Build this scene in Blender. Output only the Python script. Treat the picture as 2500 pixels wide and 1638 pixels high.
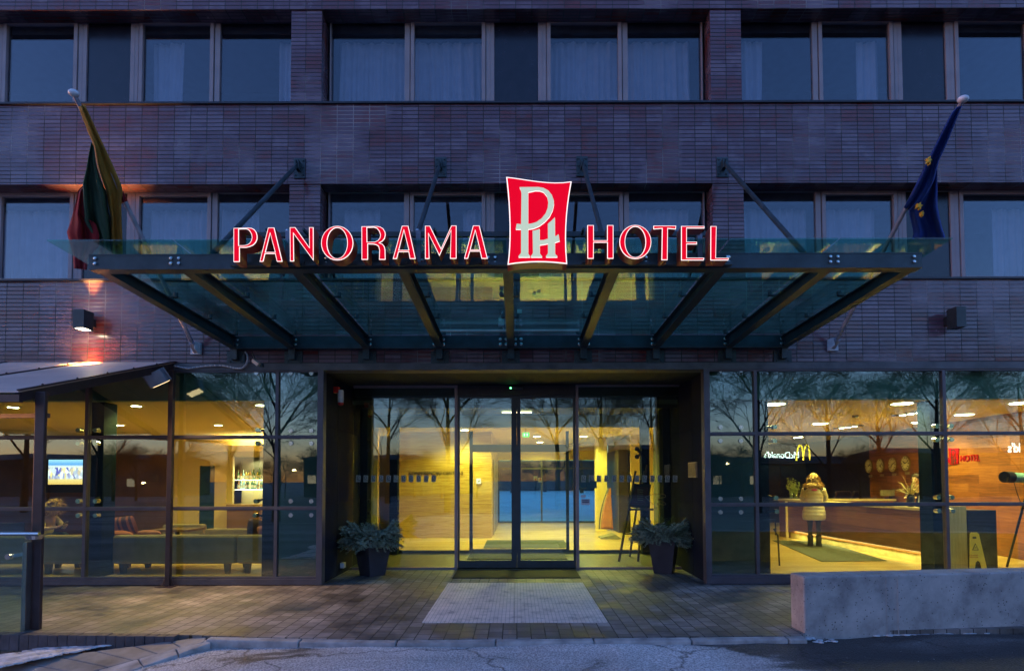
import bpy, math, random
from mathutils import Vector, Matrix
random.seed(7)
R = math.radians
for o in list(bpy.data.objects): bpy.data.objects.remove(o)
SC = bpy.context.scene
COL = SC.collection

# ---------------------------------------------------------------- camera
F, CX, CY, D, H = 1370.0, 1262.0, 1123.0, 8.78, 1.63      # focal length and principal point in photo pixels, distance to facade, eye height
TH, RO = R(1.96), R(0.13)
FW = Vector((0, math.cos(TH), math.sin(TH)))
UP0 = Vector((0, -math.sin(TH), math.cos(TH)))
RT0 = Vector((1, 0, 0))
RT = RT0 * math.cos(RO) - UP0 * math.sin(RO)
UPV = UP0 * math.cos(RO) + RT0 * math.sin(RO)
EYE = Vector((0, -D, H))
cam = bpy.data.cameras.new('camera')
cam.lens = F / 2500 * 36
cam.sensor_width = 36
cam.shift_x = (1250 - CX) / 2500
cam.shift_y = (CY - 819) / 2500
cam.clip_start = 0.05
cam.clip_end = 2000
camo = bpy.data.objects.new('camera', cam)
COL.objects.link(camo)
m = Matrix((( RT.x, UPV.x, -FW.x, EYE.x), (RT.y, UPV.y, -FW.y, EYE.y), (RT.z, UPV.z, -FW.z, EYE.z), (0, 0, 0, 1)))
camo.matrix_world = m
SC.camera = camo

def at(px, py, Y):
    """point of the photo at depth plane Y, as a world position"""
    d = RT * ((px - CX) / F) + UPV * ((CY - py) / F) + FW
    t = (Y + D) / d.y
    return EYE + d * t
def atz(px, py, z):
    d = RT * ((px - CX) / F) + UPV * ((CY - py) / F) + FW
    return EYE + d * ((z - H) / d.z)
def atx(px, py, x):
    d = RT * ((px - CX) / F) + UPV * ((CY - py) / F) + FW
    return EYE + d * (x / d.x)
def zf(py, Y=0.0): return at(CX, py, Y).z
def xf(px, Y=0.0, py=1170): return at(px, py, Y).x

# ---------------------------------------------------------------- world and sun (dusk)
W = bpy.data.worlds.new('World')
SC.world = W
W.use_nodes = True
nt = W.node_tree
sky = nt.nodes.new('ShaderNodeTexSky')
sky.sky_type = 'NISHITA'
sky.sun_disc = False
SUN_EL, SUN_ROT = R(2.6), R(272)
sky.sun_elevation = SUN_EL
sky.sun_rotation = SUN_ROT
sky.air_density = 1.0
sky.dust_density = 0.6
sky.ozone_density = 3.8
bg = nt.nodes['Background']
bg.inputs[1].default_value = 0.15
tn = nt.nodes.new('ShaderNodeMix'); tn.data_type = 'RGBA'; tn.blend_type = 'MULTIPLY'; tn.inputs[0].default_value = 1.0
tn.inputs[7].default_value = (1.20, 0.86, 0.97, 1)                    # the violet cast of this dusk
nt.links.new(sky.outputs[0], tn.inputs[6]); nt.links.new(tn.outputs[2], bg.inputs[0])
# the sun has set behind the camera, to the left: the afterglow of the sky is the only daylight
SC.view_settings.view_transform = 'Standard'
SC.view_settings.look = 'None'
SC.view_settings.exposure = 2.9
SC.view_settings.gamma = 1.0
SC.render.engine = 'CYCLES'
SC.cycles.use_denoising = True
SC.cycles.transparent_max_bounces = 32
SC.cycles.max_bounces = 10
SC.cycles.sample_clamp_indirect = 3.0
SC.cycles.caustics_reflective = False
SC.cycles.caustics_refractive = False

# ---------------------------------------------------------------- materials
MATS = {}
def nodes(name):
    mt = bpy.data.materials.new(name)
    mt.use_nodes = True
    n = mt.node_tree
    return mt, n, n.nodes['Principled BSDF'], n.nodes['Material Output']
def N(n, typ, **kw):
    k = n.nodes.new(typ)
    for a, b in kw.items(): setattr(k, a, b)
    return k
def ramp(n, stops):
    r = n.nodes.new('ShaderNodeValToRGB')
    e = r.color_ramp.elements
    e[0].position, e[0].color = stops[0][0], (*stops[0][1], 1)
    e[1].position, e[1].color = stops[-1][0], (*stops[-1][1], 1)
    for p, c in stops[1:-1]:
        x = e.new(p); x.color = (*c, 1)
    return r
def mat(name, col, rough=0.5, metal=0.0, var=0.25, scale=6.0, bump=0.0, bscale=40.0, emit=None, estr=0.0, stretch=None, coat=0.0, spec=None):
    """a plain procedural surface: base colour broken up by noise, roughness broken up, optional bump"""
    if name in MATS: return MATS[name]
    mt, n, b, o = nodes(name)
    tc = N(n, 'ShaderNodeTexCoord')
    src = tc.outputs['Object']
    if stretch:
        mp = N(n, 'ShaderNodeMapping'); mp.inputs['Scale'].default_value = stretch
        n.links.new(src, mp.inputs[0]); src = mp.outputs[0]
    nz = N(n, 'ShaderNodeTexNoise'); nz.inputs['Scale'].default_value = scale; nz.inputs['Detail'].default_value = 5
    n.links.new(src, nz.inputs['Vector'])
    lo = tuple(c * (1 - var) for c in col); hi = tuple(min(1, c * (1 + var)) for c in col)
    rp = ramp(n, [(0.3, lo), (0.7, hi)])
    n.links.new(nz.outputs['Fac'], rp.inputs[0])
    n.links.new(rp.outputs[0], b.inputs['Base Color'])
    mr = N(n, 'ShaderNodeMapRange'); mr.inputs['To Min'].default_value = rough * 0.8; mr.inputs['To Max'].default_value = min(1, rough * 1.25)
    n.links.new(nz.outputs['Fac'], mr.inputs[0]); n.links.new(mr.outputs[0], b.inputs['Roughness'])
    b.inputs['Metallic'].default_value = metal
    if estr: spec = 0.1
    if coat: b.inputs['Coat Weight'].default_value = coat; b.inputs['Coat Roughness'].default_value = 0.08
    if spec is not None: b.inputs['Specular IOR Level'].default_value = spec
    if bump:
        nb = N(n, 'ShaderNodeTexNoise'); nb.inputs['Scale'].default_value = bscale; nb.inputs['Detail'].default_value = 4
        n.links.new(src, nb.inputs['Vector'])
        bp = N(n, 'ShaderNodeBump'); bp.inputs['Strength'].default_value = bump; bp.inputs['Distance'].default_value = 0.02
        n.links.new(nb.outputs['Fac'], bp.inputs['Height']); n.links.new(bp.outputs[0], b.inputs['Normal'])
    if emit:
        b.inputs['Emission Color'].default_value = (*emit, 1); b.inputs['Emission Strength'].default_value = estr
    MATS[name] = mt
    return mt
GS = 0.72
def glow(name, col, strength):
    strength *= GS
    if name in MATS: return MATS[name]
    return mat(name, tuple(0.5 * c for c in col), 0.5, emit=col, estr=strength, var=0.05)
def glass(name, tint, f0=0.08, rough=0.0, gcol=(1, 1, 1), dirt=0.0):
    if name in MATS: return MATS[name]
    mt, n, b, o = nodes(name)
    n.nodes.remove(b)
    lw = N(n, 'ShaderNodeLayerWeight'); lw.inputs[0].default_value = 0.5
    pw = N(n, 'ShaderNodeMath', operation='POWER'); pw.inputs[1].default_value = 4.0
    n.links.new(lw.outputs['Facing'], pw.inputs[0])
    mr = N(n, 'ShaderNodeMapRange'); mr.inputs['To Min'].default_value = f0; mr.inputs['To Max'].default_value = 0.95
    n.links.new(pw.outputs[0], mr.inputs[0])
    tr = N(n, 'ShaderNodeBsdfTransparent'); tr.inputs[0].default_value = (*tint, 1)
    gl = N(n, 'ShaderNodeBsdfGlossy'); gl.inputs['Color'].default_value = (*gcol, 1); gl.inputs['Roughness'].default_value = rough
    tc = N(n, 'ShaderNodeTexCoord'); nz = N(n, 'ShaderNodeTexNoise'); nz.inputs['Scale'].default_value = 0.9; nz.inputs['Detail'].default_value = 1
    n.links.new(tc.outputs['Object'], nz.inputs['Vector'])
    bp = N(n, 'ShaderNodeBump'); bp.inputs['Strength'].default_value = 0.03; bp.inputs['Distance'].default_value = 0.05
    n.links.new(nz.outputs['Fac'], bp.inputs['Height']); n.links.new(bp.outputs[0], gl.inputs['Normal'])
    mx = N(n, 'ShaderNodeMixShader')
    n.links.new(mr.outputs[0], mx.inputs[0]); n.links.new(tr.outputs[0], mx.inputs[1]); n.links.new(gl.outputs[0], mx.inputs[2])
    last = mx
    if dirt:
        df = N(n, 'ShaderNodeBsdfDiffuse'); df.inputs[0].default_value = (0.5, 0.5, 0.5, 1)
        nz2 = N(n, 'ShaderNodeTexNoise'); nz2.inputs['Scale'].default_value = 2.5; nz2.inputs['Detail'].default_value = 8
        n.links.new(tc.outputs['Object'], nz2.inputs['Vector'])
        m2 = N(n, 'ShaderNodeMath', operation='MULTIPLY'); m2.inputs[1].default_value = dirt
        n.links.new(nz2.outputs['Fac'], m2.inputs[0])
        mx2 = N(n, 'ShaderNodeMixShader')
        n.links.new(m2.outputs[0], mx2.inputs[0]); n.links.new(mx.outputs[0], mx2.inputs[1]); n.links.new(df.outputs[0], mx2.inputs[2])
        last = mx2
    n.links.new(last.outputs[0], o.inputs[0])
    MATS[name] = mt
    return mt

def tile_mat():
    """glazed wall tiles in stack bond: per-tile colour, tilt and gloss, dark and pale joints"""
    mt, n, b, o = nodes('glazed_tiles')
    L = n.links.new
    ge = N(n, 'ShaderNodeNewGeometry'); sx = N(n, 'ShaderNodeSeparateXYZ'); L(ge.outputs['Position'], sx.inputs[0])
    sn = N(n, 'ShaderNodeSeparateXYZ'); L(ge.outputs['True Normal'], sn.inputs[0])
    ax = N(n, 'ShaderNodeMath', operation='ABSOLUTE'); L(sn.outputs[0], ax.inputs[0])
    az = N(n, 'ShaderNodeMath', operation='ABSOLUTE'); L(sn.outputs[2], az.inputs[0])
    gx = N(n, 'ShaderNodeMath', operation='GREATER_THAN'); gx.inputs[1].default_value = 0.7; L(ax.outputs[0], gx.inputs[0])
    gz = N(n, 'ShaderNodeMath', operation='GREATER_THAN'); gz.inputs[1].default_value = 0.7; L(az.outputs[0], gz.inputs[0])
    def mixf(fac, a, c):
        k = N(n, 'ShaderNodeMix'); k.data_type = 'FLOAT'; L(fac, k.inputs[0]); L(a, k.inputs[2]); L(c, k.inputs[3]); return k.outputs[0]
    u = mixf(gx.outputs[0], sx.outputs[0], sx.outputs[1])
    v = mixf(gz.outputs[0], sx.outputs[2], sx.outputs[1])
    cb = N(n, 'ShaderNodeCombineXYZ'); L(u, cb.inputs[0]); L(v, cb.inputs[1])
    # slight wobble of the joints
    wn = N(n, 'ShaderNodeTexNoise'); wn.inputs['Scale'].default_value = 3.0; L(ge.outputs['Position'], wn.inputs['Vector'])
    ws = N(n, 'ShaderNodeVectorMath', operation='SCALE'); ws.inputs['Scale'].default_value = 0.006; L(wn.outputs['Color'], ws.inputs[0])
    wa = N(n, 'ShaderNodeVectorMath', operation='ADD'); L(cb.outputs[0], wa.inputs[0]); L(ws.outputs[0], wa.inputs[1])
    br = N(n, 'ShaderNodeTexBrick'); br.offset = 0.0; br.squash = 1.0
    br.inputs['Scale'].default_value = 1.0; br.inputs['Brick Width'].default_value = 0.2599; br.inputs['Row Height'].default_value = 0.0643
    br.inputs['Mortar Size'].default_value = 0.0064; br.inputs['Mortar Smooth'].default_value = 0.15
    br.inputs['Color1'].default_value = (0, 0, 0, 1); br.inputs['Color2'].default_value = (1, 1, 1, 1); br.inputs['Mortar'].default_value = (0.5, 0.5, 0.5, 1)
    L(wa.outputs[0], br.inputs['Vector'])
    # per-tile cell random
    du = N(n, 'ShaderNodeMath', operation='DIVIDE'); du.inputs[1].default_value = 0.2599; L(u, du.inputs[0])
    fu = N(n, 'ShaderNodeMath', operation='FLOOR'); L(du.outputs[0], fu.inputs[0])
    dv = N(n, 'ShaderNodeMath', operation='DIVIDE'); dv.inputs[1].default_value = 0.0643; L(v, dv.inputs[0])
    fv = N(n, 'ShaderNodeMath', operation='FLOOR'); L(dv.outputs[0], fv.inputs[0])
    cc = N(n, 'ShaderNodeCombineXYZ'); L(fu.outputs[0], cc.inputs[0]); L(fv.outputs[0], cc.inputs[1])
    wh = N(n, 'ShaderNodeTexWhiteNoise'); L(cc.outputs[0], wh.inputs['Vector'])
    # tiles were laid in batches: blocks of rows share a tone
    bk = N(n, 'ShaderNodeTexNoise'); bk.inputs['Scale'].default_value = 0.9; bk.inputs['Detail'].default_value = 3
    mpb = N(n, 'ShaderNodeMapping'); mpb.inputs['Scale'].default_value = (0.45, 0.16, 1); L(cc.outputs[0], mpb.inputs[0]); L(mpb.outputs[0], bk.inputs['Vector'])
    nz = N(n, 'ShaderNodeTexNoise'); nz.inputs['Scale'].default_value = 2.2; nz.inputs['Detail'].default_value = 7; nz.inputs['Roughness'].default_value = 0.62
    L(ge.outputs['Position'], nz.inputs['Vector'])
    a1 = N(n, 'ShaderNodeMath', operation='MULTIPLY_ADD'); a1.inputs[1].default_value = 0.14; L(wh.outputs['Value'], a1.inputs[0]); L(bk.outputs['Fac'], a1.inputs[2])
    a2 = N(n, 'ShaderNodeMath', operation='MULTIPLY_ADD'); a2.inputs[1].default_value = 0.62; L(nz.outputs['Fac'], a2.inputs[0]); L(a1.outputs[0], a2.inputs[2])
    rp = ramp(n, [(0.52, (0.035, 0.010, 0.010)), (0.70, (0.15, 0.026, 0.024)), (0.80, (0.12, 0.048, 0.060)), (0.92, (0.120, 0.060, 0.085)), (1.15, (0.17, 0.105, 0.135))])
    dd = N(n, 'ShaderNodeMath', operation='MULTIPLY'); dd.inputs[1].default_value = 0.8; L(a2.outputs[0], dd.inputs[0])
    for e in rp.color_ramp.elements: e.position = min(1.0, e.position * 0.8)
    L(dd.outputs[0], rp.inputs[0])
    # joints: dark in most places, pale lime where noise is high
    jn = N(n, 'ShaderNodeTexNoise'); jn.inputs['Scale'].default_value = 0.55; jn.inputs['Detail'].default_value = 4; L(ge.outputs['Position'], jn.inputs['Vector'])
    jr = ramp(n, [(0.53, (0.014, 0.011, 0.014)), (0.64, (0.34, 0.29, 0.30))]); L(jn.outputs['Fac'], jr.inputs[0])
    mx = N(n, 'ShaderNodeMix'); mx.data_type = 'RGBA'; L(br.outputs['Fac'], mx.inputs[0]); L(rp.outputs[0], mx.inputs[6]); L(jr.outputs[0], mx.inputs[7])
    L(mx.outputs[2], b.inputs['Base Color'])
    rr = N(n, 'ShaderNodeMapRange'); rr.inputs['From Min'].default_value = 0.3; rr.inputs['From Max'].default_value = 0.7; rr.inputs['To Min'].default_value = 0.10; rr.inputs['To Max'].default_value = 0.28
    L(nz.outputs['Fac'], rr.inputs[0])
    rm = N(n, 'ShaderNodeMix'); rm.data_type = 'FLOAT'; L(br.outputs['Fac'], rm.inputs[0]); L(rr.outputs[0], rm.inputs[2]); rm.inputs[3].default_value = 0.9
    L(rm.outputs[0], b.inputs['Roughness'])
    b.inputs['Specular IOR Level'].default_value = 0.75
    # tilt each tile a little, then sink the joints
    sb = N(n, 'ShaderNodeVectorMath', operation='SUBTRACT'); L(wh.outputs['Color'], sb.inputs[0]); sb.inputs[1].default_value = (0.5, 0.5, 0.5)
    sc2 = N(n, 'ShaderNodeVectorMath', operation='SCALE'); sc2.inputs['Scale'].default_value = 0.02; L(sb.outputs[0], sc2.inputs[0])
    bp = N(n, 'ShaderNodeBump'); bp.inputs['Strength'].default_value = 0.7; bp.inputs['Distance'].default_value = 0.006; bp.invert = True
    L(br.outputs['Fac'], bp.inputs['Height'])
    bp2 = N(n, 'ShaderNodeBump'); bp2.inputs['Strength'].default_value = 0.12; bp2.inputs['Distance'].default_value = 0.01
    n2 = N(n, 'ShaderNodeTexNoise'); n2.inputs['Scale'].default_value = 14; n2.inputs['Detail'].default_value = 3; L(ge.outputs['Position'], n2.inputs['Vector'])
    L(n2.outputs['Fac'], bp2.inputs['Height']); L(bp2.outputs[0], bp.inputs['Normal'])
    ad = N(n, 'ShaderNodeVectorMath', operation='ADD'); L(bp.outputs[0], ad.inputs[0]); L(sc2.outputs[0], ad.inputs[1])
    nm = N(n, 'ShaderNodeVectorMath', operation='NORMALIZE'); L(ad.outputs[0], nm.inputs[0]); L(nm.outputs[0], b.inputs['Normal'])
    MATS['tiles'] = mt
    return mt

def paver_mat():
    mt, n, b, o = nodes('concrete_pavers')
    L = n.links.new
    ge = N(n, 'ShaderNodeNewGeometry')
    sx = N(n, 'ShaderNodeSeparateXYZ'); L(ge.outputs['Position'], sx.inputs[0])
    cb = N(n, 'ShaderNodeCombineXYZ'); L(sx.outputs[1], cb.inputs[0]); L(sx.outputs[0], cb.inputs[1])
    wn = N(n, 'ShaderNodeTexNoise'); wn.inputs['Scale'].default_value = 2.0; L(ge.outputs['Position'], wn.inputs['Vector'])
    ws = N(n, 'ShaderNodeVectorMath', operation='SCALE'); ws.inputs['Scale'].default_value = 0.012; L(wn.outputs['Color'], ws.inputs[0])
    wa = N(n, 'ShaderNodeVectorMath', operation='ADD'); L(cb.outputs[0], wa.inputs[0]); L(ws.outputs[0], wa.inputs[1])
    br = N(n, 'ShaderNodeTexBrick'); br.offset = 0.5
    br.inputs['Scale'].default_value = 1.0; br.inputs['Brick Width'].default_value = 0.20; br.inputs['Row Height'].default_value = 0.15
    br.inputs['Mortar Size'].default_value = 0.0060; br.inputs['Mortar Smooth'].default_value = 0.3
    br.inputs['Color1'].default_value = (0.14, 0.125, 0.122, 1); br.inputs['Color2'].default_value = (0.22, 0.20, 0.195, 1); br.inputs['Mortar'].default_value = (0.012, 0.012, 0.012, 1)
    L(wa.outputs[0], br.inputs['Vector'])
    nz = N(n, 'ShaderNodeTexNoise'); nz.inputs['Scale'].default_value = 1.1; nz.inputs['Detail'].default_value = 9; nz.inputs['Roughness'].default_value = 0.65
    L(ge.outputs['Position'], nz.inputs['Vector'])
    rp = ramp(n, [(0.36, (0.35, 0.35, 0.36)), (0.5, (0.9, 0.88, 0.86)), (0.66, (1.9, 1.85, 1.85))]); L(nz.outputs['Fac'], rp.inputs[0])
    mx = N(n, 'ShaderNodeMix'); mx.data_type = 'RGBA'; mx.blend_type = 'MULTIPLY'; mx.inputs[0].default_value = 1.0
    L(br.outputs['Color'], mx.inputs[6]); L(rp.outputs[0], mx.inputs[7]); L(mx.outputs[2], b.inputs['Base Color'])
    rr = N(n, 'ShaderNodeMapRange'); rr.inputs['From Min'].default_value = 0.35; rr.inputs['From Max'].default_value = 0.6; rr.inputs['To Min'].default_value = 0.28; rr.inputs['To Max'].default_value = 0.75
    L(nz.outputs['Fac'], rr.inputs[0]); L(rr.outputs[0], b.inputs['Roughness'])
    n3 = N(n, 'ShaderNodeTexNoise'); n3.inputs['Scale'].default_value = 60; n3.inputs['Detail'].default_value = 3; L(ge.outputs['Position'], n3.inputs['Vector'])
    mm = N(n, 'ShaderNodeMath', operation='MULTIPLY_ADD'); mm.inputs[1].default_value = -1.6; L(br.outputs['Fac'], mm.inputs[0]); L(n3.outputs['Fac'], mm.inputs[2])
    bp = N(n, 'ShaderNodeBump'); bp.inputs['Strength'].default_value = 0.6; bp.inputs['Distance'].default_value = 0.006
    L(mm.outputs[0], bp.inputs['Height']); L(bp.outputs[0], b.inputs['Normal'])
    MATS['pavers'] = mt
    return mt

def asphalt_mat():
    mt, n, b, o = nodes('old_asphalt')
    L = n.links.new
    ge = N(n, 'ShaderNodeNewGeometry')
    mp = N(n, 'ShaderNodeMapping'); mp.inputs['Scale'].default_value = (0.55, 1.3, 1); L(ge.outputs['Position'], mp.inputs[0])
    nz = N(n, 'ShaderNodeTexNoise'); nz.inputs['Scale'].default_value = 1.0; nz.inputs['Detail'].default_value = 7; nz.inputs['Roughness'].default_value = 0.6; nz.inputs['Distortion'].default_value = 0.6
    L(mp.outputs[0], nz.inputs['Vector'])
    sx = N(n, 'ShaderNodeSeparateXYZ'); L(ge.outputs['Position'], sx.inputs[0])
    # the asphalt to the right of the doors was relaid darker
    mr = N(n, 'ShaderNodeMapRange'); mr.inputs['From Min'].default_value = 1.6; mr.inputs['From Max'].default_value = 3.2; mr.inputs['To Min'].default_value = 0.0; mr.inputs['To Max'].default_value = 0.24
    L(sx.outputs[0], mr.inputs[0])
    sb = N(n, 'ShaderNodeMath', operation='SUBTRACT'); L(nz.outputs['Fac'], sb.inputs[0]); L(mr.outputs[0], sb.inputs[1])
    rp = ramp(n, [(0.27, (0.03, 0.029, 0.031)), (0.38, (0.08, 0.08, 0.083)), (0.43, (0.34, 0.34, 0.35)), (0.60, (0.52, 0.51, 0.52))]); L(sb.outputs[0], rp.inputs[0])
    gr = N(n, 'ShaderNodeTexVoronoi'); gr.inputs['Scale'].default_value = 55; L(ge.outputs['Position'], gr.inputs['Vector'])
    g2 = ramp(n, [(0.1, (0.45, 0.45, 0.45)), (0.7, (1.5, 1.5, 1.5))]); L(gr.outputs['Distance'], g2.inputs[0])
    mx = N(n, 'ShaderNodeMix'); mx.data_type = 'RGBA'; mx.blend_type = 'MULTIPLY'; mx.inputs[0].default_value = 1.0
    L(rp.outputs[0], mx.inputs[6]); L(g2.outputs[0], mx.inputs[7])
    wv = N(n, 'ShaderNodeTexNoise'); wv.inputs['Scale'].default_value = 4; wv.inputs['Detail'].default_value = 6; L(ge.outputs['Position'], wv.inputs['Vector'])
    wsc = N(n, 'ShaderNodeVectorMath', operation='SCALE'); wsc.inputs['Scale'].default_value = 0.35; L(wv.outputs['Color'], wsc.inputs[0])
    wad = N(n, 'ShaderNodeVectorMath', operation='ADD'); L(ge.outputs['Position'], wad.inputs[0]); L(wsc.outputs[0], wad.inputs[1])
    ck = N(n, 'ShaderNodeTexVoronoi'); ck.feature = 'DISTANCE_TO_EDGE'; ck.inputs['Scale'].default_value = 0.5; L(wad.outputs[0], ck.inputs['Vector'])
    cr = ramp(n, [(0.003, (0.40, 0.40, 0.40)), (0.009, (1, 1, 1))]); L(ck.outputs['Distance'], cr.inputs[0])
    mc = N(n, 'ShaderNodeMix'); mc.data_type = 'RGBA'; mc.blend_type = 'MULTIPLY'; mc.inputs[0].default_value = 1.0
    L(mx.outputs[2], mc.inputs[6]); L(cr.outputs[0], mc.inputs[7]); L(mc.outputs[2], b.inputs['Base Color'])
    rr = N(n, 'ShaderNodeMapRange'); rr.inputs['From Min'].default_value = 0.3; rr.inputs['From Max'].default_value = 0.6; rr.inputs['To Min'].default_value = 0.45; rr.inputs['To Max'].default_value = 0.85
    L(sb.outputs[0], rr.inputs[0]); L(rr.outputs[0], b.inputs['Roughness'])
    ad = N(n, 'ShaderNodeMath', operation='MULTIPLY_ADD'); ad.inputs[1].default_value = 3.0; L(nz.outputs['Fac'], ad.inputs[0]); L(gr.outputs['Distance'], ad.inputs[2])
    bp = N(n, 'ShaderNodeBump'); bp.inputs['Strength'].default_value = 0.8; bp.inputs['Distance'].default_value = 0.012
    L(ad.outputs[0], bp.inputs['Height']); L(bp.outputs[0], b.inputs['Normal'])
    MATS['asphalt'] = mt
    return mt

def concrete_mat():
    mt, n, b, o = nodes('cast_concrete')
    L = n.links.new
    tc = N(n, 'ShaderNodeTexCoord')
    nz = N(n, 'ShaderNodeTexNoise'); nz.inputs['Scale'].default_value = 3.0; nz.inputs['Detail'].default_value = 9; nz.inputs['Roughness'].default_value = 0.65; L(tc.outputs['Object'], nz.inputs['Vector'])
    rp = ramp(n, [(0.32, (0.22, 0.205, 0.205)), (0.5, (0.38, 0.36, 0.355)), (0.7, (0.52, 0.49, 0.48))]); L(nz.outputs['Fac'], rp.inputs[0])
    vo = N(n, 'ShaderNodeTexVoronoi'); vo.inputs['Scale'].default_value = 24; L(tc.outputs['Object'], vo.inputs['Vector'])
    n2 = N(n, 'ShaderNodeTexNoise'); n2.inputs['Scale'].default_value = 5; L(tc.outputs['Object'], n2.inputs['Vector'])
    ad = N(n, 'ShaderNodeMath', operation='MULTIPLY_ADD'); ad.inputs[1].default_value = -0.25; L(n2.outputs['Fac'], ad.inputs[0]); L(vo.outputs['Distance'], ad.inputs[2])
    pr = ramp(n, [(0.0, (0.30, 0.30, 0.30)), (0.03, (1, 1, 1))]); L(ad.outputs[0], pr.inputs[0])
    mx = N(n, 'ShaderNodeMix'); mx.data_type = 'RGBA'; mx.blend_type = 'MULTIPLY'; mx.inputs[0].default_value = 1.0
    L(rp.outputs[0], mx.inputs[6]); L(pr.outputs[0], mx.inputs[7]); L(mx.outputs[2], b.inputs['Base Color'])
    b.inputs['Roughness'].default_value = 0.85
    bp = N(n, 'ShaderNodeBump'); bp.inputs['Strength'].default_value = 0.7; bp.inputs['Distance'].default_value = 0.01
    m3 = N(n, 'ShaderNodeMath', operation='ADD'); L(pr.outputs[0], m3.inputs[0]); L(nz.outputs['Fac'], m3.inputs[1])
    L(m3.outputs[0], bp.inputs['Height']); L(bp.outputs[0], b.inputs['Normal'])
    MATS['concrete'] = mt
    return mt

def plank_mat(name, c1, c2, c3, lw, lh, rough=0.35, axis='xz', grain=1.0):
    """veneer or floor boards in long staggered strips with grain; axis picks the two world axes of the surface"""
    mt, n, b, o = nodes(name)
    L = n.links.new
    ge = N(n, 'ShaderNodeNewGeometry'); sx = N(n, 'ShaderNodeSeparateXYZ'); L(ge.outputs['Position'], sx.inputs[0])
    ia = 'xyz'.index(axis[0]); ib = 'xyz'.index(axis[1])
    cb = N(n, 'ShaderNodeCombineXYZ'); L(sx.outputs[ia], cb.inputs[0]); L(sx.outputs[ib], cb.inputs[1])
    br = N(n, 'ShaderNodeTexBrick'); br.offset = 0.37; br.inputs['Scale'].default_value = 1.0
    br.inputs['Brick Width'].default_value = lw; br.inputs['Row Height'].default_value = lh; br.inputs['Mortar Size'].default_value = 0.0015
    br.inputs['Color1'].default_value = (0, 0, 0, 1); br.inputs['Color2'].default_value = (1, 1, 1, 1); br.inputs['Mortar'].default_value = (0, 0, 0, 1)
    L(cb.outputs[0], br.inputs['Vector'])
    mp = N(n, 'ShaderNodeMapping'); mp.inputs['Scale'].default_value = (1.2, 22, 1); L(cb.outputs[0], mp.inputs[0])
    nz = N(n, 'ShaderNodeTexNoise'); nz.inputs['Scale'].default_value = 1.5; nz.inputs['Detail'].default_value = 6; nz.inputs['Distortion'].default_value = 0.8; L(mp.outputs[0], nz.inputs['Vector'])
    ma = N(n, 'ShaderNodeMath', operation='MULTIPLY_ADD'); ma.inputs[1].default_value = 0.9 * grain; L(nz.outputs['Fac'], ma.inputs[0])
    m2 = N(n, 'ShaderNodeMath', operation='MULTIPLY_ADD'); m2.inputs[1].default_value = 0.35; m2.inputs[2].default_value = -0.12; L(br.outputs['Color'], m2.inputs[0]); L(m2.outputs[0], ma.inputs[2])
    rp = ramp(n, [(0.2, c1), (0.5, c2), (0.85, c3)]); L(ma.outputs[0], rp.inputs[0])
    L(rp.outputs[0], b.inputs['Base Color']); b.inputs['Roughness'].default_value = rough
    MATS[name] = mt
    return mt

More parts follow.
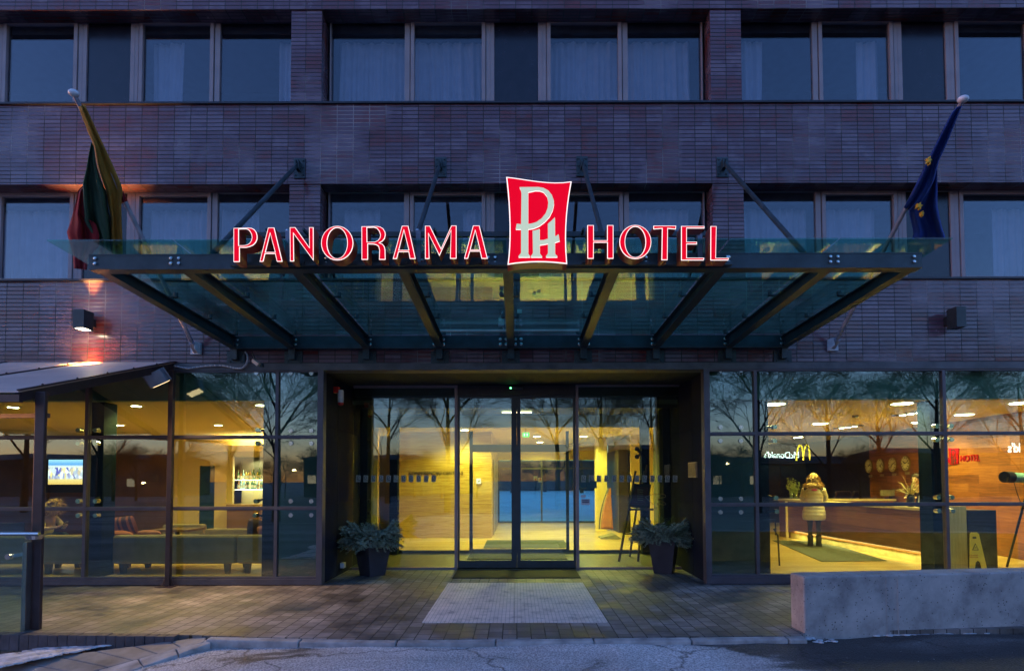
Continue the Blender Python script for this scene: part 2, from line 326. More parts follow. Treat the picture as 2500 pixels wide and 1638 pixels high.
# ---------------------------------------------------------------- mesh building
ORG = {}
class MB:
    def __init__(s): s.v, s.f, s.m, s.cur = [], [], [], 0
    def mat(s, i): s.cur = i; return s
    def add(s, vs, fs):
        k = len(s.v); s.v += [tuple(x) for x in vs]
        for f in fs: s.f.append(tuple(i + k for i in f)); s.m.append(s.cur)
        return s
    def box(s, x0, x1, y0, y1, z0, z1):
        x0, x1 = sorted((x0, x1)); y0, y1 = sorted((y0, y1)); z0, z1 = sorted((z0, z1))
        return s.add([(x0, y0, z0), (x1, y0, z0), (x1, y1, z0), (x0, y1, z0), (x0, y0, z1), (x1, y0, z1), (x1, y1, z1), (x0, y1, z1)],
                     [(0, 3, 2, 1), (4, 5, 6, 7), (0, 1, 5, 4), (1, 2, 6, 5), (2, 3, 7, 6), (3, 0, 4, 7)])
    def hexa(s, a, b):
        """a, b: two quads (lists of 4 points) joined into a solid"""
        return s.add(list(a) + list(b), [(3, 2, 1, 0), (4, 5, 6, 7), (0, 1, 5, 4), (1, 2, 6, 5), (2, 3, 7, 6), (3, 0, 4, 7)])
    def bar(s, p, q, w, h=None, up=(0, 0, 1)):
        h = h or w
        p, q = Vector(p), Vector(q); d = (q - p).normalized(); up = Vector(up)
        if abs(d.dot(up)) > 0.98: up = Vector((0, 1, 0))
        a = d.cross(up).normalized() * (w / 2); c = a.cross(d).normalized() * (h / 2)
        return s.hexa([p - a - c, p + a - c, p + a + c, p - a + c], [q - a - c, q + a - c, q + a + c, q - a + c])
    def cyl(s, p, q, r0, r1=None, n=12, caps=True):
        r1 = r0 if r1 is None else r1
        p, q = Vector(p), Vector(q); d = (q - p).normalized()
        up = Vector((0, 0, 1)) if abs(d.z) < 0.95 else Vector((0, 1, 0))
        a = d.cross(up).normalized(); c = a.cross(d)
        vs = []
        for pt, r in ((p, r0), (q, r1)):
            for i in range(n):
                t = 2 * math.pi * i / n; vs.append(pt + (a * math.cos(t) + c * math.sin(t)) * r)
        fs = [(i, (i + 1) % n, n + (i + 1) % n, n + i) for i in range(n)]
        if caps: fs += [tuple(range(n - 1, -1, -1)), tuple(range(n, 2 * n))]
        return s.add(vs, fs)
    def lathe(s, c, prof, n=16, sy=1.0, axis='z'):
        vs, fs = [], []
        for r, z in prof:
            for i in range(n):
                t = 2 * math.pi * i / n
                p = (r * math.cos(t), r * sy * math.sin(t), z)
                if axis == 'y': p = (p[0], z, p[1])
                vs.append((c[0] + p[0], c[1] + p[1], c[2] + p[2]))
        for k in range(len(prof) - 1):
            for i in range(n): fs.append((k * n + i, k * n + (i + 1) % n, (k + 1) * n + (i + 1) % n, (k + 1) * n + i))
        fs.append(tuple(range(n - 1, -1, -1))); fs.append(tuple((len(prof) - 1) * n + i for i in range(n)))
        return s.add(vs, fs)
    def ball(s, c, r, n=12, sc=(1, 1, 1)):
        vs, fs = [], []
        m = n // 2
        for j in range(1, m):
            ph = math.pi * j / m
            for i in range(n):
                t = 2 * math.pi * i / n
                vs.append((c[0] + r * sc[0] * math.sin(ph) * math.cos(t), c[1] + r * sc[1] * math.sin(ph) * math.sin(t), c[2] + r * sc[2] * math.cos(ph)))
        k = len(vs); vs += [(c[0], c[1], c[2] + r * sc[2]), (c[0], c[1], c[2] - r * sc[2])]
        for j in range(m - 2):
            for i in range(n): fs.append((j * n + i, (j + 1) * n + i, (j + 1) * n + (i + 1) % n, j * n + (i + 1) % n))
        for i in range(n):
            fs.append((k, i, (i + 1) % n)); b = (m - 2) * n; fs.append((k + 1, b + (i + 1) % n, b + i))
        return s.add(vs, fs)
    def tube(s, pts, r, n=8):
        for a, b in zip(pts[:-1], pts[1:]): s.cyl(a, b, r, r, n)
        return s
    def sheet(s, rows, thick=0.0, dirn=(0, 1, 0)):
        """rows: list of rows of points; a grid surface, given a real thickness"""
        nr, nc = len(rows), len(rows[0])
        vs = [p for r_ in rows for p in r_]
        fs = [(i * nc + j, i * nc + j + 1, (i + 1) * nc + j + 1, (i + 1) * nc + j) for i in range(nr - 1) for j in range(nc - 1)]
        if thick:
            d = Vector(dirn) * thick; k = len(vs)
            vs2 = [tuple(Vector(p) + d) for p in vs]
            fs2 = [tuple(i + k for i in reversed(f)) for f in fs]
            edge = [j for j in range(nc)] + [i * nc + nc - 1 for i in range(1, nr)] + [(nr - 1) * nc + j for j in range(nc - 2, -1, -1)] + [i * nc for i in range(nr - 2, 0, -1)]
            fs3 = [(edge[(i + 1) % len(edge)], edge[i], edge[i] + k, edge[(i + 1) % len(edge)] + k) for i in range(len(edge))]
            return s.add(vs + vs2, fs + fs2 + fs3)
        return s.add(vs, fs)
    def poly(s, pts, y0, y1):
        """polygon in x-z extruded along y"""
        n = len(pts)
        vs = [(p[0], y0, p[1]) for p in pts] + [(p[0], y1, p[1]) for p in pts]
        return s.add(vs, [tuple(range(n)), tuple(range(2 * n - 1, n - 1, -1))] + [(i, n + i, n + (i + 1) % n, (i + 1) % n) for i in range(n)])
    def build(s, name, mats, parent=None, origin=None, smooth=False, label=None, bevel=0.0):
        if not isinstance(mats, (list, tuple)): mats = [mats]
        if parent is not None: org = ORG[parent.name]
        else: org = Vector(origin) if origin is not None else Vector((sum(v[0] for v in s.v) / len(s.v), sum(v[1] for v in s.v) / len(s.v), min(v[2] for v in s.v)))
        me = bpy.data.meshes.new(name)
        me.from_pydata([(v[0] - org.x, v[1] - org.y, v[2] - org.z) for v in s.v], [], s.f)
        for m_ in mats: me.materials.append(m_)
        me.polygons.foreach_set('material_index', s.m)
        if smooth: me.polygons.foreach_set('use_smooth', [True] * len(s.f))
        me.update()
        o = bpy.data.objects.new(name, me); COL.objects.link(o)
        if parent is not None: o.parent = parent
        else: o.location = org
        ORG[o.name] = org
        if bevel:
            bv = o.modifiers.new('bevel', 'BEVEL'); bv.width = bevel; bv.segments = 2; bv.limit_method = 'ANGLE'
        if label: o['label'] = label
        return o
def split_islands(o):
    """give every separate piece of a part mesh an object of its own"""
    me = o.data; n = len(me.vertices); par = list(range(n))
    def find(a):
        while par[a] != a: par[a] = par[par[a]]; a = par[a]
        return a
    for e in me.edges:
        a, b = find(e.vertices[0]), find(e.vertices[1])
        if a != b: par[a] = b
    grp = {}
    for p in me.polygons: grp.setdefault(find(p.vertices[0]), []).append(p)
    if len(grp) < 2: return [o]
    out = []; base = o.name.split('.')[0]; kids = list(o.children)
    for k, ps in grp.items():
        ids = sorted({v for p in ps for v in p.vertices}); mp = {v: i for i, v in enumerate(ids)}
        m2 = bpy.data.meshes.new(base); m2.from_pydata([me.vertices[v].co[:] for v in ids], [], [[mp[v] for v in p.vertices] for p in ps])
        for m_ in me.materials: m2.materials.append(m_)
        for q, p in zip(m2.polygons, ps): q.material_index = p.material_index; q.use_smooth = p.use_smooth
        if not out: o.data = m2; c = o
        else:
            c = o.copy(); c.data = m2; COL.objects.link(c); ORG[c.name] = ORG[o.name]
        out.append(c)
    return out
def tag(o, label=None, cat=None, group=None, kind=None):
    if label: o['label'] = label
    if cat: o['category'] = cat
    if group: o['group'] = group
    if kind: o['kind'] = kind
    return o
def thing(name, label, cat, loc=(0, 0, 0), group=None):
    o = bpy.data.objects.new(name, None); COL.objects.link(o); o.location = loc
    o.empty_display_size = 0.2
    ORG[o.name] = Vector(loc)
    return tag(o, label, cat, group)
def copy_tree(o, parent=None, delta=None):
    c = o.copy(); COL.objects.link(c)
    if parent is not None: c.parent = parent
    if delta is not None: c.location = Vector(o.location) + Vector(delta)
    ORG[c.name] = ORG[o.name] + (Vector(delta) if delta is not None else Vector((0, 0, 0)))
    for ch in o.children: copy_tree(ch, c)
    return c
def curve_mesh(shapes, offset=0.0, extrude=0.0):
    """filled 2-d shapes (outlines with holes) as a mesh datablock lying in x-y"""
    cu = bpy.data.curves.new('tmp', 'CURVE'); cu.dimensions = '2D'; cu.fill_mode = 'BOTH'; cu.extrude = extrude; cu.offset = offset
    for pts, smooth in shapes:
        if smooth:
            sp = cu.splines.new('BEZIER'); sp.bezier_points.add(len(pts) - 1)
            for bp_, p in zip(sp.bezier_points, pts):
                bp_.co = (p[0], p[1], 0); bp_.handle_left_type = bp_.handle_right_type = 'AUTO'
            sp.resolution_u = 6
        else:
            sp = cu.splines.new('POLY'); sp.points.add(len(pts) - 1)
            for q, p in zip(sp.points, pts): q.co = (p[0], p[1], 0, 1)
        sp.use_cyclic_u = True
    o = bpy.data.objects.new('tmp', cu); COL.objects.link(o)
    dg = bpy.context.evaluated_depsgraph_get(); dg.update()
    me = bpy.data.meshes.new_from_object(o.evaluated_get(dg))
    bpy.data.objects.remove(o); bpy.data.curves.remove(cu)
    return me
def text_mesh(txt, size, extrude=0.0, spacing=1.0):
    cu = bpy.data.curves.new('tmp', 'FONT'); cu.body = txt; cu.size = size; cu.extrude = extrude; cu.space_character = spacing
    cu.align_x = 'CENTER'; cu.align_y = 'CENTER'
    o = bpy.data.objects.new('tmp', cu); COL.objects.link(o)
    dg = bpy.context.evaluated_depsgraph_get(); dg.update()
    me = bpy.data.meshes.new_from_object(o.evaluated_get(dg))
    bpy.data.objects.remove(o); bpy.data.curves.remove(cu)
    return me
def place_mesh(me, name, material, M4, parent=None):
    """M4 maps the mesh's x-y plane into the world"""
    org = ORG[parent.name] if parent is not None else M4.translation
    me.transform(Matrix.Translation(-org) @ M4)
    me.materials.clear()
    for m_ in (material if isinstance(material, (list, tuple)) else [material]): me.materials.append(m_)
    o = bpy.data.objects.new(name, me); COL.objects.link(o)
    if parent is not None: o.parent = parent
    else: o.location = org
    ORG[o.name] = org
    return o
FACE = Matrix(((1, 0, 0, 0), (0, 0, -1, 0), (0, 1, 0, 0), (0, 0, 0, 1)))     # x-y plane stood up, facing the camera side (-y)
def face_at(x, y, z): return Matrix.Translation((x, y, z)) @ FACE

def text_on(txt, size, M4, material, parent, name='lettering', extrude=0.003):
    return place_mesh(text_mesh(txt, size, extrude), name, material, M4, parent)
# ================================================================ MATERIAL SET
T = tile_mat(); PAV = paver_mat(); ASP = asphalt_mat(); CON = concrete_mat()
M_frame = mat('window_frame_paint', (0.30, 0.245, 0.26), 0.45, var=0.12, scale=3, bump=0.05)
M_sillm = mat('dark_flashing', (0.035, 0.035, 0.045), 0.4, metal=0.3)
M_lint = mat('lintel_metal', (0.10, 0.10, 0.11), 0.5, metal=0.3, var=0.35, scale=4)
M_gfr = mat('glazing_frame', (0.11, 0.10, 0.12), 0.4, metal=0.4, var=0.15)
M_blk = mat('near_black_metal', (0.014, 0.014, 0.018), 0.4, metal=0.2)
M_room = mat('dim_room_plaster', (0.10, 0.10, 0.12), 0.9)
M_curt = mat('sheer_curtain', (0.72, 0.70, 0.72), 0.9, var=0.08)
M_panel = mat('spandrel_panel', (0.012, 0.012, 0.022), 0.25, spec=0.6)
M_clad = mat('slate_cladding', (0.012, 0.016, 0.030), 0.75, spec=.12, var=0.35, scale=5, bump=0.15, bscale=25)
M_steel = mat('canopy_steel', (0.035, 0.055, 0.065), 0.42, metal=0.25, var=0.35, scale=5, bump=0.06)
M_chr = mat('polished_bolt', (0.62, 0.66, 0.66), 0.22, metal=1.0, var=0.1)
M_ystl = mat('yellow_plaster', (0.72, 0.56, 0.22), 0.85, var=0.06, scale=1.5)
M_cream = mat('cream_plaster', (0.78, 0.62, 0.30), 0.85, var=0.05, scale=1.5)
M_ceil = mat('ceiling_plaster', (0.72, 0.56, 0.30), 0.9, var=0.04, scale=1.2)
M_brown = mat('brown_panelling', (0.16, 0.075, 0.022), 0.5, var=0.25, scale=2)
M_dgrn = mat('dark_green_pier', (0.004, 0.055, 0.070), 0.45, var=0.25, scale=2)
M_colm = mat('dark_column', (0.004, 0.012, 0.018), 0.8, spec=.1, var=0.25)
M_olive = mat('olive_plaster', (0.10, 0.10, 0.035), 0.8, var=0.2)
G_up = glass('upper_glass', (0.72, 0.74, 0.80), 0.085, dirt=0.008)
G_gr = glass('shop_glass', (0.85, 0.965, 0.87), 0.115, dirt=0.003)
G_in = glass('clear_inner_glass', (0.965, 0.985, 0.965), 0.03)
G_can = glass('canopy_glass', (0.52, 0.89, 0.80), 0.05, dirt=0.025)
G_rail = glass('screen_glass', (0.80, 0.92, 0.90), 0.05, dirt=0.06)
WOODF = plank_mat('oak_floor', (0.42, 0.27, 0.07), (0.60, 0.42, 0.14), (0.74, 0.56, 0.22), 1.3, 0.16, 0.3, 'xy', 0.8)
TRAV = plank_mat('striped_wood_veneer', (0.30, 0.15, 0.03), (0.50, 0.31, 0.08), (0.66, 0.46, 0.16), 3.2, 0.62, 0.35, 'xz', 1.2)
WALN = plank_mat('walnut_boards', (0.13, 0.040, 0.010), (0.30, 0.105, 0.022), (0.48, 0.19, 0.045), 0.9, 0.19, 0.4, 'yz', 0.9)
DESKW = plank_mat('desk_boards', (0.12, 0.045, 0.010), (0.25, 0.10, 0.022), (0.36, 0.155, 0.04), 1.6, 0.30, 0.3, 'yz', 0.9)
LWOOD = plank_mat('pale_oak_panel', (0.28, 0.24, 0.12), (0.42, 0.37, 0.20), (0.52, 0.47, 0.28), 3.0, 0.9, 0.45, 'zx', 1.0)
VFLOOR = mat('vestibule_stone', (0.16, 0.15, 0.09), 0.35, var=0.3, scale=4)

# ================================================================ LEVELS (metres)
zA = zf(23); zW2b = zf(250); zB0 = zf(448); zW1b = zf(680); zC0 = zf(886); zL0 = zf(903)
zwt2 = zf(51, .28); zwt1 = zf(470, .28)
XL, XR = -16.2, 16.2
CXF = 0.003; PITCH = 6.747
CEIL = 2.92; FL = 0.05

hotel = thing('hotel_building', 'dark glazed tile hotel facade with ribbon windows above a lit glass ground floor', 'building', (0, 0, 0))
def wallpart(name, x0, x1, y0, y1, z0, z1, m_, **kw): return MB().box(x0, x1, y0, y1, z0, z1).build(name, m_, hotel, **kw)
wallpart('tiled_wall', XL, XR, 0, .27, zA, zA + 2.2, T)
wallpart('tiled_wall', XL, XR, 0, .27, zB0, zW2b - .03, T)
wallpart('tiled_wall', XL, XR, 0, .27, zC0, zW1b - .03, T)
for z in (zW2b, zW1b): wallpart('window_sill', XL, XR, -.035, .30, z - .03, z, M_sillm)
wallpart('lintel', XL, XR, -.02, .26, zL0, zC0, M_lint)
for k in range(-2, 2):
    xc = CXF + (k + .5) * PITCH
    for z0, z1 in ((zW2b, zA), (zW1b, zB0)):
        wallpart('tiled_pier', xc - .248, xc + .248, .02, .33, z0, z1, T)

# ---- upper windows
CURT = {(-1, 2): [(-3.0, -2.05, .5), (.55, 1.1, 1), (2.72, 3.04, 1)], (0, 2): [(-3.0, -.58, 1), (.58, 2.95, 1)], (1, 2): [(-3.04, -2.55, 1), (-.95, -.58, 1), (.58, .68, 1)],
        (-1, 1): [(-2.9, -.6, .9), (.6, 1.64, 1), (1.8, 2.4, .8)], (0, 1): [(-2.9, -2.3, .8), (-.9, -.6, .6), (1.9, 2.9, .7)], (1, 1): [(-2.9, -1.85, 1), (-1.6, -.7, 1), (.6, .75, 1), (1.25, 2.9, 1)],
        (-2, 2): [], (-2, 1): [], (2, 1): [], (2, 2): []}
def curtain_rows(x0, x1, z0, z1, Y, seed):
    rd = random.Random(seed); n = max(10, int((x1 - x0) / .018)); rows = []
    ph = [rd.random() * 6 for _ in range(4)]
    lean = rd.uniform(-.05, .05)
    for i in range(9):
        f = i / 8; z = z1 + (z0 - z1) * f; row = []
        for j in range(n + 1):
            u = j / n; x = x0 + (x1 - x0) * u
            y = Y + .028 * math.sin(x * 62 + ph[0]) * (.5 + .5 * f) + .02 * math.sin(x * 29 + ph[1]) + .012 * math.sin(x * 11 + ph[2] + f)
            row.append((x + lean * f * (u - .5) * 2, y, z))
        rows.append(row)
    return rows
for k in range(-2, 3):
    xc = CXF + k * PITCH
    for fl, zb, zt, zbot in ((2, zW2b, zwt2, zW2b), (1, zW1b, zwt1, zW1b)):
        fr = MB(); Y0, Y1 = .275, .345
        w0, w1 = xc - 3.085, xc + 3.085
        fr.box(w0, w1, Y0, Y1, zt, zt + .065); fr.box(w0, w1, Y0, Y1, zb, zb + .06)
        if fl == 1: pass
        for a, b in ((-3.085, -3.062), (-1.845, -1.76), (-.495, -.363), (.363, .495), (1.76, 1.845), (3.062, 3.085)):
            fr.box(xc + a, xc + b, Y0 - .004, Y1 + .004, zb + .06, zt)
        for s in (-1, 1):                                              # opening sashes stand a little proud
            a, b = sorted((s * .51, s * 1.745))
            for q0, q1, r0, r1 in ((a, a + .06, zb + .06, zt), (b - .06, b, zb + .06, zt), (a + .06, b - .06, zt - .06, zt), (a + .06, b - .06, zb + .06, zb + .115)):
                fr.box(xc + q0, xc + q1, Y0 - .018, Y1 - .02, r0, r1)
            a, b = sorted((s * .4955, s * .5095)); fr.box(xc + a, xc + b, Y0 + .012, Y1, zb + .06, zt)
            fr.box(xc + s * .43 - .004, xc + s * .43 + .004, Y0 - .008, Y0 - .003, zb + .06, zt)
        w = fr.build('window', M_frame, hotel, bevel=.004)
        pn = MB()
        for a, b in ((-3.062, -1.845), (-1.685, -.57), (.57, 1.685), (1.845, 3.062)): pn.box(xc + a, xc + b, .302, .314, zb + .07, zt - .01)
        pn.build('pane', G_up, w)
        MB().box(xc - .363, xc + .363, .300, .33, zb + .06, zt).build('spandrel_panel', M_panel, w)
        bl = MB()
        for a, b in ((-3.062, -1.845), (-1.685, -.57), (.57, 1.685), (1.845, 3.062)): bl.box(xc + a, xc + b, .36, .42, zt - .16, zt + .02)
        bl.build('blind_box', M_room, w)
        for ci, (a, b, hh) in enumerate(CURT.get((k, fl), [])):
            MB().sheet(curtain_rows(xc + a, xc + b, zb + .03, zt - .17, .55, ci + k * 10 + fl * 100), .004).build('curtain', M_curt, w, smooth=True)
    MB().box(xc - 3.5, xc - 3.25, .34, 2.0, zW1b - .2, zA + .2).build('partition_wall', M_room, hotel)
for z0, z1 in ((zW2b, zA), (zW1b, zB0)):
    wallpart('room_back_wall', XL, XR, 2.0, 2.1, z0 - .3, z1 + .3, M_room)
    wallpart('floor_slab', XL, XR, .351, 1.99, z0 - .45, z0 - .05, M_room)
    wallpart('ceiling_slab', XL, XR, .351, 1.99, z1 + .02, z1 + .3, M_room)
wallpart('window_head', XL, XR, .275, .345, zwt2 + .066, zA + .05, M_blk)
wallpart('window_head', XL, XR, .275, .345, zwt1 + .066, zB0 + .05, M_blk)
wallpart('rear_wall', XL, XR, 12.6, 12.8, CEIL, zA + 2.2, M_room)
for x in (XL - .2, XR): wallpart('end_wall', x, x + .2, 0, 12.8, 0, zA + 2.2, M_room)
wallpart('upper_floor_slab', XL, XR, 2.15, 12.59, CEIL + .2, CEIL + .4, M_room)
wallpart('roof_slab', XL, XR, 0, 13, zA + 2.2, zA + 2.4, M_room)

# ================================================================ GROUND FLOOR SHELL
def zq(px, py, Y=0): return at(px, py, Y).z
zTl, zTr = zL0, zL0
def glazing(x0, x1, mull, zh, sgn):
    fr = MB(); z0 = zq(440 if sgn < 0 else 2000, 1410 if sgn < 0 else 1403)
    fr.box(x0, x1, -.02, .07, z0 - .02, z0 + .015)
    fr.box(x0, x1, -.045, .10, .012, z0 - .02)
    fr.box(x0, x1, .0, .07, zL0 - .025, zL0)
    for i, z in enumerate(zh): fr.box(x0, x1, .0, .07, z - .028, z + .028); fr.box(x0, x1, -.012, .0, z - .012, z + .012)
    for xm in mull: fr.box(xm - .024, xm + .024, -.006, .074, z0 + .015, zL0 - .025)
    o = fr.build('glazed_front', M_gfr, hotel)
    return o, z0
xgl, xgr = xf(783), xf(1726)
ml = [xf(674), xf(674) - 2.985, xf(674) - 5.97, xf(674) - 8.955]
mr_ = [xf(1848), xf(2311), xf(2311) + 2.97, xf(2311) + 5.94]
zhl = [zq(440, 1067), zq(440, 1241)]; zhr = [zq(2050, 1058), zq(2050, 1231)]
gfl, z0l = glazing(XL, xgl - .04, ml, zhl, -1)
gfr, z0r = glazing(xgr + .04, XR, mr_, zhr, 1)
def panes(xs, zs, par):
    p = MB()
    xs = sorted(xs)
    for a, b in zip(xs[:-1], xs[1:]):
        for c, d in zip(zs[:-1], zs[1:]): p.box(a + .024, b - .024, .03, .04, c + .028, d - .028)
    return p.build('pane', G_gr, par)
panes([XL] + ml + [xgl - .02], [z0l - .013] + zhl[::-1] + [zL0 + .003], gfl)
panes([xgr + .02] + mr_ + [XR], [z0r - .013] + zhr[::-1] + [zL0 + .003], gfr)
# corner posts of the recess
for x in (xgl, xgr):
    MB().box(x - .045, x + .045, -.05, .09, .004, zL0).build('corner_post', M_gfr, hotel)
# point fixings on the glass
FXL = []
for px, xs in ((626, 0), (710, 0), (760, 0)):
    for py in (911, 1051, 1082, 1223, 1257):
        if px == 626 and py != 911: continue
        c = at(px, py, .02); FXL.append(MB().cyl((c.x, .012, c.z), (c.x, .03, c.z), .034, n=14))
for px in (1759, 1809):
    for py in (904, 1043, 1076, 1217, 1250):
        c = at(px, py, .02); FXL.append(MB().cyl((c.x, .012, c.z), (c.x, .03, c.z), .034, n=14))
for px, py, cpx in ((190, 1050, 225), (190, 1082, 225), (190, 1223, 225), (190, 1258, 225), (232, 1050, 240), (232, 1082, 240), (232, 1223, 240), (232, 1258, 240), (628, 1050, 652), (628, 1082, 652), (624, 1223, 652), (622, 1258, 652),
                   (1892, 1042, 1862), (1892, 1076, 1862), (1895, 1215, 1862), (1897, 1248, 1862), (2288, 1040, 2300), (2323, 1040, 2300), (2288, 1073, 2300), (2324, 1073, 2300), (2292, 1214, 2300), (2325, 1214, 2300), (2293, 1247, 2300), (2327, 1247, 2300)):
    c = at(px, py, .05); e = at(cpx, py, .45)
    fx = MB(); FXL.append(fx)
    fx.cyl((c.x, .045, c.z), (c.x, .13, c.z), .036, n=12); fx.bar((c.x, .13, c.z), (e.x, .45, c.z + (.05 if py in (1050, 1223, 1042, 1215, 1040, 1214) else -.05)), .03)
for fx in FXL: fx.build('glass_fitting', M_chr, hotel)
# columns just inside the glass
for a, b in ((214, 250), (641, 672), (1850, 1878), (2276, 2309)):
    x0, x1 = at(a, 1200, .45).x, at(b, 1200, .45).x
    MB().box(x0, x1, .45, .75, FL, CEIL).build('column', M_colm, hotel)
# piers flanking the recess, behind glass
MB().box(at(676, 1200, .4).x, xgl - .05, .4, 1.47, 0, 3.3).build('pier', M_dgrn, hotel)
MB().box(xgr + .05, at(1850, 1200, .4).x, .4, 1.47, 0, 3.3).build('pier', M_dgrn, hotel)
# teal spandrel beam hiding the ceiling edge
zsp = zf(977, .2)
MB().box(XL, xgl - .06, .16, .30, zsp, zL0 + .2).box(xgr + .06, XR, .16, .30, zsp, zL0 + .2).build('spandrel_beam', mat('green_spandrel', (0.035, 0.12, 0.11), 0.5), hotel)

# recess
YD = 1.47
xrl, xrr = xf(786), xf(1728)
zrs = zf(905)
def clad(x, s):
    m_ = MB(); zz = [0.0, .62, 1.24, 1.86, 2.48, zrs]
    for a, b in zip(zz[:-1], zz[1:]):
        for c, d in ((.095, .76), (.765, YD + .6)):
            m_.box(x, x + s * .04, c, d - .005, a + .004, b - .004)
    m_.box(x + s * .012, x + s * .05, .095, YD + .6, 0, zrs)
    return m_.build('recess_cladding', M_clad, hotel)
clad(xrl, -1); clad(xrr, 1)
wallpart('recess_soffit', xrl - .1, xrr + .1, .06, YD + .3, zrs + .02, zrs + .1, mat('soffit_board', (0.010, 0.012, 0.020), 0.7))

# ---- entrance front (glass wall with sliding door)
zD = lambda py, Y=YD: zf(py, Y)
xD = lambda px, Y=YD: xf(px, Y)
ef = MB()
ef.box(xD(861), xD(1116), YD, YD + .06, zD(946), zD(938)).box(xD(1408), xD(1662), YD, YD + .06, zD(944), zD(936))
ef.box(xD(1110), xD(1117), YD - .02, YD + .08, .0, zD(938)).box(xD(1406), xD(1413), YD - .02, YD + .08, 0, zD(936))
ef.box(xD(861), xD(1110), YD - .01, YD + .07, 0, zD(1384)).box(xD(1413), xD(1662), YD - .01, YD + .07, 0, zD(1384))
ent = ef.build('entrance_screen', mat('pinkish_aluminium', (0.33, 0.25, 0.26), 0.4, metal=0.3, var=0.1), hotel)
MB().box(xD(861), xD(1110), YD + .02, YD + .032, zD(1384), zD(946)).box(xD(1413), xD(1662), YD + .02, YD + .032, zD(1384), zD(944)).build('pane', G_gr, ent)
MB().box(xD(861), xD(1109), YD + .045, YD + .10, zD(966), zD(947)).box(xD(1414), xD(1662), YD + .045, YD + .10, zD(966), zD(945)).box(xD(861), xD(1662), YD + .13, YD + .16, 2.95, zrs + .15).build('header_board', M_blk, ent)
hd = MB().box(xD(1117.5), xD(1405.5), YD - .06, YD + .12, zD(966), zrs + .01).build('door_header', mat('dark_grey_header', (0.022, 0.022, 0.028), 0.4), hotel)
M_door = mat('slate_blue_aluminium', (0.055, 0.065, 0.075), 0.4, metal=0.3, var=0.15)
for a, b, s in ((1118, 1261.8, -1), (1262.2, 1405, 1)):
    g0 = a + (4 if s < 0 else 10); g1 = b - (13 if s < 0 else 4)
    if s > 0: g0, g1 = a + 9, b - 5
    d = MB().box(xD(a), xD(g0), YD, YD + .05, .01, zD(966)).box(xD(g1), xD(b), YD, YD + .05, .01, zD(966))
    d.box(xD(g0), xD(g1), YD, YD + .05, .01, zD(1368)).box(xD(g0), xD(g1), YD, YD + .05, zD(971), zD(966))
    d.box(xD(a), xD(b), YD + .004, YD + .045, zD(966), zD(966) + .003)
    door = d.build('sliding_door', M_door, hotel)
    MB().box(xD(g0), xD(g1), YD + .02, YD + .03, zD(1368), zD(971)).build('pane', G_gr, door)
# inner screen of the vestibule
YI = 3.4
xi = lambda px: xf(px, YI); zi = lambda py: zf(py, YI)
inn = MB().box(xi(1146), xi(1154), YI, YI + .06, FL, zi(1052)).box(xi(1382), xi(1389), YI, YI + .06, FL, zi(1052))
inn.box(xi(1154), xi(1382), YI, YI + .06, zi(1103), zi(1085)).box(xi(1154), xi(1382), YI + .001, YI + .059, FL + .01, zi(1340))
inn.box(xi(925), xi(1600), YI - .003, YI + .063, FL, FL + .05).box(xi(1256), xi(1268), YI, YI + .058, FL, zi(1103))
isc = inn.build('inner_screen', M_door, hotel)
MB().box(xi(925), xi(1146), YI + .02, YI + .03, FL + .05, 2.75).box(xi(1154), xi(1256), YI + .02, YI + .03, zi(1340), zi(1103)).box(xi(1268), xi(1382), YI + .02, YI + .03, zi(1340), zi(1103)).box(xi(1389), xi(1598), YI + .02, YI + .03, FL + .05, 2.75).build('pane', G_in, isc)
MB().box(xi(956), xi(975), YI - .2, YI, FL, CEIL).build('column', M_colm, hotel)
MB().box(xi(1562), xi(1581), YI - .2, YI, FL, CEIL).build('column', M_colm, hotel)
cl = at(886, 1200, 2.2).x; cr = at(1640, 1200, 2.2).x
MB().box(xrl - .02, xrl + .12, 2.2, 2.5, FL, 3.1).build('column', M_colm, hotel)
MB().box(xrr - .12, xrr + .02, 2.2, 2.5, FL, 3.1).build('column', M_colm, hotel)
MB().box(xrl - .12, xrl - .05, YD + .05, YI + .3, 0, 3.3).box(xrr + .05, xrr + .12, YD + .05, YI + .3, 0, 3.3).build('vestibule_wall', M_olive, hotel)
MB().box(xrl - .1, xrr + .1, YI + .0, YI + .3, 2.76, 3.3).build('inner_header', M_cream, hotel)
MB().box(xrl - .1, xrr + .1, YD + .12, YI - .01, 3.02, 3.1).build('vestibule_ceiling', mat('vestibule_ceiling_board', (0.10, 0.10, 0.07), 0.8), hotel)
FXL = []
for px in (901, 972):
    for py in (1071, 1099, 1222, 1252):
        c = at(px, py, YD + .08 if px < 910 else YI - .25); FXL.append(MB().ball((c.x, c.y, c.z), .032, 10))
for py in (1096, 1115):
    c = at(1555, py, YI - .3); sf = MB(); FXL.append(sf); sf.ball((c.x, c.y, c.z), .05, 10); sf.bar((c.x, c.y, c.z), (c.x + .12, c.y + .2, c.z + (.07 if py > 1100 else -.07)), .04)
for sf in FXL: sf.build('glass_fitting', M_blk, hotel)

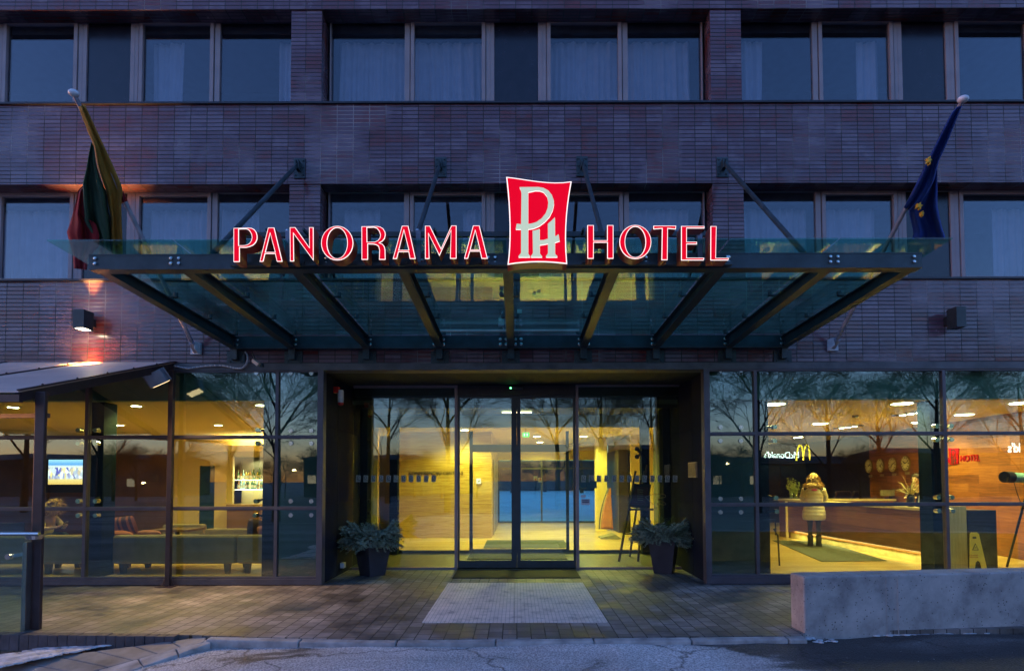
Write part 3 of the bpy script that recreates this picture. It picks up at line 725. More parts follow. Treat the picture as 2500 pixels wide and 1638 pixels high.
# ---- floors, ceilings, interior walls
MB().box(XL, xrl - .13, .11, 12, 0, FL).box(xrl - .12, xrr + .12, YI + .06, 12, 0, FL).box(xrr + .13, XR, .11, 12, 0, FL).build('lobby_floor', WOODF, hotel)
MB().box(xrl - .12, xrr + .12, YD - .0, YI + .05, .002, .03).build('vestibule_floor', VFLOOR, hotel)
MB().box(XL, xrl - .13, .31, 12, CEIL, CEIL + .1).box(xrl - .12, xrr + .12, YI + .31, 12, CEIL, CEIL + .1).box(xrr + .13, XR, .31, 12, CEIL, CEIL + .1).build('lobby_ceiling', M_ceil, hotel)
iw = MB()
iw.box(-4.05, -3.98, 1.48, 6.4, FL, CEIL).box(4.0, 4.07, 1.48, 7.5, FL, CEIL).box(3.3, 4.0, 7.5, 7.56, FL, CEIL)      # room dividers
iw.box(XL, XL + .1, .3, 12, FL, CEIL).box(XR - .1, XR, .3, 12, FL, CEIL).box(3.36, 3.42, 7.56, 11.9, FL, CEIL)
iw.build('partition_wall', M_ystl, hotel)
# lounge end wall: brown panelling left, bright bar surround right
YB = 7.7
xb = lambda px: xf(px, YB); zb_ = lambda py: zf(py, YB)
MB().box(XL + .1, xb(415), YB, YB + .1, FL, CEIL).build('panelled_wall', M_brown, hotel)
bw = MB()
bw.box(xb(415), xb(486), YB, YB + .1, FL, CEIL).box(xb(486), xb(524), YB, YB + .1, zb_(1135), CEIL).box(xb(524), xb(568), YB, YB + .1, FL, CEIL)
bw.box(xb(568), xb(650), YB, YB + .1, zb_(1113), CEIL).box(xb(650), -4.05, YB, YB + .1, FL, CEIL)
bw.box(xb(568), xb(650), YB + .55, YB + .6, FL, CEIL)
bw.build('bar_wall', M_cream, hotel)
MB().box(xb(470), -4.06, YB - .5, YB - .45, zb_(1100) - .02, zb_(1088)).box(xb(470), -4.06, YB - .44, YB, zb_(1100), zb_(1100) + .03).build('cove', M_cream, hotel)
MB().box(xb(486), xb(524), YB + .04, YB + .09, FL, zb_(1135)).build('green_glass_door', mat('green_door_glass', (0.02, 0.05, 0.035), 0.15), hotel)
MB().box(xb(568), xb(650), YB - .35, YB + .5, zb_(1240), zb_(1228)).build('bar_counter', mat('counter_oak', (0.40, 0.24, 0.07), 0.35), hotel)
MB().box(xb(568), xb(650), YB - .3, YB - .26, FL, zb_(1240)).build('bar_front', M_brown, hotel)
MB().box(xb(568), xb(650), YB + .52, YB + .545, zb_(1169), zb_(1113)).build('bar_mirror', mat('bar_mirror', (0.15, 0.13, 0.09), 0.2, metal=.5), hotel)
for py in (1169, 1193): MB().box(xb(568) + .005, xb(650), YB + .1, YB + .5, zb_(py) - .02, zb_(py)).build('bar_shelf', glow('lit_glass_shelf', (1, .95, .75), .8), hotel)
MB().box(xb(628), xb(629), YB - .01, YB, FL, 1).build('wall_joint', M_brown, hotel)
# lobby: veneer lift block, back glazing
YW = 6.5
MB().box(xf(974, YW), -.69, YW, YW + .02, FL, CEIL).build('veneer_wall', TRAV, hotel)
MB().box(-.86, -.69, YW + .021, 11.6, FL, CEIL).build('lift_wall', plank_mat('veneer_side', (0.30, 0.15, 0.03), (0.50, 0.31, 0.08), (0.66, 0.46, 0.16), 3.2, 0.62, 0.35, 'yz', 1.2), hotel)
for y in (7.2, 8.5, 9.8): MB().box(-.695, -.66, y, y + .95, FL, 2.2).build('lift_door', mat('brushed_lift_door', (0.45, 0.36, 0.2), 0.3, metal=.8), hotel)
MB().box(xf(974, YW), -.86, 11.5, 11.6, FL, CEIL).box(XL, xf(974, YW), 11.9, 12, FL, CEIL).box(-.7, 3.3, 11.7, 11.8, zf(1123, 11.7), CEIL).box(4.1, XR, 11.9, 12, FL, CEIL).build('rear_wall', M_ystl, hotel)
rg = MB()
for x in (-.67, .9, 3.28): rg.box(x - .03, x + .03, 11.7, 11.78, FL, zf(1123, 11.7))
rg.box(-.7, 3.3, 11.705, 11.775, FL, FL + .06).box(-.64, 3.25, 11.71, 11.77, 2.0, 2.05)
rgf = rg.build('rear_window', M_door, hotel)
MB().box(-.64, .87, 11.735, 11.745, .11, 2.0).box(.93, 3.25, 11.735, 11.745, .11, 2.0).box(-.64, 3.25, 11.735, 11.745, 2.05, zf(1123, 11.7)).build('pane', glass('dusk_tint_rear_glass', (.66, .93, 1.0), .03), rgf)  # turquoise dusk light on the snow outside is put into the pane tint
MB().box(3.0, 3.29, 7.8, 11.6, FL, 2.5).build('cabinet_wall', mat('dark_cabinet', (0.03, 0.022, 0.015), 0.35), hotel)
# reception: slanting walnut wall, dark rear
w = MB(); a0, a1 = (9.58, .32), (10.42, 7.8)
w.hexa([(a0[0], a0[1], FL), (a0[0] + .1, a0[1], FL), (a1[0] + .1, a1[1], FL), (a1[0], a1[1], FL)], [(a0[0], a0[1], CEIL), (a0[0] + .1, a0[1], CEIL), (a1[0] + .1, a1[1], CEIL), (a1[0], a1[1], CEIL)])
w.build('walnut_wall', WALN, hotel)
MB().box(4.2, XR, 11.6, 11.7, FL, CEIL - .02).box(10.5, 10.6, 7.8, 11.6, FL, CEIL).build('dark_panelled_wall', mat('dark_back_wall', (0.035, 0.022, 0.012), 0.4, var=.4), hotel)

# ================================================================ CEILING LIGHTS (real lamps)
LG = 0.9
LAMP = (1.0, 0.72, 0.19)
LOBBY = (1.0, 0.84, 0.20)
def spot(x, y, z, w, size=.12, col=LAMP, ang=150, parent=None):
    l = bpy.data.lights.new('lamp', 'SPOT'); l.energy = w * LG; l.color = col; l.spot_size = R(ang); l.spot_blend = .6; l.shadow_soft_size = size
    o = bpy.data.objects.new('lamp', l); COL.objects.link(o)
    o.location = (x, y, z)
    if parent is not None: o.parent = parent; o.location = Vector((x, y, z)) - ORG[parent.name]
    return o
E_lamp = glow('warm_downlight', (1.0, .86, .55), 9)
def downlight(x, y, w, label, r=.085, grp='round ceiling downlights', col=None):
    t = thing('ceiling_light', label, 'ceiling light', (x, y, CEIL), grp)
    MB().lathe((x, y, 0), [(r + .035, CEIL - .012), (r + .035, CEIL - .002), (r, CEIL - .002), (r, CEIL - .012)], 18).build('trim_ring', mat('white_trim', (.7, .65, .5), .4), t)
    MB().cyl((x, y, CEIL - .016), (x, y, CEIL - .006), r * .92, n=18).build('diffuser', E_lamp, t)
    spot(x, y, CEIL - .04, w, r, col=col or LAMP, parent=t)
    return t
WL = 42
def dl(px, py, w, label, **k):
    c = atz(px, py, CEIL); return downlight(c.x, c.y, w, label, **k)
dl(32, 993, WL * .55, 'leftmost round downlight in the lounge ceiling behind the thick brown post')
dl(333, 990, WL * .55, 'round downlight in the front row over the lounge between the two brown posts')
dl(292, 1037, WL * .55, 'round downlight in the second row of the lounge ceiling right of the dark column')
dl(533, 1037, WL * .55, 'round downlight in the second row of the lounge ceiling nearest the bar')
dl(637, 988, WL * .35, 'round downlight in the front row of the lounge ceiling beside the dark pier')
downlight(-6.2, 5.9, WL * 1.5, 'round downlight deep in the lounge in front of the lit bar wall')
BIG = dict(r=.17, grp='large round reception downlights')
dl(1892, 985, WL * .45, 'large round downlight at the left front corner of the reception ceiling', **BIG)
dl(2003, 1033, WL * 1.7, 'large round downlight deep in the reception ceiling above the customer', **BIG)
dl(2202, 984, WL * .4, 'large round downlight at the front of the reception ceiling near the dark column', **BIG)
dl(2246, 1030, WL * 1.7, 'large round downlight deep in the reception ceiling beside the walnut wall', **BIG)
dl(2354, 1011, WL, 'large round reception downlight right of the dark column close to the walnut wall', **BIG)
for i, (x, y, w) in enumerate(((-1.35, 5.75, 70), (.6, 4.9, 85), (2.3, 4.9, 85), (.6, 8.0, 80), (2.0, 8.0, 70), (.8, 10.6, 50))):
    downlight(x, y, w, ('round downlight grazing the striped veneer wall', 'round downlight behind the inner doors on the centre line', 'round downlight in the lobby ceiling behind the easel', 'round downlight half way down the lobby beside the lift doors', 'round downlight half way down the lobby by the dark cabinets', 'round downlight at the far end of the lobby before the rear window')[i], r=.11, grp='lobby downlights', col=LOBBY)
t = thing('ceiling_light', 'slim vestibule lamp between the outer and inner entrance doors', 'ceiling light', (0, 2.6, 3.0))
MB().box(-.3, .3, 2.55, 2.65, 2.98, 3.0).build('diffuser', glow('vest_lamp', (1, .86, .5), 1.5), t); spot(0, 2.6, 2.95, 9, .2, col=LOBBY, parent=t, ang=120)
downlight(8.6, .75, WL, 'large round downlight at the right edge over the wet floor sign', **BIG)
def trackbar(px0, py0, px1, py1, label):
    a, b = atz(px0, py0, CEIL), atz(px1, py1, CEIL)
    t = thing('recessed_spotlight_bar', label, 'ceiling light', tuple((a + b) / 2), 'recessed spotlight bars')
    MB().bar((a.x, a.y, CEIL - .01), (b.x, b.y, CEIL - .01), .16, .016).build('housing', M_blk, t)
    m_ = MB()
    for f in (.25, .5, .75):
        p = a.lerp(b, f); m_.cyl((p.x, p.y, CEIL - .026), (p.x, p.y, CEIL - .019), .055, n=12)
    m_.build('lamp_face', E_lamp, t)
    c = (a + b) / 2; spot(c.x, c.y, CEIL - .06, 25, .08, ang=120, parent=t)
trackbar(2040, 1045, 2102, 1037, 'black three lamp spotlight bar in the middle of the reception ceiling')
trackbar(2184, 1014, 2266, 1002, 'black three lamp spotlight bar in the reception ceiling nearest the dark column')
trackbar(1936, 1068, 1962, 1064, 'black spotlight bar furthest back in the reception ceiling')
# cove strip over the bar
l = bpy.data.lights.new('lamp', 'AREA'); l.energy = 22 * LG; l.color = (1, .72, .30); l.shape = 'RECTANGLE'; l.size = 3.6; l.size_y = .08
o = bpy.data.objects.new('lamp', l); COL.objects.link(o); o.location = (-7.6 + 1.2, YB - .25, zb_(1092)); o.rotation_euler = (R(180), 0, 0); o.parent = hotel
# lamp inside the bar niche
spot((xb(568) + xb(650)) / 2, YB + .3, zb_(1118), 10, .05, (1, .85, .55), 160)
# ================================================================ ENTRANCE CANOPY
YF, YR = -3.0, -.11
pF = lambda px, py: at(px, py, YF)
zft, zfb = pF(1262, 619).z, pF(1262, 656).z                       # front beam
zrt, zrb = at(1247, 820, YR).z, at(1247, 850, YR).z               # rear beam
XCL, XCR = pF(216, 655).x, pF(2252, 650).x
can = thing('entrance_canopy', 'green glass entrance canopy on nine dark steel beams above the doors', 'canopy', (-.11, -1.5, zrb))
def ibeam_x(x0, x1, y, z0, z1, d=.13, t=.012):
    m_ = MB(); m_.box(x0, x1, y, y + t, z0 + t, z1 - t)            # web towards the street side
    m_.box(x0, x1, y - .004, y + d, z0, z0 + t).box(x0, x1, y - .004, y + d, z1 - t, z1)
    return m_
fb = ibeam_x(XCL, XCR, YF, zfb, zft).build('front_beam', M_steel, can)
MB().box(XCL, XCR, YR - .012, YR, zrb + .012, zrt - .012).box(XCL, XCR, YR - .016, YR + .09, zrb, zrb + .012).box(XCL, XCR, YR - .016, YR + .09, zrt - .012, zrt).build('rear_beam', M_steel, can)
BX = [xf(px, YR, 835) for px in (573, 711, 893, 1072, 1247, 1425, 1603, 1780, 1915)]
BX[0] = XCL + .05; BX[-1] = XCR - .05
clips = MB()
for i, x in enumerate(BX):
    m_ = MB(); y0, y1 = YF + .14, YR - .018
    s0, s1 = (zfb + .014, zft - .014), (zrb + .014, zrt - .002)
    w, t = .055, .010
    def seg(xa, xb_, za, zb1, zc, zd):
        m_.hexa([(xa, y0, za), (xb_, y0, za), (xb_, y0, zb1), (xa, y0, zb1)], [(xa, y1, zc), (xb_, y1, zc), (xb_, y1, zd), (xa, y1, zd)])
    seg(x - .006, x + .006, s0[0] + t, s0[1] - t, s1[0] + t, s1[1] - t)
    seg(x - w, x + w, s0[0], s0[0] + t, s1[0], s1[0] + t)
    seg(x - w, x + w, s0[1] - t, s0[1], s1[1] - t, s1[1])
    m_.build('beam', M_steel, can)
    br = MB().box(x - .14, x + .14, -.022, -.002, zrb - .22, zrb - .02).box(x - .05, x + .05, -.10, -.022, zrb - .16, zrb - .001)
    for dx in (-.09, .09):
        for dz in (-.18, -.06): br.cyl((x + dx, -.035, zrb + dz), (x + dx, -.022, zrb + dz), .016, n=8)
    br.build('wall_bracket', M_steel, can)
zgF, zgR = zft + .085, zrt + .05                                    # glass stands above the steel on clamps
YG0, YG1 = YF - .12, -.03
def zg(y): return zgF + (zgR - zgF) * (y - YF) / (YR - YF)
GX = [pF(140, 592).x - .02] + [(BX[i]) for i in range(1, 8)] + [pF(2307, 590).x]
for a, b in zip(GX[:-1], GX[1:]):
    g = .012
    MB().hexa([(a + g, YG0, zg(YG0)), (b - g, YG0, zg(YG0)), (b - g, YG0, zg(YG0) + .014), (a + g, YG0, zg(YG0) + .014)],
              [(a + g, YG1, zg(YG1)), (b - g, YG1, zg(YG1)), (b - g, YG1, zg(YG1) + .014), (a + g, YG1, zg(YG1) + .014)]).build('glass_panel', G_can, can)
for i, x in enumerate(BX):
    for y in (-2.55, -1.75, -.95, -.22):
        z = zg(y)
        for s in ((-1, 1) if 0 < i < 8 else ((1,) if i == 0 else (-1,))):
            cp = MB(); cp.cyl((x + s * .10, y, z - .05), (x + s * .10, y, z - .003), .026, n=10); cp.box(x, x + s * .12, y - .02, y + .02, z - .062, z - .045).build('glass_clamp', M_steel, can)
bo = MB()
for px in (233, 418, 437, 797, 1192, 1209, 1577, 1775, 1779, 2027, 2045, 2231):
    for dz in (.38, .72):
        x = pF(px, 640).x; z = zfb + (zft - zfb) * dz
        bo.lathe((x, 0, z), [(.019, YF - .004), (.019, YF - .012), (.010, YF - .019)], 8, axis='y')
for i, x in enumerate(BX):
    for s in ((-1, 1) if 0 < i < 8 else ((1,) if i == 0 else (-1,))):
        for k in ((.07, .16) if i == 4 else (.07,)):
            for dz in (.3, .7): 
                z = zrb + (zrt - zrb) * dz
                bo.lathe((x + s * k, 0, z), [(.026, YR - .012), (.026, YR - .024), (.013, YR - .026), (.013, YR - .04)], 10, axis='y')
bo.build('bolt', M_chr, can)
# stay rods with their wall plates
for px, py, bi in ((731, 405, 1), (1076, 402, 3), (1421, 400, 5), (1764, 402, 7)):
    c = at(px, py, -.02); x = BX[bi]
    wp = MB().box(c.x - .09, c.x + .09, -.022, -.002, c.z - .20, c.z + .12)
    for dx in (-.06, .06):
        for dz in (-.15, -.03, .08): wp.cyl((c.x + dx, -.04, c.z + dz), (c.x + dx, -.022, c.z + dz), .013, n=8)
    for dx in (-.022, .022): wp.box(c.x + dx - .006, c.x + dx + .006, -.13, -.022, c.z - .10, c.z + .04)
    p = Vector((c.x, -.10, c.z - .03)); q = Vector((x, -2.62, zft + .02))
    d = (q - p).normalized()
    wp.bar(p, p + d * .22, .018, .05)
    rod = MB().cyl(p + d * .17, p + d * .24, .018, .030, 12).cyl(p + d * .24, q - d * .2, .030, .030, 14).cyl(q - d * .2, q - d * .12, .030, .016, 12).bar(q - d * .14, q, .018, .05)
    wp.build('rod_plate', M_steel, can)
    rod.build('stay_rod', M_steel, can, smooth=False)
MB().cyl((BX[3] + .05, -.4, zrb + .20), (BX[5] - .1, -.4, zrb + .20), .018, n=8).build('conduit', mat('white_conduit', (.6, .62, .6), .5), can)
wi = MB()
wi.tube([(BX[4] - .12, -.35, zrb + .5), (BX[4] - .16, -.4, zrb + .4), (BX[4] - .1, -.45, zrb + .2)], .006, 5)
wi.box(BX[4] - .18, BX[4] - .10, -.5, -.42, zrb + .25, zrb + .36).box(BX[4] + .10, BX[4] + .17, -.6, -.54, zrb + .40, zrb + .46)
wi.build('cable', mat('pale_cable', (.45, .5, .5), .5), can)

# ================================================================ ILLUMINATED SIGN
YS = -3.24                                                          # face plane of the letters
M_can = mat('red_letter_return', (0.42, 0.06, 0.03), 0.4, var=.2, coat=.3)
M_red = glow('lit_red_face', (0.80, 0.0, 0.018), .175)
M_wht = glow('lit_white_edge', (1.0, 0.85, 0.82), .25)
M_mint = glow('lit_mint_face', (0.60, 0.70, 0.55), .15)
sign = thing('hotel_sign', 'lit red PANORAMA HOTEL lettering with red emblem panel standing on the canopy edge', 'sign', (at(1262, 640, YS).x, YS + .1, zft))
def conv(pts, ox, oy, sc):
    r = []
    for p in pts:
        w = at(ox + p[0] / sc, oy + p[1] / sc, YS); r.append((w.x, w.z))
    return r
def ell(cx, cy, rx, ry, n=28, rev=False):
    r = [(cx + rx * math.cos(2 * math.pi * i / n), cy + ry * math.sin(2 * math.pi * i / n)) for i in range(n)]
    return r[::-1] if rev else r
def smooth_pts(pts, cor=()):
    return pts
A = (560, 530, 7.0); B = (880, 530, 7.0); C = (1400, 530, 5.95)
LET = [
 (A, [[(75,193),(330,187),(385,193),(432,217),(465,262),(482,325),(480,385),(455,440),(412,485),(355,510),(290,527),(180,527),(180,770),(75,770)], [(165,212),(290,210),(325,222),(358,258),(382,305),(388,355),(378,405),(350,450),(305,478),(250,488),(165,489)]]),
 (A, [[(665,185),(770,185),(910,765),(815,765),(785,632),(615,632),(582,765),(520,765)], [(700,285),(783,602),(622,602)]]),
 (A, [[(1035,180),(1130,180),(1368,520),(1365,180),(1440,180),(1440,750),(1100,290),(1107,760),(1040,760)]]),
 (A, [ell(1845, 450, 275, 294), ell(1845, 450, 172, 262)]),
 (B, [[(20,165),(290,160),(340,170),(390,200),(425,255),(432,310),(415,375),(375,420),(330,445),(378,464),(412,504),(426,560),(430,732),(320,732),(325,570),(308,505),(270,480),(220,470),(130,468),(130,732),(22,732)], [(115,187),(230,182),(280,200),(322,250),(342,315),(330,365),(300,402),(250,427),(118,430)]]),
 (B, [[(710,155),(820,155),(945,718),(845,718),(823,600),(654,600),(624,718),(555,718)], [(744,235),(824,566),(660,566)]]),
 (B, [[(1105,155),(1190,155),(1378,540),(1555,150),(1642,150),(1642,715),(1532,715),(1548,240),(1350,668),(1165,295),(1180,718),(1105,718)]]),
 (B, [[(1925,150),(2035,150),(2175,715),(2070,715),(2042,592),(1872,592),(1837,715),(1772,715)], [(1962,240),(2038,560),(1880,560)]]),
 (C, [[(200,122),(295,122),(295,342),(488,342),(488,122),(580,122),(580,608),(490,608),(490,375),(295,375),(292,608),(203,608)]]),
 (C, [ell(898, 366, 232, 247), ell(898, 366, 148, 222)]),
 (C, [[(1160,130),(1490,130),(1485,182),(1370,172),(1365,628),(1278,628),(1285,172),(1160,182)]]),
 (C, [[(1563,135),(1900,135),(1900,168),(1645,168),(1645,363),(1792,363),(1792,399),(1645,399),(1645,595),(1897,595),(1890,632),(1563,632)]]),
 (C, [[(1990,137),(2077,137),(2067,597),(2257,597),(2245,632),(1988,632)]]),
]
NAMES = 'PANORAMAHOTEL'
def inset(pts, d):
    """move a closed outline inwards by d (mitred); outlines are first made counter-clockwise"""
    ar = sum(pts[i][0] * pts[(i + 1) % len(pts)][1] - pts[(i + 1) % len(pts)][0] * pts[i][1] for i in range(len(pts)))
    if ar < 0: pts = pts[::-1]
    n = len(pts); out = []
    for i in range(n):
        a, b, c = pts[i - 1], pts[i], pts[(i + 1) % n]
        u = Vector((b[0] - a[0], b[1] - a[1])); w = Vector((c[0] - b[0], c[1] - b[1]))
        if u.length < 1e-9 or w.length < 1e-9: out.append(b); continue
        u.normalize(); w.normalize()
        n1, n2 = Vector((-u.y, u.x)), Vector((-w.y, w.x)); mm = n1 + n2
        if mm.length < 1e-6: out.append(b); continue
        mm.normalize(); k = d / max(.38, mm.dot(n1)); out.append((b[0] + mm.x * k, b[1] + mm.y * k))
    return out
def lit_shape(shapes, nm, parent, label=None, y=YS, depth=.15, edge=.0062):
    me = curve_mesh(shapes, 0.0, depth / 2)
    body = place_mesh(me, nm, M_can, Matrix.Translation((0, y + depth / 2, 0)) @ FACE, parent)
    if label: body['label'] = label
    place_mesh(curve_mesh(shapes, 0, .002), 'glowing_edge', M_wht, Matrix.Translation((0, y - .0025, 0)) @ FACE, body)
    place_mesh(curve_mesh([(inset(p, edge if k == 0 else -edge), sm) for k, (p, sm) in enumerate(shapes)], 0, .002), 'lit_face', M_red, Matrix.Translation((0, y - .006, 0)) @ FACE, body)
    return body
for (src, sh), ch in zip(LET, NAMES):
    o = lit_shape([(conv(p, *src), False) for p in sh], 'letter', sign, 'red letter %s' % ch)
E = (1220, 420, 5.995)
def bez(a, b, c, d, n=8):
    return [tuple(a[k] * (1 - t) ** 3 + 3 * b[k] * t * (1 - t) ** 2 + 3 * c[k] * t * t * (1 - t) + d[k] * t ** 3 for k in (0, 1)) for t in [i / n for i in range(n)]]
emb = bez((95, 93), (380, 120), (720, 215), (1050, 158)) + bez((1050, 158), (1000, 430), (935, 830), (985, 1362)) + bez((985, 1362), (700, 1325), (420, 1320), (115, 1372)) + bez((115, 1372), (160, 1080), (155, 560), (95, 93))
ep = lit_shape([(conv(emb, *E), False)], 'emblem_panel', sign, 'red curved square with pale intertwined P and H', y=YS - .02, depth=.17, edge=.010)
PP = [[(290,250),(560,248),(640,262),(710,300),(760,365),(787,440),(790,500),(770,590),(725,680),(655,755),(575,815),(490,850),(415,860),(415,1200),(425,1230),(442,1248),(442,1265),(275,1265),(275,1248),(300,1225),(312,1200),(312,860),(235,860),(248,782),(312,788),(318,340),(308,290)],
      [(415,322),(520,300),(585,302),(640,322),(690,385),(708,460),(700,550),(670,630),(610,705),(530,760),(470,778),(415,785)]]
HH = [[(480,885),(530,873),(582,855),(582,1020),(640,1018),(703,1000),(702,782),(750,742),(803,688),(805,965),(830,955),(857,933),(873,1030),(805,1055),(805,1205),(815,1230),(838,1248),(838,1265),(675,1265),(675,1248),(697,1225),(704,1200),(703,1070),(582,1090),(585,1205),(595,1230),(615,1248),(615,1265),(455,1265),(455,1248),(475,1228),(485,1200)]]
def shift(pts, dx, dy): return [(p[0] + dx, p[1] + dy) for p in pts]
for grp in (PP, HH):
    me = curve_mesh([(conv(shift(p, 2, 9), *E), False) for p in grp], 0, .001); place_mesh(me, 'emblem_highlight', M_wht, Matrix.Translation((0, YS - .0295, 0)) @ FACE, ep)
    me = curve_mesh([(conv(p, *E), False) for p in grp], 0, .003); place_mesh(me, 'emblem_lettering', M_mint, Matrix.Translation((0, YS - .033, 0)) @ FACE, ep)
# sign rail and posts
zr = at(1262, 573, -2.95).z
MB().box(at(600, 573, -2.95).x, at(1742, 573, -2.95).x, -2.97, -2.93, zr - .025, zr + .025).box(at(560, 640, -3.07).x, at(1790, 640, -3.07).x, -3.06, -3.02, zfb + .015, zfb + .05).build('sign_rail', M_steel, sign)
for px in (705, 1022, 1707):
    x = at(px, 600, -2.99).x
    MB().box(x - .025, x + .025, -3.02, -2.975, zft - .12, zr + .02).bar((x, -2.95, zft + .02), (x + .06, -2.8, zr - .1), .02).build('post', mat('galvanised_post', (.18, .19, .24), .4, metal=.5), sign)
    MB().ball((x - .01, -3.0, zr + .02), .022, 8).ball((x + .05, -3.03, zfb + .07), .025, 8).build('bolt', M_chr, sign)
for px in (580, 650, 740, 830, 905, 990, 1060, 1175, 1425, 1550, 1625, 1690, 1720):
    x = at(px, 600, YS + .15).x
    MB().box(x - .012, x + .012, YS + .15, -2.97, zr - .012, zr + .012).box(x - .012, x + .012, YS + .15, -3.06, zfb + .03, zfb + .05).build('letter_bracket', M_steel, sign)

# ================================================================ FLAG POLES AND FLAGS
def flagpole(bpx, bpy_, tpx, tpy, label, alt):
    b = at(bpx, bpy_, -.06)
    tp = atx(tpx, tpy, b.x)
    t = thing('flagpole', label, 'flagpole', tuple(b), 'slanting flagpoles on the facade')
    d = (tp - b).normalized()
    MB().cyl(b, tp - d * .02, .032, .024, 14).build('pole', mat('pole_metal', (.38, .38, .45), .35, metal=.7), t, smooth=False)
    s = 1 if alt else -1
    MB().box(b.x - .075, b.x + .075, -.05, -.004, b.z - .08, b.z + .10).hexa([(b.x - s * .07, -.05, b.z - .08), (b.x - s * .06, -.05, b.z - .08), (b.x - s * .06, -.05, b.z + .1), (b.x - s * .07, -.05, b.z + .1)], [(b.x - s * .045, -.14, b.z - .02), (b.x - s * .035, -.14, b.z - .02), (b.x - s * .035, -.14, b.z + .1), (b.x - s * .045, -.14, b.z + .1)]).build('wall_bracket', mat('white_bracket', (.55, .56, .6), .5), t)
    MB().cyl(b - d * .05, b + d * .12, .045, n=14).build('socket', mat('pole_metal', (.3, .3, .36), .35), t)
    o = MB().ball(tuple(tp), .045, 16, (1.3, 1.1, .85)).build('finial', mat('white_finial', (.68, .70, .74), .35), t, smooth=True)
    return t, b, tp
fpL, bL, tL = flagpole(476, 852, 180, 228, 'slanting metal flagpole with a white knob carrying the yellow green and red flag', False)
fpR, bR, tR = flagpole(2036, 843, 2351, 243, 'slanting metal flagpole with a white knob carrying the dark blue starred flag', True)
def flag_strip(left, right, b, tp, n=26, nc=14, amp=.05, seed=1, yoff=0.0, ycap=None):
    """cloth between two falling edges, in the plane of its pole, with folds and a real thickness"""
    rd = random.Random(seed); ph = [rd.random() * 6 for _ in range(5)]
    def along(poly, t):
        L_ = [0]
        for p, q in zip(poly[:-1], poly[1:]): L_.append(L_[-1] + math.hypot(q[0] - p[0], q[1] - p[1]))
        s = t * L_[-1]
        for i in range(len(poly) - 1):
            if s <= L_[i + 1] or i == len(poly) - 2:
                f = (s - L_[i]) / max(1e-6, L_[i + 1] - L_[i]); return (poly[i][0] + (poly[i + 1][0] - poly[i][0]) * f, poly[i][1] + (poly[i + 1][1] - poly[i][1]) * f)
    rows = []
    for i in range(n + 1):
        t = i / n; l, r_ = along(left, t), along(right, t); row = []
        for j in range(nc + 1):
            u = j / nc; px = l[0] + (r_[0] - l[0]) * u; py = l[1] + (r_[1] - l[1]) * u
            f = min(1, max(0, (py - (228 if b.x < 0 else 243)) / 620))
            if b.x < 0: ppx, pyy = 180 + (476 - 180) * (py - 228) / 624, min(py, 600)
            else: ppx, pyy = 2351 - (2351 - 2036) * (py - 243) / 600, min(py, 600)
            if py > 600: ppx = 356.5 if b.x < 0 else 2163.6
            Y = atx(ppx, pyy, b.x).y - .055
            if ycap is not None: Y = min(Y, ycap)
            a = amp * min(1, .3 + t * 1.3)
            Y += a * math.sin(u * 9 + ph[0] + t * 1.5) + a * .5 * math.sin(u * 17 + ph[1] - t * 3) + yoff
            w = at(px, py, Y); row.append((w.x, w.y, w.z))
        rows.append(row)
    return rows
def cv(pts, ox, oy, sc): return [(ox + p[0] / sc, oy + p[1] / sc) for p in pts]
def cloth(name, col): 
    return mat(name, col, .85, var=.22, scale=3, bump=.3, bscale=9)
LF = (140, 200, 3.247)
lf = thing('flag', 'limp yellow green and red tricolour flag hanging from the slanting pole', 'flag', tuple(at(250, 480, -1.9)))
YC = -1.35
MB().sheet(flag_strip(cv([(165,200),(215,330),(262,450),(290,505),(310,650),(350,780),(392,880),(402,980),(420,1060),(425,1275),(432,1440)], *LF), cv([(216,180),(308,380),(418,615),(500,800),(518,872),(503,960),(508,1100),(512,1200),(515,1275),(518,1440)], *LF), bL, tL, seed=3, amp=.03), .006).build('yellow_stripe', cloth('yellow_cloth', (.38, .21, .03)), lf, smooth=True)
MB().sheet(flag_strip(cv([(268,480),(248,570),(228,690),(200,800),(205,930),(215,1050),(215,1110),(260,1180),(320,1275),(335,1400)], *LF), cv([(285,500),(305,650),(345,780),(388,880),(402,1000),(420,1080),(425,1200),(428,1275),(430,1400)], *LF), bL, tL, seed=5, amp=.06, yoff=-.03), .006).build('green_stripe', cloth('green_cloth', (.035, .095, .06)), lf, smooth=True)
MB().sheet(flag_strip(cv([(205,820),(165,860),(135,1000),(100,1120),(75,1190),(95,1270),(125,1380),(130,1478)], *LF), cv([(215,830),(215,960),(225,1080),(300,1115),(330,1210),(330,1300),(240,1400),(232,1490)], *LF), bL, tL, seed=8, amp=.05, yoff=-.05), .006).build('red_stripe', cloth('red_cloth', (.24, .010, .022)), lf, smooth=True)
MB().sheet(flag_strip(cv([(498,830),(500,900),(503,965)], *LF), cv([(505,840),(530,890),(556,942)], *LF), bL, tL, n=5, nc=4, seed=2, amp=.01), .006).build('red_corner', cloth('red_cloth', (.24, .010, .022)), lf)
RF = (2150, 220, 3.39)
rf = thing('flag', 'limp dark blue flag with yellow stars hanging from the slanting pole', 'flag', tuple(at(2290, 480, -1.6)), )
MB().sheet(flag_strip(cv([(634,140),(588,190),(520,320),(416,530),(362,640),(312,740),(244,880),(192,972)], *RF), cv([(676,130),(614,285),(556,430),(482,590),(440,760),(370,880),(320,960),(262,1010)], *RF), bR, tR, n=40, seed=11, amp=.035), .006).build('wound_cloth', cloth('blue_cloth', (.008, .045, .26)), rf, smooth=True)
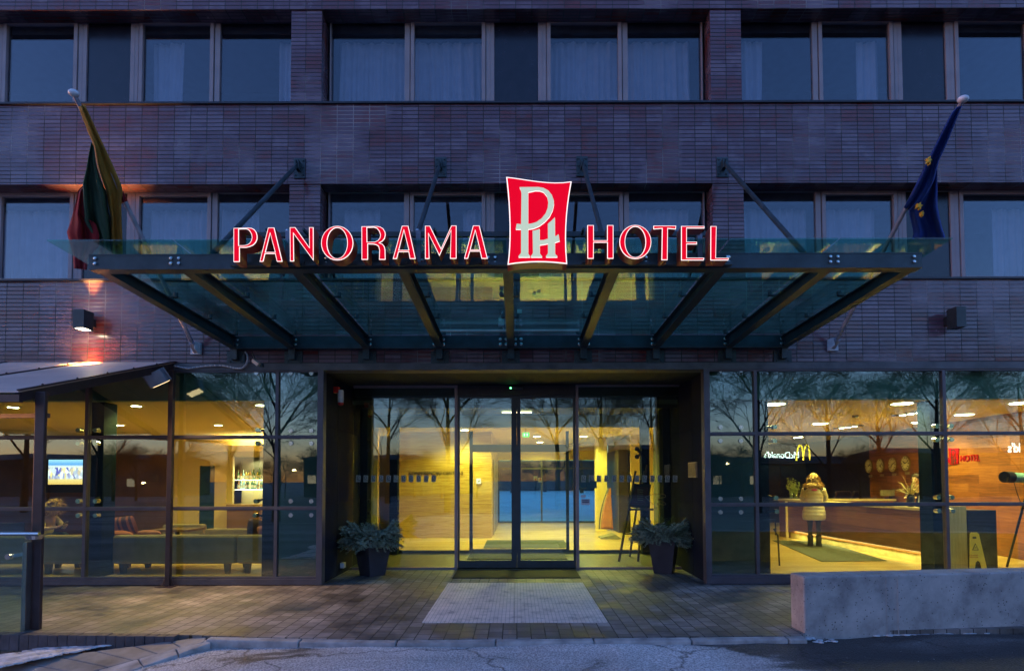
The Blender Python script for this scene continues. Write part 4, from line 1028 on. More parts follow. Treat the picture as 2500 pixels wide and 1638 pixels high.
MB().sheet(flag_strip(cv([(455,600),(400,700),(330,850),(250,960),(235,1010),(262,1120),(275,1180),(262,1235)], *RF), cv([(466,600),(470,740),(470,880),(470,960),(490,1060),(512,1150),(530,1200),(535,1235)], *RF), bR, tR, nc=24, n=30, seed=13, amp=.05, yoff=.05), .006).build('hanging_cloth', cloth('blue_cloth', (.008, .045, .26)), rf, smooth=True)
def star(cx, cy, r_, rot=0.0, sx=1.0):
    return [(cx + sx * (r_ if k % 2 == 0 else r_ * .42) * math.sin(rot + k * math.pi / 5), cy - (r_ if k % 2 == 0 else r_ * .42) * math.cos(rot + k * math.pi / 5)) for k in range(10)]
M_star = mat('yellow_star', (.62, .42, .05), .8)
for cx_, cy_, rr_, sx_, yy in ((408, 578, 34, .55, -.08), (325, 955, 30, .95, -.06), (350, 1018, 24, .6, -.06)):
    py = 220 + cy_ / 3.39; f = (py - 243) / 620; Y = atx(2351 - 315 * (py - 243) / 600, py, bR.x).y + yy - .06
    pts = []
    for p in star(cx_, cy_, rr_, .3, sx_):
        w_ = at(2150 + p[0] / 3.39, 220 + p[1] / 3.39, Y); pts.append((w_.x, w_.z))
    MB().poly(pts, Y, Y + .05).build('star', M_star, rf)

# ================================================================ WALL LAMPS, SIREN, PLAQUE, SMALL FITTINGS
def wall_lamp(pxl, pxr, pyt, pyb, lit, label):
    a, b = at(pxl, pyt, -.30), at(pxr, pyb, -.30)
    x0, x1 = a.x, b.x; z0, z1 = b.z, a.z
    t = thing('wall_lamp', label, 'wall lamp', ((x0 + x1) / 2, -.2, z0))
    w = .012
    m_ = MB().box(x0, x1, -.30, -.30 + w, z0, z1).box(x0, x1, -.10 - w, -.10, z0, z1).box(x0, x0 + w, -.30 + w, -.10 - w, z0, z1).box(x1 - w, x1, -.30 + w, -.10 - w, z0, z1)
    m_.build('housing', mat('charcoal_lamp', (.035, .045, .05), .35, metal=.3), t)
    MB().box((x0 + x1) / 2 - .05, (x0 + x1) / 2 + .05, -.10, -.002, (z0 + z1) / 2 - .06, (z0 + z1) / 2 + .06).build('arm', M_blk, t)
    g = (z1 - z0) * .12
    MB().box(x0 + .014, x1 - .014, -.285, -.115, z0 + g * .2, z0 + g * .2 + .006).box(x0 + .014, x1 - .014, -.285, -.115, z1 - g, z1 - g + .006).build('lens', glow('lit_lens', (1, .86, .6), 6) if lit else mat('unlit_lens', (.1, .1, .12), .2), t)
    if lit:
        cx_, cy_ = (x0 + x1) / 2, -.13
        for zz, rx in ((z0 - .015, 0), (z1 + .015, 180)):
            l = bpy.data.lights.new('lamp', 'SPOT'); l.energy = 190; l.color = (1, .43, .11); l.spot_size = R(54); l.spot_blend = 1.0; l.shadow_soft_size = .04
            o = bpy.data.objects.new('lamp', l); COL.objects.link(o); o.parent = t; o.location = Vector((cx_, cy_, zz)) - ORG[t.name]; o.rotation_euler = (R(rx) + (R(-6) if rx == 0 else R(6)), 0, 0)
    return t
wall_lamp(178, 204, 755, 800, True, 'lit charcoal box lamp throwing orange light up and down the tiles')
wall_lamp(2335, 2360, 748, 797, False, 'unlit charcoal box lamp on the tiles under the blue flag')
c = at(834, 967, .5)
t = thing('alarm_siren', 'white alarm siren with a red base on the dark recess wall', 'siren', (xrl + .05, c.y, c.z - .12))
z = at(834, 967, .5).z
MB().lathe((xrl + .11, .55, z), [(.045, -.10), (.05, -.05), (.05, .09), (.04, .11)], 12).build('horn', mat('siren_white', (.7, .7, .7), .5), t)
MB().lathe((xrl + .11, .55, z), [(.02, -.15), (.045, -.13), (.047, -.101)], 12).box(xrl + .001, xrl + .08, .50, .60, z + .06, z + .16).build('red_lens', mat('siren_red', (.55, .02, .02), .3), t)
c = atx(1693, 1145, xrr - .02)
t = thing('wall_plaque', 'small framed brass plaque on the right dark recess wall', 'plaque', (xrr - .02, c.y, c.z - .15))
y0, y1 = atx(1703, 1145, xrr).y, atx(1683, 1145, xrr).y; z0, z1 = atx(1693, 1165, xrr).z, atx(1693, 1128, xrr).z
MB().box(xrr - .022, xrr - .001, y0, y1, z0, z1).build('frame', mat('brass_frame', (.5, .40, .25), .35, metal=.7), t)
MB().box(xrr - .028, xrr - .0225, y0 + .02, y1 - .02, z0 + .02, z1 - .02).build('plate', mat('brass_plate', (.30, .22, .10), .4, metal=.6, var=.4, scale=30), t)
c = atx(838, 1379, xrl + .04)
t = MB().box(xrl + .002, xrl + .07, c.y - .06, c.y + .06, c.z - .045, c.z + .045).box(xrl + .07, xrl + .078, c.y - .03, c.y + .03, c.z - .03, c.z + .03).build('socket_box', mat('white_box', (.6, .62, .65), .5), origin=(xrl, c.y, c.z), bevel=.008)
tag(t, 'small white socket box low on the left recess wall beside the planter', 'socket')
zs = zD(946); x0, x1 = xD(1242), xD(1277)
t = thing('door_sensor', 'flat black door sensor with a green light above the sliding doors', 'sensor', ((x0 + x1) / 2, YD - .1, zs - .04))
MB().box(x0, x1, YD - .13, YD - .062, zs - .045, zs + .0).build('housing', mat('sensor_black', (.06, .06, .07), .35), t, bevel=.008)
MB().ball((x0 + .04, YD - .135, zs - .03), .012, 8).build('green_light', glow('green_led', (.1, 1, .25), 4), t)
# door closer boxes behind glass
for a, b in ((905, 968), (1553, 1612)):
    o = MB().box(xD(a), xD(b), YD + .12, YD + .22, zD(960), zD(951)).build('air_heater_tube', mat('pale_tube', (.35, .35, .2), .4), origin=(xD(a), YD + .2, zD(960)), bevel=.01)
    tag(o, 'pale heater tube behind the %s of the entrance' % ('upper left glass' if a < 1000 else 'upper right glass'), 'heater')
# white cable and a small camera by the canopy corner
pts = [at(px, py, -.05) for px, py in ((425, 893), (460, 899), (500, 894), (545, 893), (575, 899), (592, 898), (603, 885), (604, 868), (598, 858))]
def smoothline(p, n=4):
    r = []
    for i in range(len(p) - 1):
        a, b_, c_, d_ = p[max(0, i - 1)], p[i], p[i + 1], p[min(len(p) - 1, i + 2)]
        for k in range(n):
            t_ = k / n; r.append(.5 * ((2 * b_) + (c_ - a) * t_ + (2 * a - 5 * b_ + 4 * c_ - d_) * t_ * t_ + (3 * b_ - a - 3 * c_ + d_) * t_ ** 3))
    return r + [p[-1]]
o = MB().tube(smoothline(pts), .014, 8).build('power_cable', mat('grey_cable', (.42, .42, .46), .5), smooth=True)
tag(o, 'grey cable sagging along the lintel from the shelter to the canopy corner', 'cable')
c = at(628, 888, -.25)
t = thing('security_camera', 'small pale camera on a short arm under the left canopy corner', 'camera', tuple(c))
MB().bar(c + Vector((-.06, 0, .05)), c + Vector((.05, -.04, -.03)), .06, .05).build('body', mat('camera_beige', (.35, .32, .28), .5), t)
MB().bar(c + Vector((-.02, 0, .03)), c + Vector((-.16, .18, .2)), .018).box(c.x + .05, c.x + .09, c.y - .03, c.y + .03, c.z - .05, c.z).build('arm', M_steel, t)

# ================================================================ LEAN-TO SHELTER AT THE LEFT
xs = at(425, 887, -.02).x; zsh = at(425, 886, -.02).z
e0 = atx(46, 958, xs); slope = (zsh - e0.z) / (0 - e0.y)
sh = thing('lean_to_shelter', 'brown sloping sheet roof on dark posts against the left end of the facade', 'shelter', (xs - 2, -1.4, 0))
M_rf = mat('brown_roof_sheet', (.60, .47, .42), .5, metal=.0, var=.15, scale=2, bump=.03)
M_post = mat('oxide_brown_post', (.055, .035, .038), .4, metal=.2, var=.2)
ye = e0.y
def roofz(y): return zsh + slope * y
xsL = xs - 5.2
m_ = MB()
xx = [xsL, xs - 2.66, xs - 1.33, xs]
for a, b in zip(xx[:-1], xx[1:]):
    m_.hexa([(a + .008, ye, roofz(ye)), (b - .008, ye, roofz(ye)), (b - .008, ye, roofz(ye) + .02), (a + .008, ye, roofz(ye) + .02)], [(a + .008, -.005, roofz(-.005)), (b - .008, -.005, roofz(-.005)), (b - .008, -.005, roofz(-.005) + .02), (a + .008, -.005, roofz(-.005) + .02)])
m_.build('roof', M_rf, sh)
m_ = MB()
for x in xx: m_.bar((x, ye - .0, roofz(ye) + .028), (x, -.01, roofz(-.01) + .028), .05, .014)
for x in xx:
    for k in range(5): y = ye + .3 + k * .5; m_.ball((x, y, roofz(y) + .04), .014, 6)
m_.build('roof_seam', M_post, sh)
m_ = MB()
for x in (xs - .04, xs - 2.0, xs - 4.0): m_.bar((x, ye + .05, roofz(ye + .05) - .055), (x, -.02, roofz(-.02) - .055), .07, .10)
m_.bar((xsL, ye + .03, roofz(ye) - .06), (xs, ye + .03, roofz(ye) - .06), .05, .08)
m_.build('rafter', M_post, sh)
pb = atz(84, 1536, 0.0)
xp = pb.x
MB().box(xp - .055, xp + .055, pb.y - .01, pb.y + .035, 0, roofz(pb.y) - .02).build('thick_post', M_post, sh, bevel=.006)
q = atz(405, 1433, 0.0)
m_ = MB().box(q.x - .035, q.x + .035, q.y + .02, q.y + .09, .012, roofz(q.y) - .08)
m_.box(q.x - .14, q.x + .11, q.y - .06, q.y + .13, .0, .012)
m_.hexa([(q.x - .10, q.y + .05, .012), (q.x + .09, q.y + .05, .012), (q.x + .09, q.y + .062, .012), (q.x - .10, q.y + .062, .012)], [(q.x - .036, q.y + .05, .16), (q.x + .036, q.y + .05, .16), (q.x + .036, q.y + .062, .16), (q.x - .036, q.y + .062, .16)])
m_.build('thin_post', M_post, sh, bevel=.004)
MB().bar((xs - 4.8, -.5, 2.55), (xp, pb.y + .1, 2.36), .05, .05).build('cross_brace', M_post, sh)
c = at(384, 922, -.45)
t = thing('floodlight', 'pale square floodlight under the shelter roof by the thin post', 'floodlight', tuple(c))
rot = Matrix.Rotation(R(-24), 3, 'Y') @ Matrix.Rotation(R(25), 3, 'X')
def rb(m_, c_, sx, sy, sz, rot_=rot):
    v = [c_ + rot_ @ Vector((a * sx / 2, b_ * sy / 2, d_ * sz / 2)) for a, b_, d_ in ((-1, -1, -1), (1, -1, -1), (1, 1, -1), (-1, 1, -1), (-1, -1, 1), (1, -1, 1), (1, 1, 1), (-1, 1, 1))]
    return m_.hexa([v[0], v[1], v[2], v[3]], [v[4], v[5], v[6], v[7]])
rb(MB(), c, .26, .14, .20).build('housing', mat('flood_grey', (.35, .38, .45), .4, metal=.4), t, bevel=.01)
m_ = MB()
for k in range(5): rb(m_, c + rot @ Vector((-.10 + k * .05, .085, 0)), .008, .03, .19)
m_.bar(c + rot @ Vector((-.17, 0, .1)), c + rot @ Vector((-.17, 0, -.1)), .015).bar(c + rot @ Vector((.16, 0, .1)), c + rot @ Vector((.16, 0, -.1)), .015).bar(c + Vector((.05, 0, 0)), (q.x, q.y + .05, c.z + .05), .02)
m_.build('bracket', mat('flood_bracket', (.25, .27, .32), .4), t)
rb(MB(), c + rot @ Vector((0, 0, -.103)), .22, .11, .006).build('lens', glow('added_flood_glow', (1, .75, .4), .5), t)  # lens glow added to go with the spot; the floodlight itself is off
l = bpy.data.lights.new('lamp', 'SPOT'); l.energy = 80; l.color = (1, .62, .28); l.spot_size = R(95); l.spot_blend = 1.0; l.shadow_soft_size = .08  # added spot under the unlit floodlight, makes the warm patch on the paving
o = bpy.data.objects.new('lamp', l); COL.objects.link(o); p0 = c + rot @ Vector((0, 0, -.13)); tg = atz(520, 1470, 0)
o.parent = t; o.location = p0 - ORG[t.name]; o.rotation_euler = (p0 - tg).to_track_quat('Z', 'Y').to_euler()

# glass wind screen with its handrail
gs = thing('glass_screen', 'low clear glass wind screen with a steel handrail beside the thick brown post', 'glass screen', (xp - 1.2, pb.y - .15, -.3))
ys = pb.y - .12
gx = at(55, 1400, ys).x; gt = at(30, 1276, ys).z; gb = at(50, 1590, ys).z
MB().box(gx - 2.5, gx, ys, ys + .014, max(gb, -.3), gt).build('pane', G_rail, gs)
hz = at(40, 1303, ys - .06).z
MB().cyl((gx - 2.5, ys - .06, hz), (at(96, 1303, ys - .06).x, ys - .06, hz), .022, n=14).cyl((xp, pb.y - .03, hz - .07), (xp, pb.y - .03, hz - .02), .07, .09, 16).build('handrail', M_chr, gs)
cz = at(20, 1358, ys).z
MB().cyl((at(22, 1358, ys).x, ys - .02, cz), (at(22, 1358, ys).x, ys + .03, cz), .03, n=12).bar((at(22, 1358, ys).x, ys + .02, cz), (xp - .05, pb.y, cz + .03), .03, .04).box(xp - .075, xp - .03, ys + .03, pb.y - .02, .0, hz - .1).build('clamp', M_chr, gs)
# ================================================================ GROUND
zroad = -.05
yk = atz(1250, 1560, 0).y                                           # kerb line in front of the doors
def struct(m_, name, material, **k):
    o = m_.build(name, material, **k); o['kind'] = 'structure'; return o
struct(MB().add([(-90, -400, zroad - .25), (90, -400, zroad - .25), (90, 300, zroad - .25), (-90, 300, zroad - .25), (-600, -600, zroad - .26), (600, -600, zroad - .26), (600, 600, zroad - .26), (-600, 600, zroad - .26)],
              [(0, 1, 2, 3), (4, 5, 1, 0), (5, 6, 2, 1), (6, 7, 3, 2), (7, 4, 0, 3)]), 'snow_field', mat('trodden_snow', (.10, .105, .12), .85, var=.95, scale=.45, bump=.3, bscale=2, stretch=(.35, 1.6, 1)), origin=(0, 0, 0))
# paving deck: a solid slab, its left front corner cut away where the slab path leaves
k0 = atz(514, 1551, 0); k1 = atz(340, 1546, 0); k2 = atz(60, 1543, 0)
deck = [(xrl - .0, 0), ]
outl = [(-13, .1), (-13, k2.y), (k2.x, k2.y), (k1.x, k1.y), (k0.x, k0.y), (-1.5, yk), (2.95, yk + .12), (3.1, atz(1964, 1545, 0).y + .06), (9.4, atz(2500, 1527, 0).y + .1), (13, -2.2), (13, .1), (xrr + .06, .1), (xrr + .06, YD + .04), (xrl - .06, YD + .04), (xrl - .06, .1)]
n_ = len(outl)
m_ = MB().add([(p[0], p[1], 0.0) for p in outl] + [(p[0], p[1], -.35) for p in outl], [tuple(range(n_)), tuple(range(2 * n_ - 1, n_ - 1, -1))] + [(i, (i + 1) % n_, n_ + (i + 1) % n_, n_ + i) for i in range(n_)])
struct(m_, 'paving', PAV, origin=(0, -1.5, 0))
# soldier course along the left front edge, one brick after another
m_ = MB(); rd = random.Random(4)
for i in range(38):
    x = k1.x + .4 - i * .105; 
    y = k2.y + (k1.y - k2.y) * (x - k2.x) / (k1.x - k2.x) if x < k1.x else k1.y - (x - k1.x) * .05
    m_.box(x - .049, x + .049, y - .11 - rd.random() * .008, y - .004, -.16, .004 + rd.random() * .004)
struct(m_, 'paving_edge', mat('edge_brick', (.07, .065, .075), .7, var=.4, scale=7, bump=.3), origin=(-4, k1.y, 0), bevel=.005)
# asphalt forecourt with gentle unevenness
def hgt(x, y): return zroad - .30 * max(0, min(1, (-2.3 - x) / 4.2)) + .018 * math.sin(x * 1.3 + .6) * math.sin(y * 1.9) + .012 * math.sin(x * 3.1 + y * 2.2)
rows = []
for i in range(33):
    y = -16 + 12.95 * (i / 32) + (i / 32) * .35
    rows.append([(x, y + (0 if i < 32 else 0), hgt(x, y)) for x in [-16 + 32 * j / 64 for j in range(65)]])
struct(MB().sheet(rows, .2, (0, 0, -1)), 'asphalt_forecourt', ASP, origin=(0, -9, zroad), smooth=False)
# kerb: worn concrete stones, nearly flush
M_kerb = mat('worn_kerb', (.34, .33, .33), .75, var=.45, scale=5, bump=.5, bscale=18)
m_ = MB(); pts = [(k0.x - .02, k0.y), (-1.5, yk), (2.95, yk + .12)]
def kline(x):
    for (a, b), (c, d) in zip(pts[:-1], pts[1:]):
        if x <= c: return b + (d - b) * (x - a) / (c - a)
    return pts[-1][1]
x = k0.x
while x < 2.95:
    x2 = min(2.98, x + 1.0)
    a, b = kline(x), kline(x2)
    m_.hexa([(x + .006, a - .105, -.3), (x2 - .006, b - .105, -.3), (x2 - .006, b - .003, -.3), (x + .006, a - .003, -.3)], [(x + .006, a - .10, -.012), (x2 - .006, b - .10, -.010), (x2 - .006, b - .003, -.002), (x + .006, a - .003, -.004)])
    x = x2
struct(m_, 'kerb', M_kerb, origin=(0, yk, 0), bevel=.012)
# sloping slab path at the left, with old snow between it and the paving edge
def strip(p0, p1, w0, w1, z0, z1, nx=40, ny=8, rough=.0, seed=1, thick=.2):
    rd = random.Random(seed); rows = []
    for i in range(nx + 1):
        t = i / nx; c = Vector((p0[0] + (p1[0] - p0[0]) * t, p0[1] + (p1[1] - p0[1]) * t, 0)); w = w0 + (w1 - w0) * t; row = []
        for j in range(ny + 1):
            u = j / ny; row.append((c.x, c.y - w * u, z0 + (z1 - z0) * t + rd.uniform(-rough, rough) + rough * 1.2 * math.sin(u * math.pi)))
        rows.append(row)
    return rows
# the path surface: a quadrilateral of slabs from the kerb corner down to the lower left
pa = [atz(520, 1552, -.02), atz(380, 1556, -.03), atz(0, 1640, -.28), atz(215, 1638, -.24), atz(470, 1592, -.10)]
slabs = MB()
sl0, sl1 = (atz(505, 1552, -.015), atz(500, 1566, -.03)), (atz(-160, 1640, -.24), atz(60, 1680, -.24))
nS = 7
for i in range(nS):
    a, b = i / nS + .002, (i + 1) / nS - .002
    p = sl0[0].lerp(sl1[0], a), sl0[0].lerp(sl1[0], b), sl0[1].lerp(sl1[1], b), sl0[1].lerp(sl1[1], a)
    slabs.hexa([tuple(v - Vector((0, 0, .25))) for v in p], [tuple(v) for v in p])
struct(slabs, 'slab_path', mat('path_slab', (.24, .23, .225), .7, var=.5, scale=2.5, bump=.4, bscale=14), origin=tuple(sl0[0]), bevel=.01)
# worn kerb running down beside the path
m_ = MB()
q0, q1 = [atz(514, 1560, -.03), atz(515, 1572, -.05)], [atz(20, 1700, -.25), atz(40, 1735, -.26)]
for i in range(5):
    a, b = i / 5 + .003, (i + 1) / 5 - .003
    p = q0[0].lerp(q1[0], a), q0[0].lerp(q1[0], b), q0[1].lerp(q1[1], b), q0[1].lerp(q1[1], a)
    m_.hexa([tuple(v - Vector((0, 0, .3))) for v in p], [tuple(v + Vector((0, 0, .012))) for v in p])
struct(m_, 'path_kerb', M_kerb, origin=tuple(q0[0]), bevel=.012)
# old snow
M_snow = mat('dirty_snow', (.52, .54, .58), .75, var=.45, scale=7, bump=1.0, bscale=22)
def snow_patch(poly, z, n=420, seed=3, r=(.015, .06), h=.35):
    rd = random.Random(seed); m_ = MB()
    xs_, ys_ = [p[0] for p in poly], [p[1] for p in poly]
    def inside(x, y):
        c = False
        for i in range(len(poly)):
            a, b = poly[i - 1], poly[i]
            if (a[1] > y) != (b[1] > y) and x < (b[0] - a[0]) * (y - a[1]) / (b[1] - a[1]) + a[0]: c = not c
        return c
    k = 0
    while k < n:
        x, y = rd.uniform(min(xs_), max(xs_)), rd.uniform(min(ys_), max(ys_))
        if not inside(x, y): continue
        rr = rd.uniform(*r); m_.ball((x, y, z(x, y) if callable(z) else z), rr, 6, (1.5, 1.1, h)); k += 1
    return m_
pl = [atz(px, py, -.08) for px, py in ((395, 1546), (300, 1552), (150, 1563), (0, 1583), (-60, 1600), (-60, 1640), (0, 1615), (130, 1593), (250, 1573), (345, 1557))]
m_ = snow_patch([(p.x, p.y) for p in pl], lambda x, y: -.06 + min(0, (x + 3.6)) * .05, 900, r=(.012, .045), h=.22)
tag(m_.build('dirty_snow', M_snow, origin=(-4.5, -3.2, -.1), smooth=True), 'old dirty snow lying between the paving edge and the slab path', 'snow', kind='stuff')
m_ = MB()
for i, (x0, x1, y0, y1, n) in enumerate(((1990, 2040, 1561, 1569, 16), (2135, 2330, 1543, 1552, 120), (2350, 2500, 1532, 1546, 110), (1960, 1990, 1556, 1562, 8))):
    a = [atz(px, py, zroad) for px, py in ((x0, y0), (x1, y0 - 3), (x1, y1 - 3), (x0, y1))]
    sp = snow_patch([(p.x, p.y) for p in a], zroad, n, seed=i + 9, r=(.01, .035), h=.3)
    m_.add(sp.v, sp.f)
tag(m_.build('snow_remains', M_snow, origin=(4, -3.2, zroad), smooth=True), 'thin patches of snow left along the foot of the concrete wall', 'snow', kind='stuff')
m_ = MB(); rd = random.Random(21)
for _ in range(70):
    x, y = rd.uniform(-4.5, 5.5), rd.uniform(-4.6, yk - .2); s_ = rd.uniform(.006, .02); a = rd.random() * 3
    z = hgt(x, y) + .004
    m_.add([(x + s_ * math.cos(a), y + s_ * math.sin(a), z), (x - s_ * .6 * math.sin(a), y + s_ * .6 * math.cos(a), z + .006), (x - s_ * math.cos(a), y - s_ * math.sin(a), z), (x + s_ * .6 * math.sin(a), y - s_ * .6 * math.cos(a), z + .003)], [(0, 1, 2, 3)])
tag(m_.build('litter', mat('pale_litter', (.5, .45, .42), .8), origin=(0, -4, zroad)), 'fallen leaves and scraps scattered on the asphalt', 'litter', kind='stuff')
# doormat and ribbed entrance slabs
def quadz(pxs, z): return [atz(px, py, z) for px, py in pxs]
a = quadz([(1104, 1410), (1416, 1410)], 0.012)
m_ = MB().box(-1.07, 1.05, a[0].y, YD - .12, .002, .012)
for i in range(70): 
    x = -1.06 + i * .0302; m_.box(x, x + .012, a[0].y + .01, YD - .13, .012, .016)
tag(m_.build('doormat', mat('black_ribbed_mat', (.02, .019, .019), .8, var=.4), origin=(0, .9, 0)), 'black ribbed doormat in front of the sliding doors', 'doormat')
def slab_mat():
    mt, n, b, o = nodes('ribbed_pale_slab'); L = n.links.new
    ge = N(n, 'ShaderNodeNewGeometry'); sx = N(n, 'ShaderNodeSeparateXYZ'); L(ge.outputs['Position'], sx.inputs[0]); cb = N(n, 'ShaderNodeCombineXYZ'); L(sx.outputs[1], cb.inputs[0]); L(sx.outputs[0], cb.inputs[1])
    br = N(n, 'ShaderNodeTexBrick'); br.offset = 0.0; br.inputs['Scale'].default_value = 1.0; br.inputs['Brick Width'].default_value = 0.152; br.inputs['Row Height'].default_value = 0.046
    br.inputs['Mortar Size'].default_value = 0.0045; br.inputs['Color1'].default_value = (.74, .66, .63, 1); br.inputs['Color2'].default_value = (.82, .73, .70, 1); br.inputs['Mortar'].default_value = (.52, .47, .46, 1); L(cb.outputs[0], br.inputs['Vector'])
    nz = N(n, 'ShaderNodeTexNoise'); nz.inputs['Scale'].default_value = 3.5; nz.inputs['Detail'].default_value = 9; nz.inputs['Roughness'].default_value = .7; L(ge.outputs['Position'], nz.inputs['Vector'])
    rp = ramp(n, [(.32, (.45, .46, .5)), (.45, (.9, .9, .9)), (.7, (1.1, 1.08, 1.08))]); L(nz.outputs['Fac'], rp.inputs[0])
    n2 = N(n, 'ShaderNodeTexNoise'); n2.inputs['Scale'].default_value = 11; n2.inputs['Detail'].default_value = 2; mp = N(n, 'ShaderNodeMapping'); mp.inputs['Scale'].default_value = (.5, 1, 1); L(ge.outputs['Position'], mp.inputs[0]); L(mp.outputs[0], n2.inputs['Vector'])
    r2 = ramp(n, [(.27, (.25, .25, .28)), (.31, (1, 1, 1))]); L(n2.outputs['Fac'], r2.inputs[0])
    m1 = N(n, 'ShaderNodeMix'); m1.data_type = 'RGBA'; m1.blend_type = 'MULTIPLY'; m1.inputs[0].default_value = 1; L(br.outputs['Color'], m1.inputs[6]); L(rp.outputs[0], m1.inputs[7])
    m2 = N(n, 'ShaderNodeMix'); m2.data_type = 'RGBA'; m2.blend_type = 'MULTIPLY'; m2.inputs[0].default_value = 1; L(m1.outputs[2], m2.inputs[6]); L(r2.outputs[0], m2.inputs[7])
    L(m2.outputs[2], b.inputs['Base Color']); b.inputs['Roughness'].default_value = .7
    return mt
M_tac = slab_mat()
ys_ = [atz(1260, py, 0).y for py in (1423, 1443, 1464.5, 1490.5, 1520)]
names_ = [('back', 'furthest from the street'), ('second', 'second row from the doors'), ('third', 'third row from the doors'), ('front', 'nearest the street')]
for r_ in range(4):
    for s in (0, 1):
        x0, x1 = (-1.085, -.036) if s == 0 else (-.03, 1.03)
        y1, y0 = ys_[r_] - .003, ys_[r_ + 1] + .003
        m_ = MB().box(x0, x1, y0, y1, .001, .008)
        n = 34 if r_ % 2 else 30
        for i in range(n):
            x = x0 + .012 + i * (x1 - x0 - .02) / n; 
            pass
        tag(m_.build('entrance_slab', M_tac, origin=((x0 + x1) / 2, (y0 + y1) / 2, 0)), 'pale ribbed entrance slab in the %s half, %s' % ('left' if s == 0 else 'right', names_[r_][1]), 'paving slab', 'pale ribbed slabs before the doors')
# concrete wall block at the right
b0 = atz(1964, 1545, -.0); b1 = atz(1933, 1529, 0); b2 = atz(2500, 1527, 0)
dx = (b2 - b0).normalized(); nn = Vector((-dx.y, dx.x, 0)) * .30
L_ = 6.5; p = [b0, b0 + dx * L_, b0 + dx * L_ + nn, b0 + nn * 1.0]
p[3] = Vector((b1.x, b1.y + .02, 0)); hb = at(1964, 1407, b0.y).z
m_ = MB().hexa([(v.x, v.y, -.35) for v in p], [(v.x, v.y, hb) for v in p])
t = m_.build('concrete_wall', CON, origin=tuple(b0), bevel=.018)
for k in (.95, 3.78):
    c = b0 + dx * k
    mm = MB(); mm.bar((c.x, c.y - .002, -.12), (c.x, c.y - .002, hb - .02), .012, .006)
    mm.bar((c.x + .12, c.y - .002, -.12), (c.x + .12, c.y - .002, hb - .02), .008, .006)
    mm.build('board_joint', CON, t)
tag(t, 'low pitted concrete wall in front of the reception window', 'wall')

# ================================================================ PLANTERS WITH FIR BRANCHES
def fir_spray(m_, p, d, L, rd):
    d = d.normalized(); side = d.cross(Vector((0, 0, 1))).normalized(); up = side.cross(d)
    n = int(L / .011)
    tips = [(p, d, L)]
    for k in range(4):
        f = .25 + .17 * k
        for s in (-1, 1): tips.append((p + d * L * f, (d + side * s * .85 + up * rd.uniform(-.15, .15)).normalized(), L * (.55 - .09 * k)))
    for q, e, l in tips:
        m_.mat(1); m_.cyl(q, q + e * l, .004, .0015, 4, False); m_.mat(0)
        sd = e.cross(Vector((0, 0, 1))).normalized(); uu = sd.cross(e)
        nn_ = int(l / .005)
        for i in range(nn_):
            c = q + e * l * (i + rd.random()) / nn_ + Vector((0, 0, -.25 * l * ((i / nn_) ** 2)))
            a = rd.uniform(0, 2 * math.pi)
            v = (sd * math.cos(a) + uu * abs(math.sin(a)) * .9 + e * .7).normalized() * rd.uniform(.026, .042)
            w = e.cross(v).normalized() * .0045
            m_.add([c - w, c + w, c + v + w * .3, c + v - w * .3], [(0, 1, 2, 3)])
def planter(px, py, label, blab, seed):
    c = atz(px, py, 0); cx_, cy_ = c.x, c.y + .30
    t = thing('planter', label, 'planter', (cx_, cy_, 0), 'dark tapered planters beside the doors')
    m_ = MB(); hh = .62; a0 = R(45 + (4 if px < 1200 else -5))
    def sq(r_, z): return [(cx_ + r_ * math.cos(a0 + k * math.pi / 2), cy_ + r_ * math.sin(a0 + k * math.pi / 2), z) for k in (0, 1, 2, 3)]
    a0 = R(0 + (3 if px < 1200 else 20)); r0_, r1_ = .215, .335
    m_.add(sq(r0_, 0) + sq(r1_, hh) + sq(r1_ - .035, hh) + sq(r1_ - .06, hh - .09), [(3, 2, 1, 0)] + [(i, (i + 1) % 4, 4 + (i + 1) % 4, 4 + i) for i in range(4)] + [(4 + i, 4 + (i + 1) % 4, 8 + (i + 1) % 4, 8 + i) for i in range(4)] + [(8 + i, 8 + (i + 1) % 4, 12 + (i + 1) % 4, 12 + i) for i in range(4)] + [(12, 13, 14, 15)])
    m_.build('pot', mat('dark_plum_pot', (.042, .038, .052), .38, var=.25, scale=4), t, bevel=.006)
    rd = random.Random(seed); f_ = MB()
    for k in range(80):
        a = rd.uniform(0, 2 * math.pi); el = rd.uniform(-.55, 1.0)
        d = Vector((math.cos(a) * math.cos(el), math.sin(a) * math.cos(el) * .8, math.sin(el) * .75))
        p = Vector((cx_ + .16 * math.cos(a), cy_ + .14 * math.sin(a), hh - .03 + rd.uniform(0, .08)))
        fir_spray(f_, p, d, rd.uniform(.26, .42) * (1.1 if abs(math.cos(a)) > .6 else .85), rd)
    o = f_.build('fir_branches', [mat('fir_needles', (.26, .34, .27), .55, var=.45, scale=7), mat('fir_twig', (.08, .05, .03), .8)], t)
    return t
planter(898, 1411, 'dark square planter full of cut fir branches left of the doors by the white socket', '', 5)
planter(1633, 1404, 'dark square planter full of cut fir branches right of the doors beneath the plaque', '', 9)

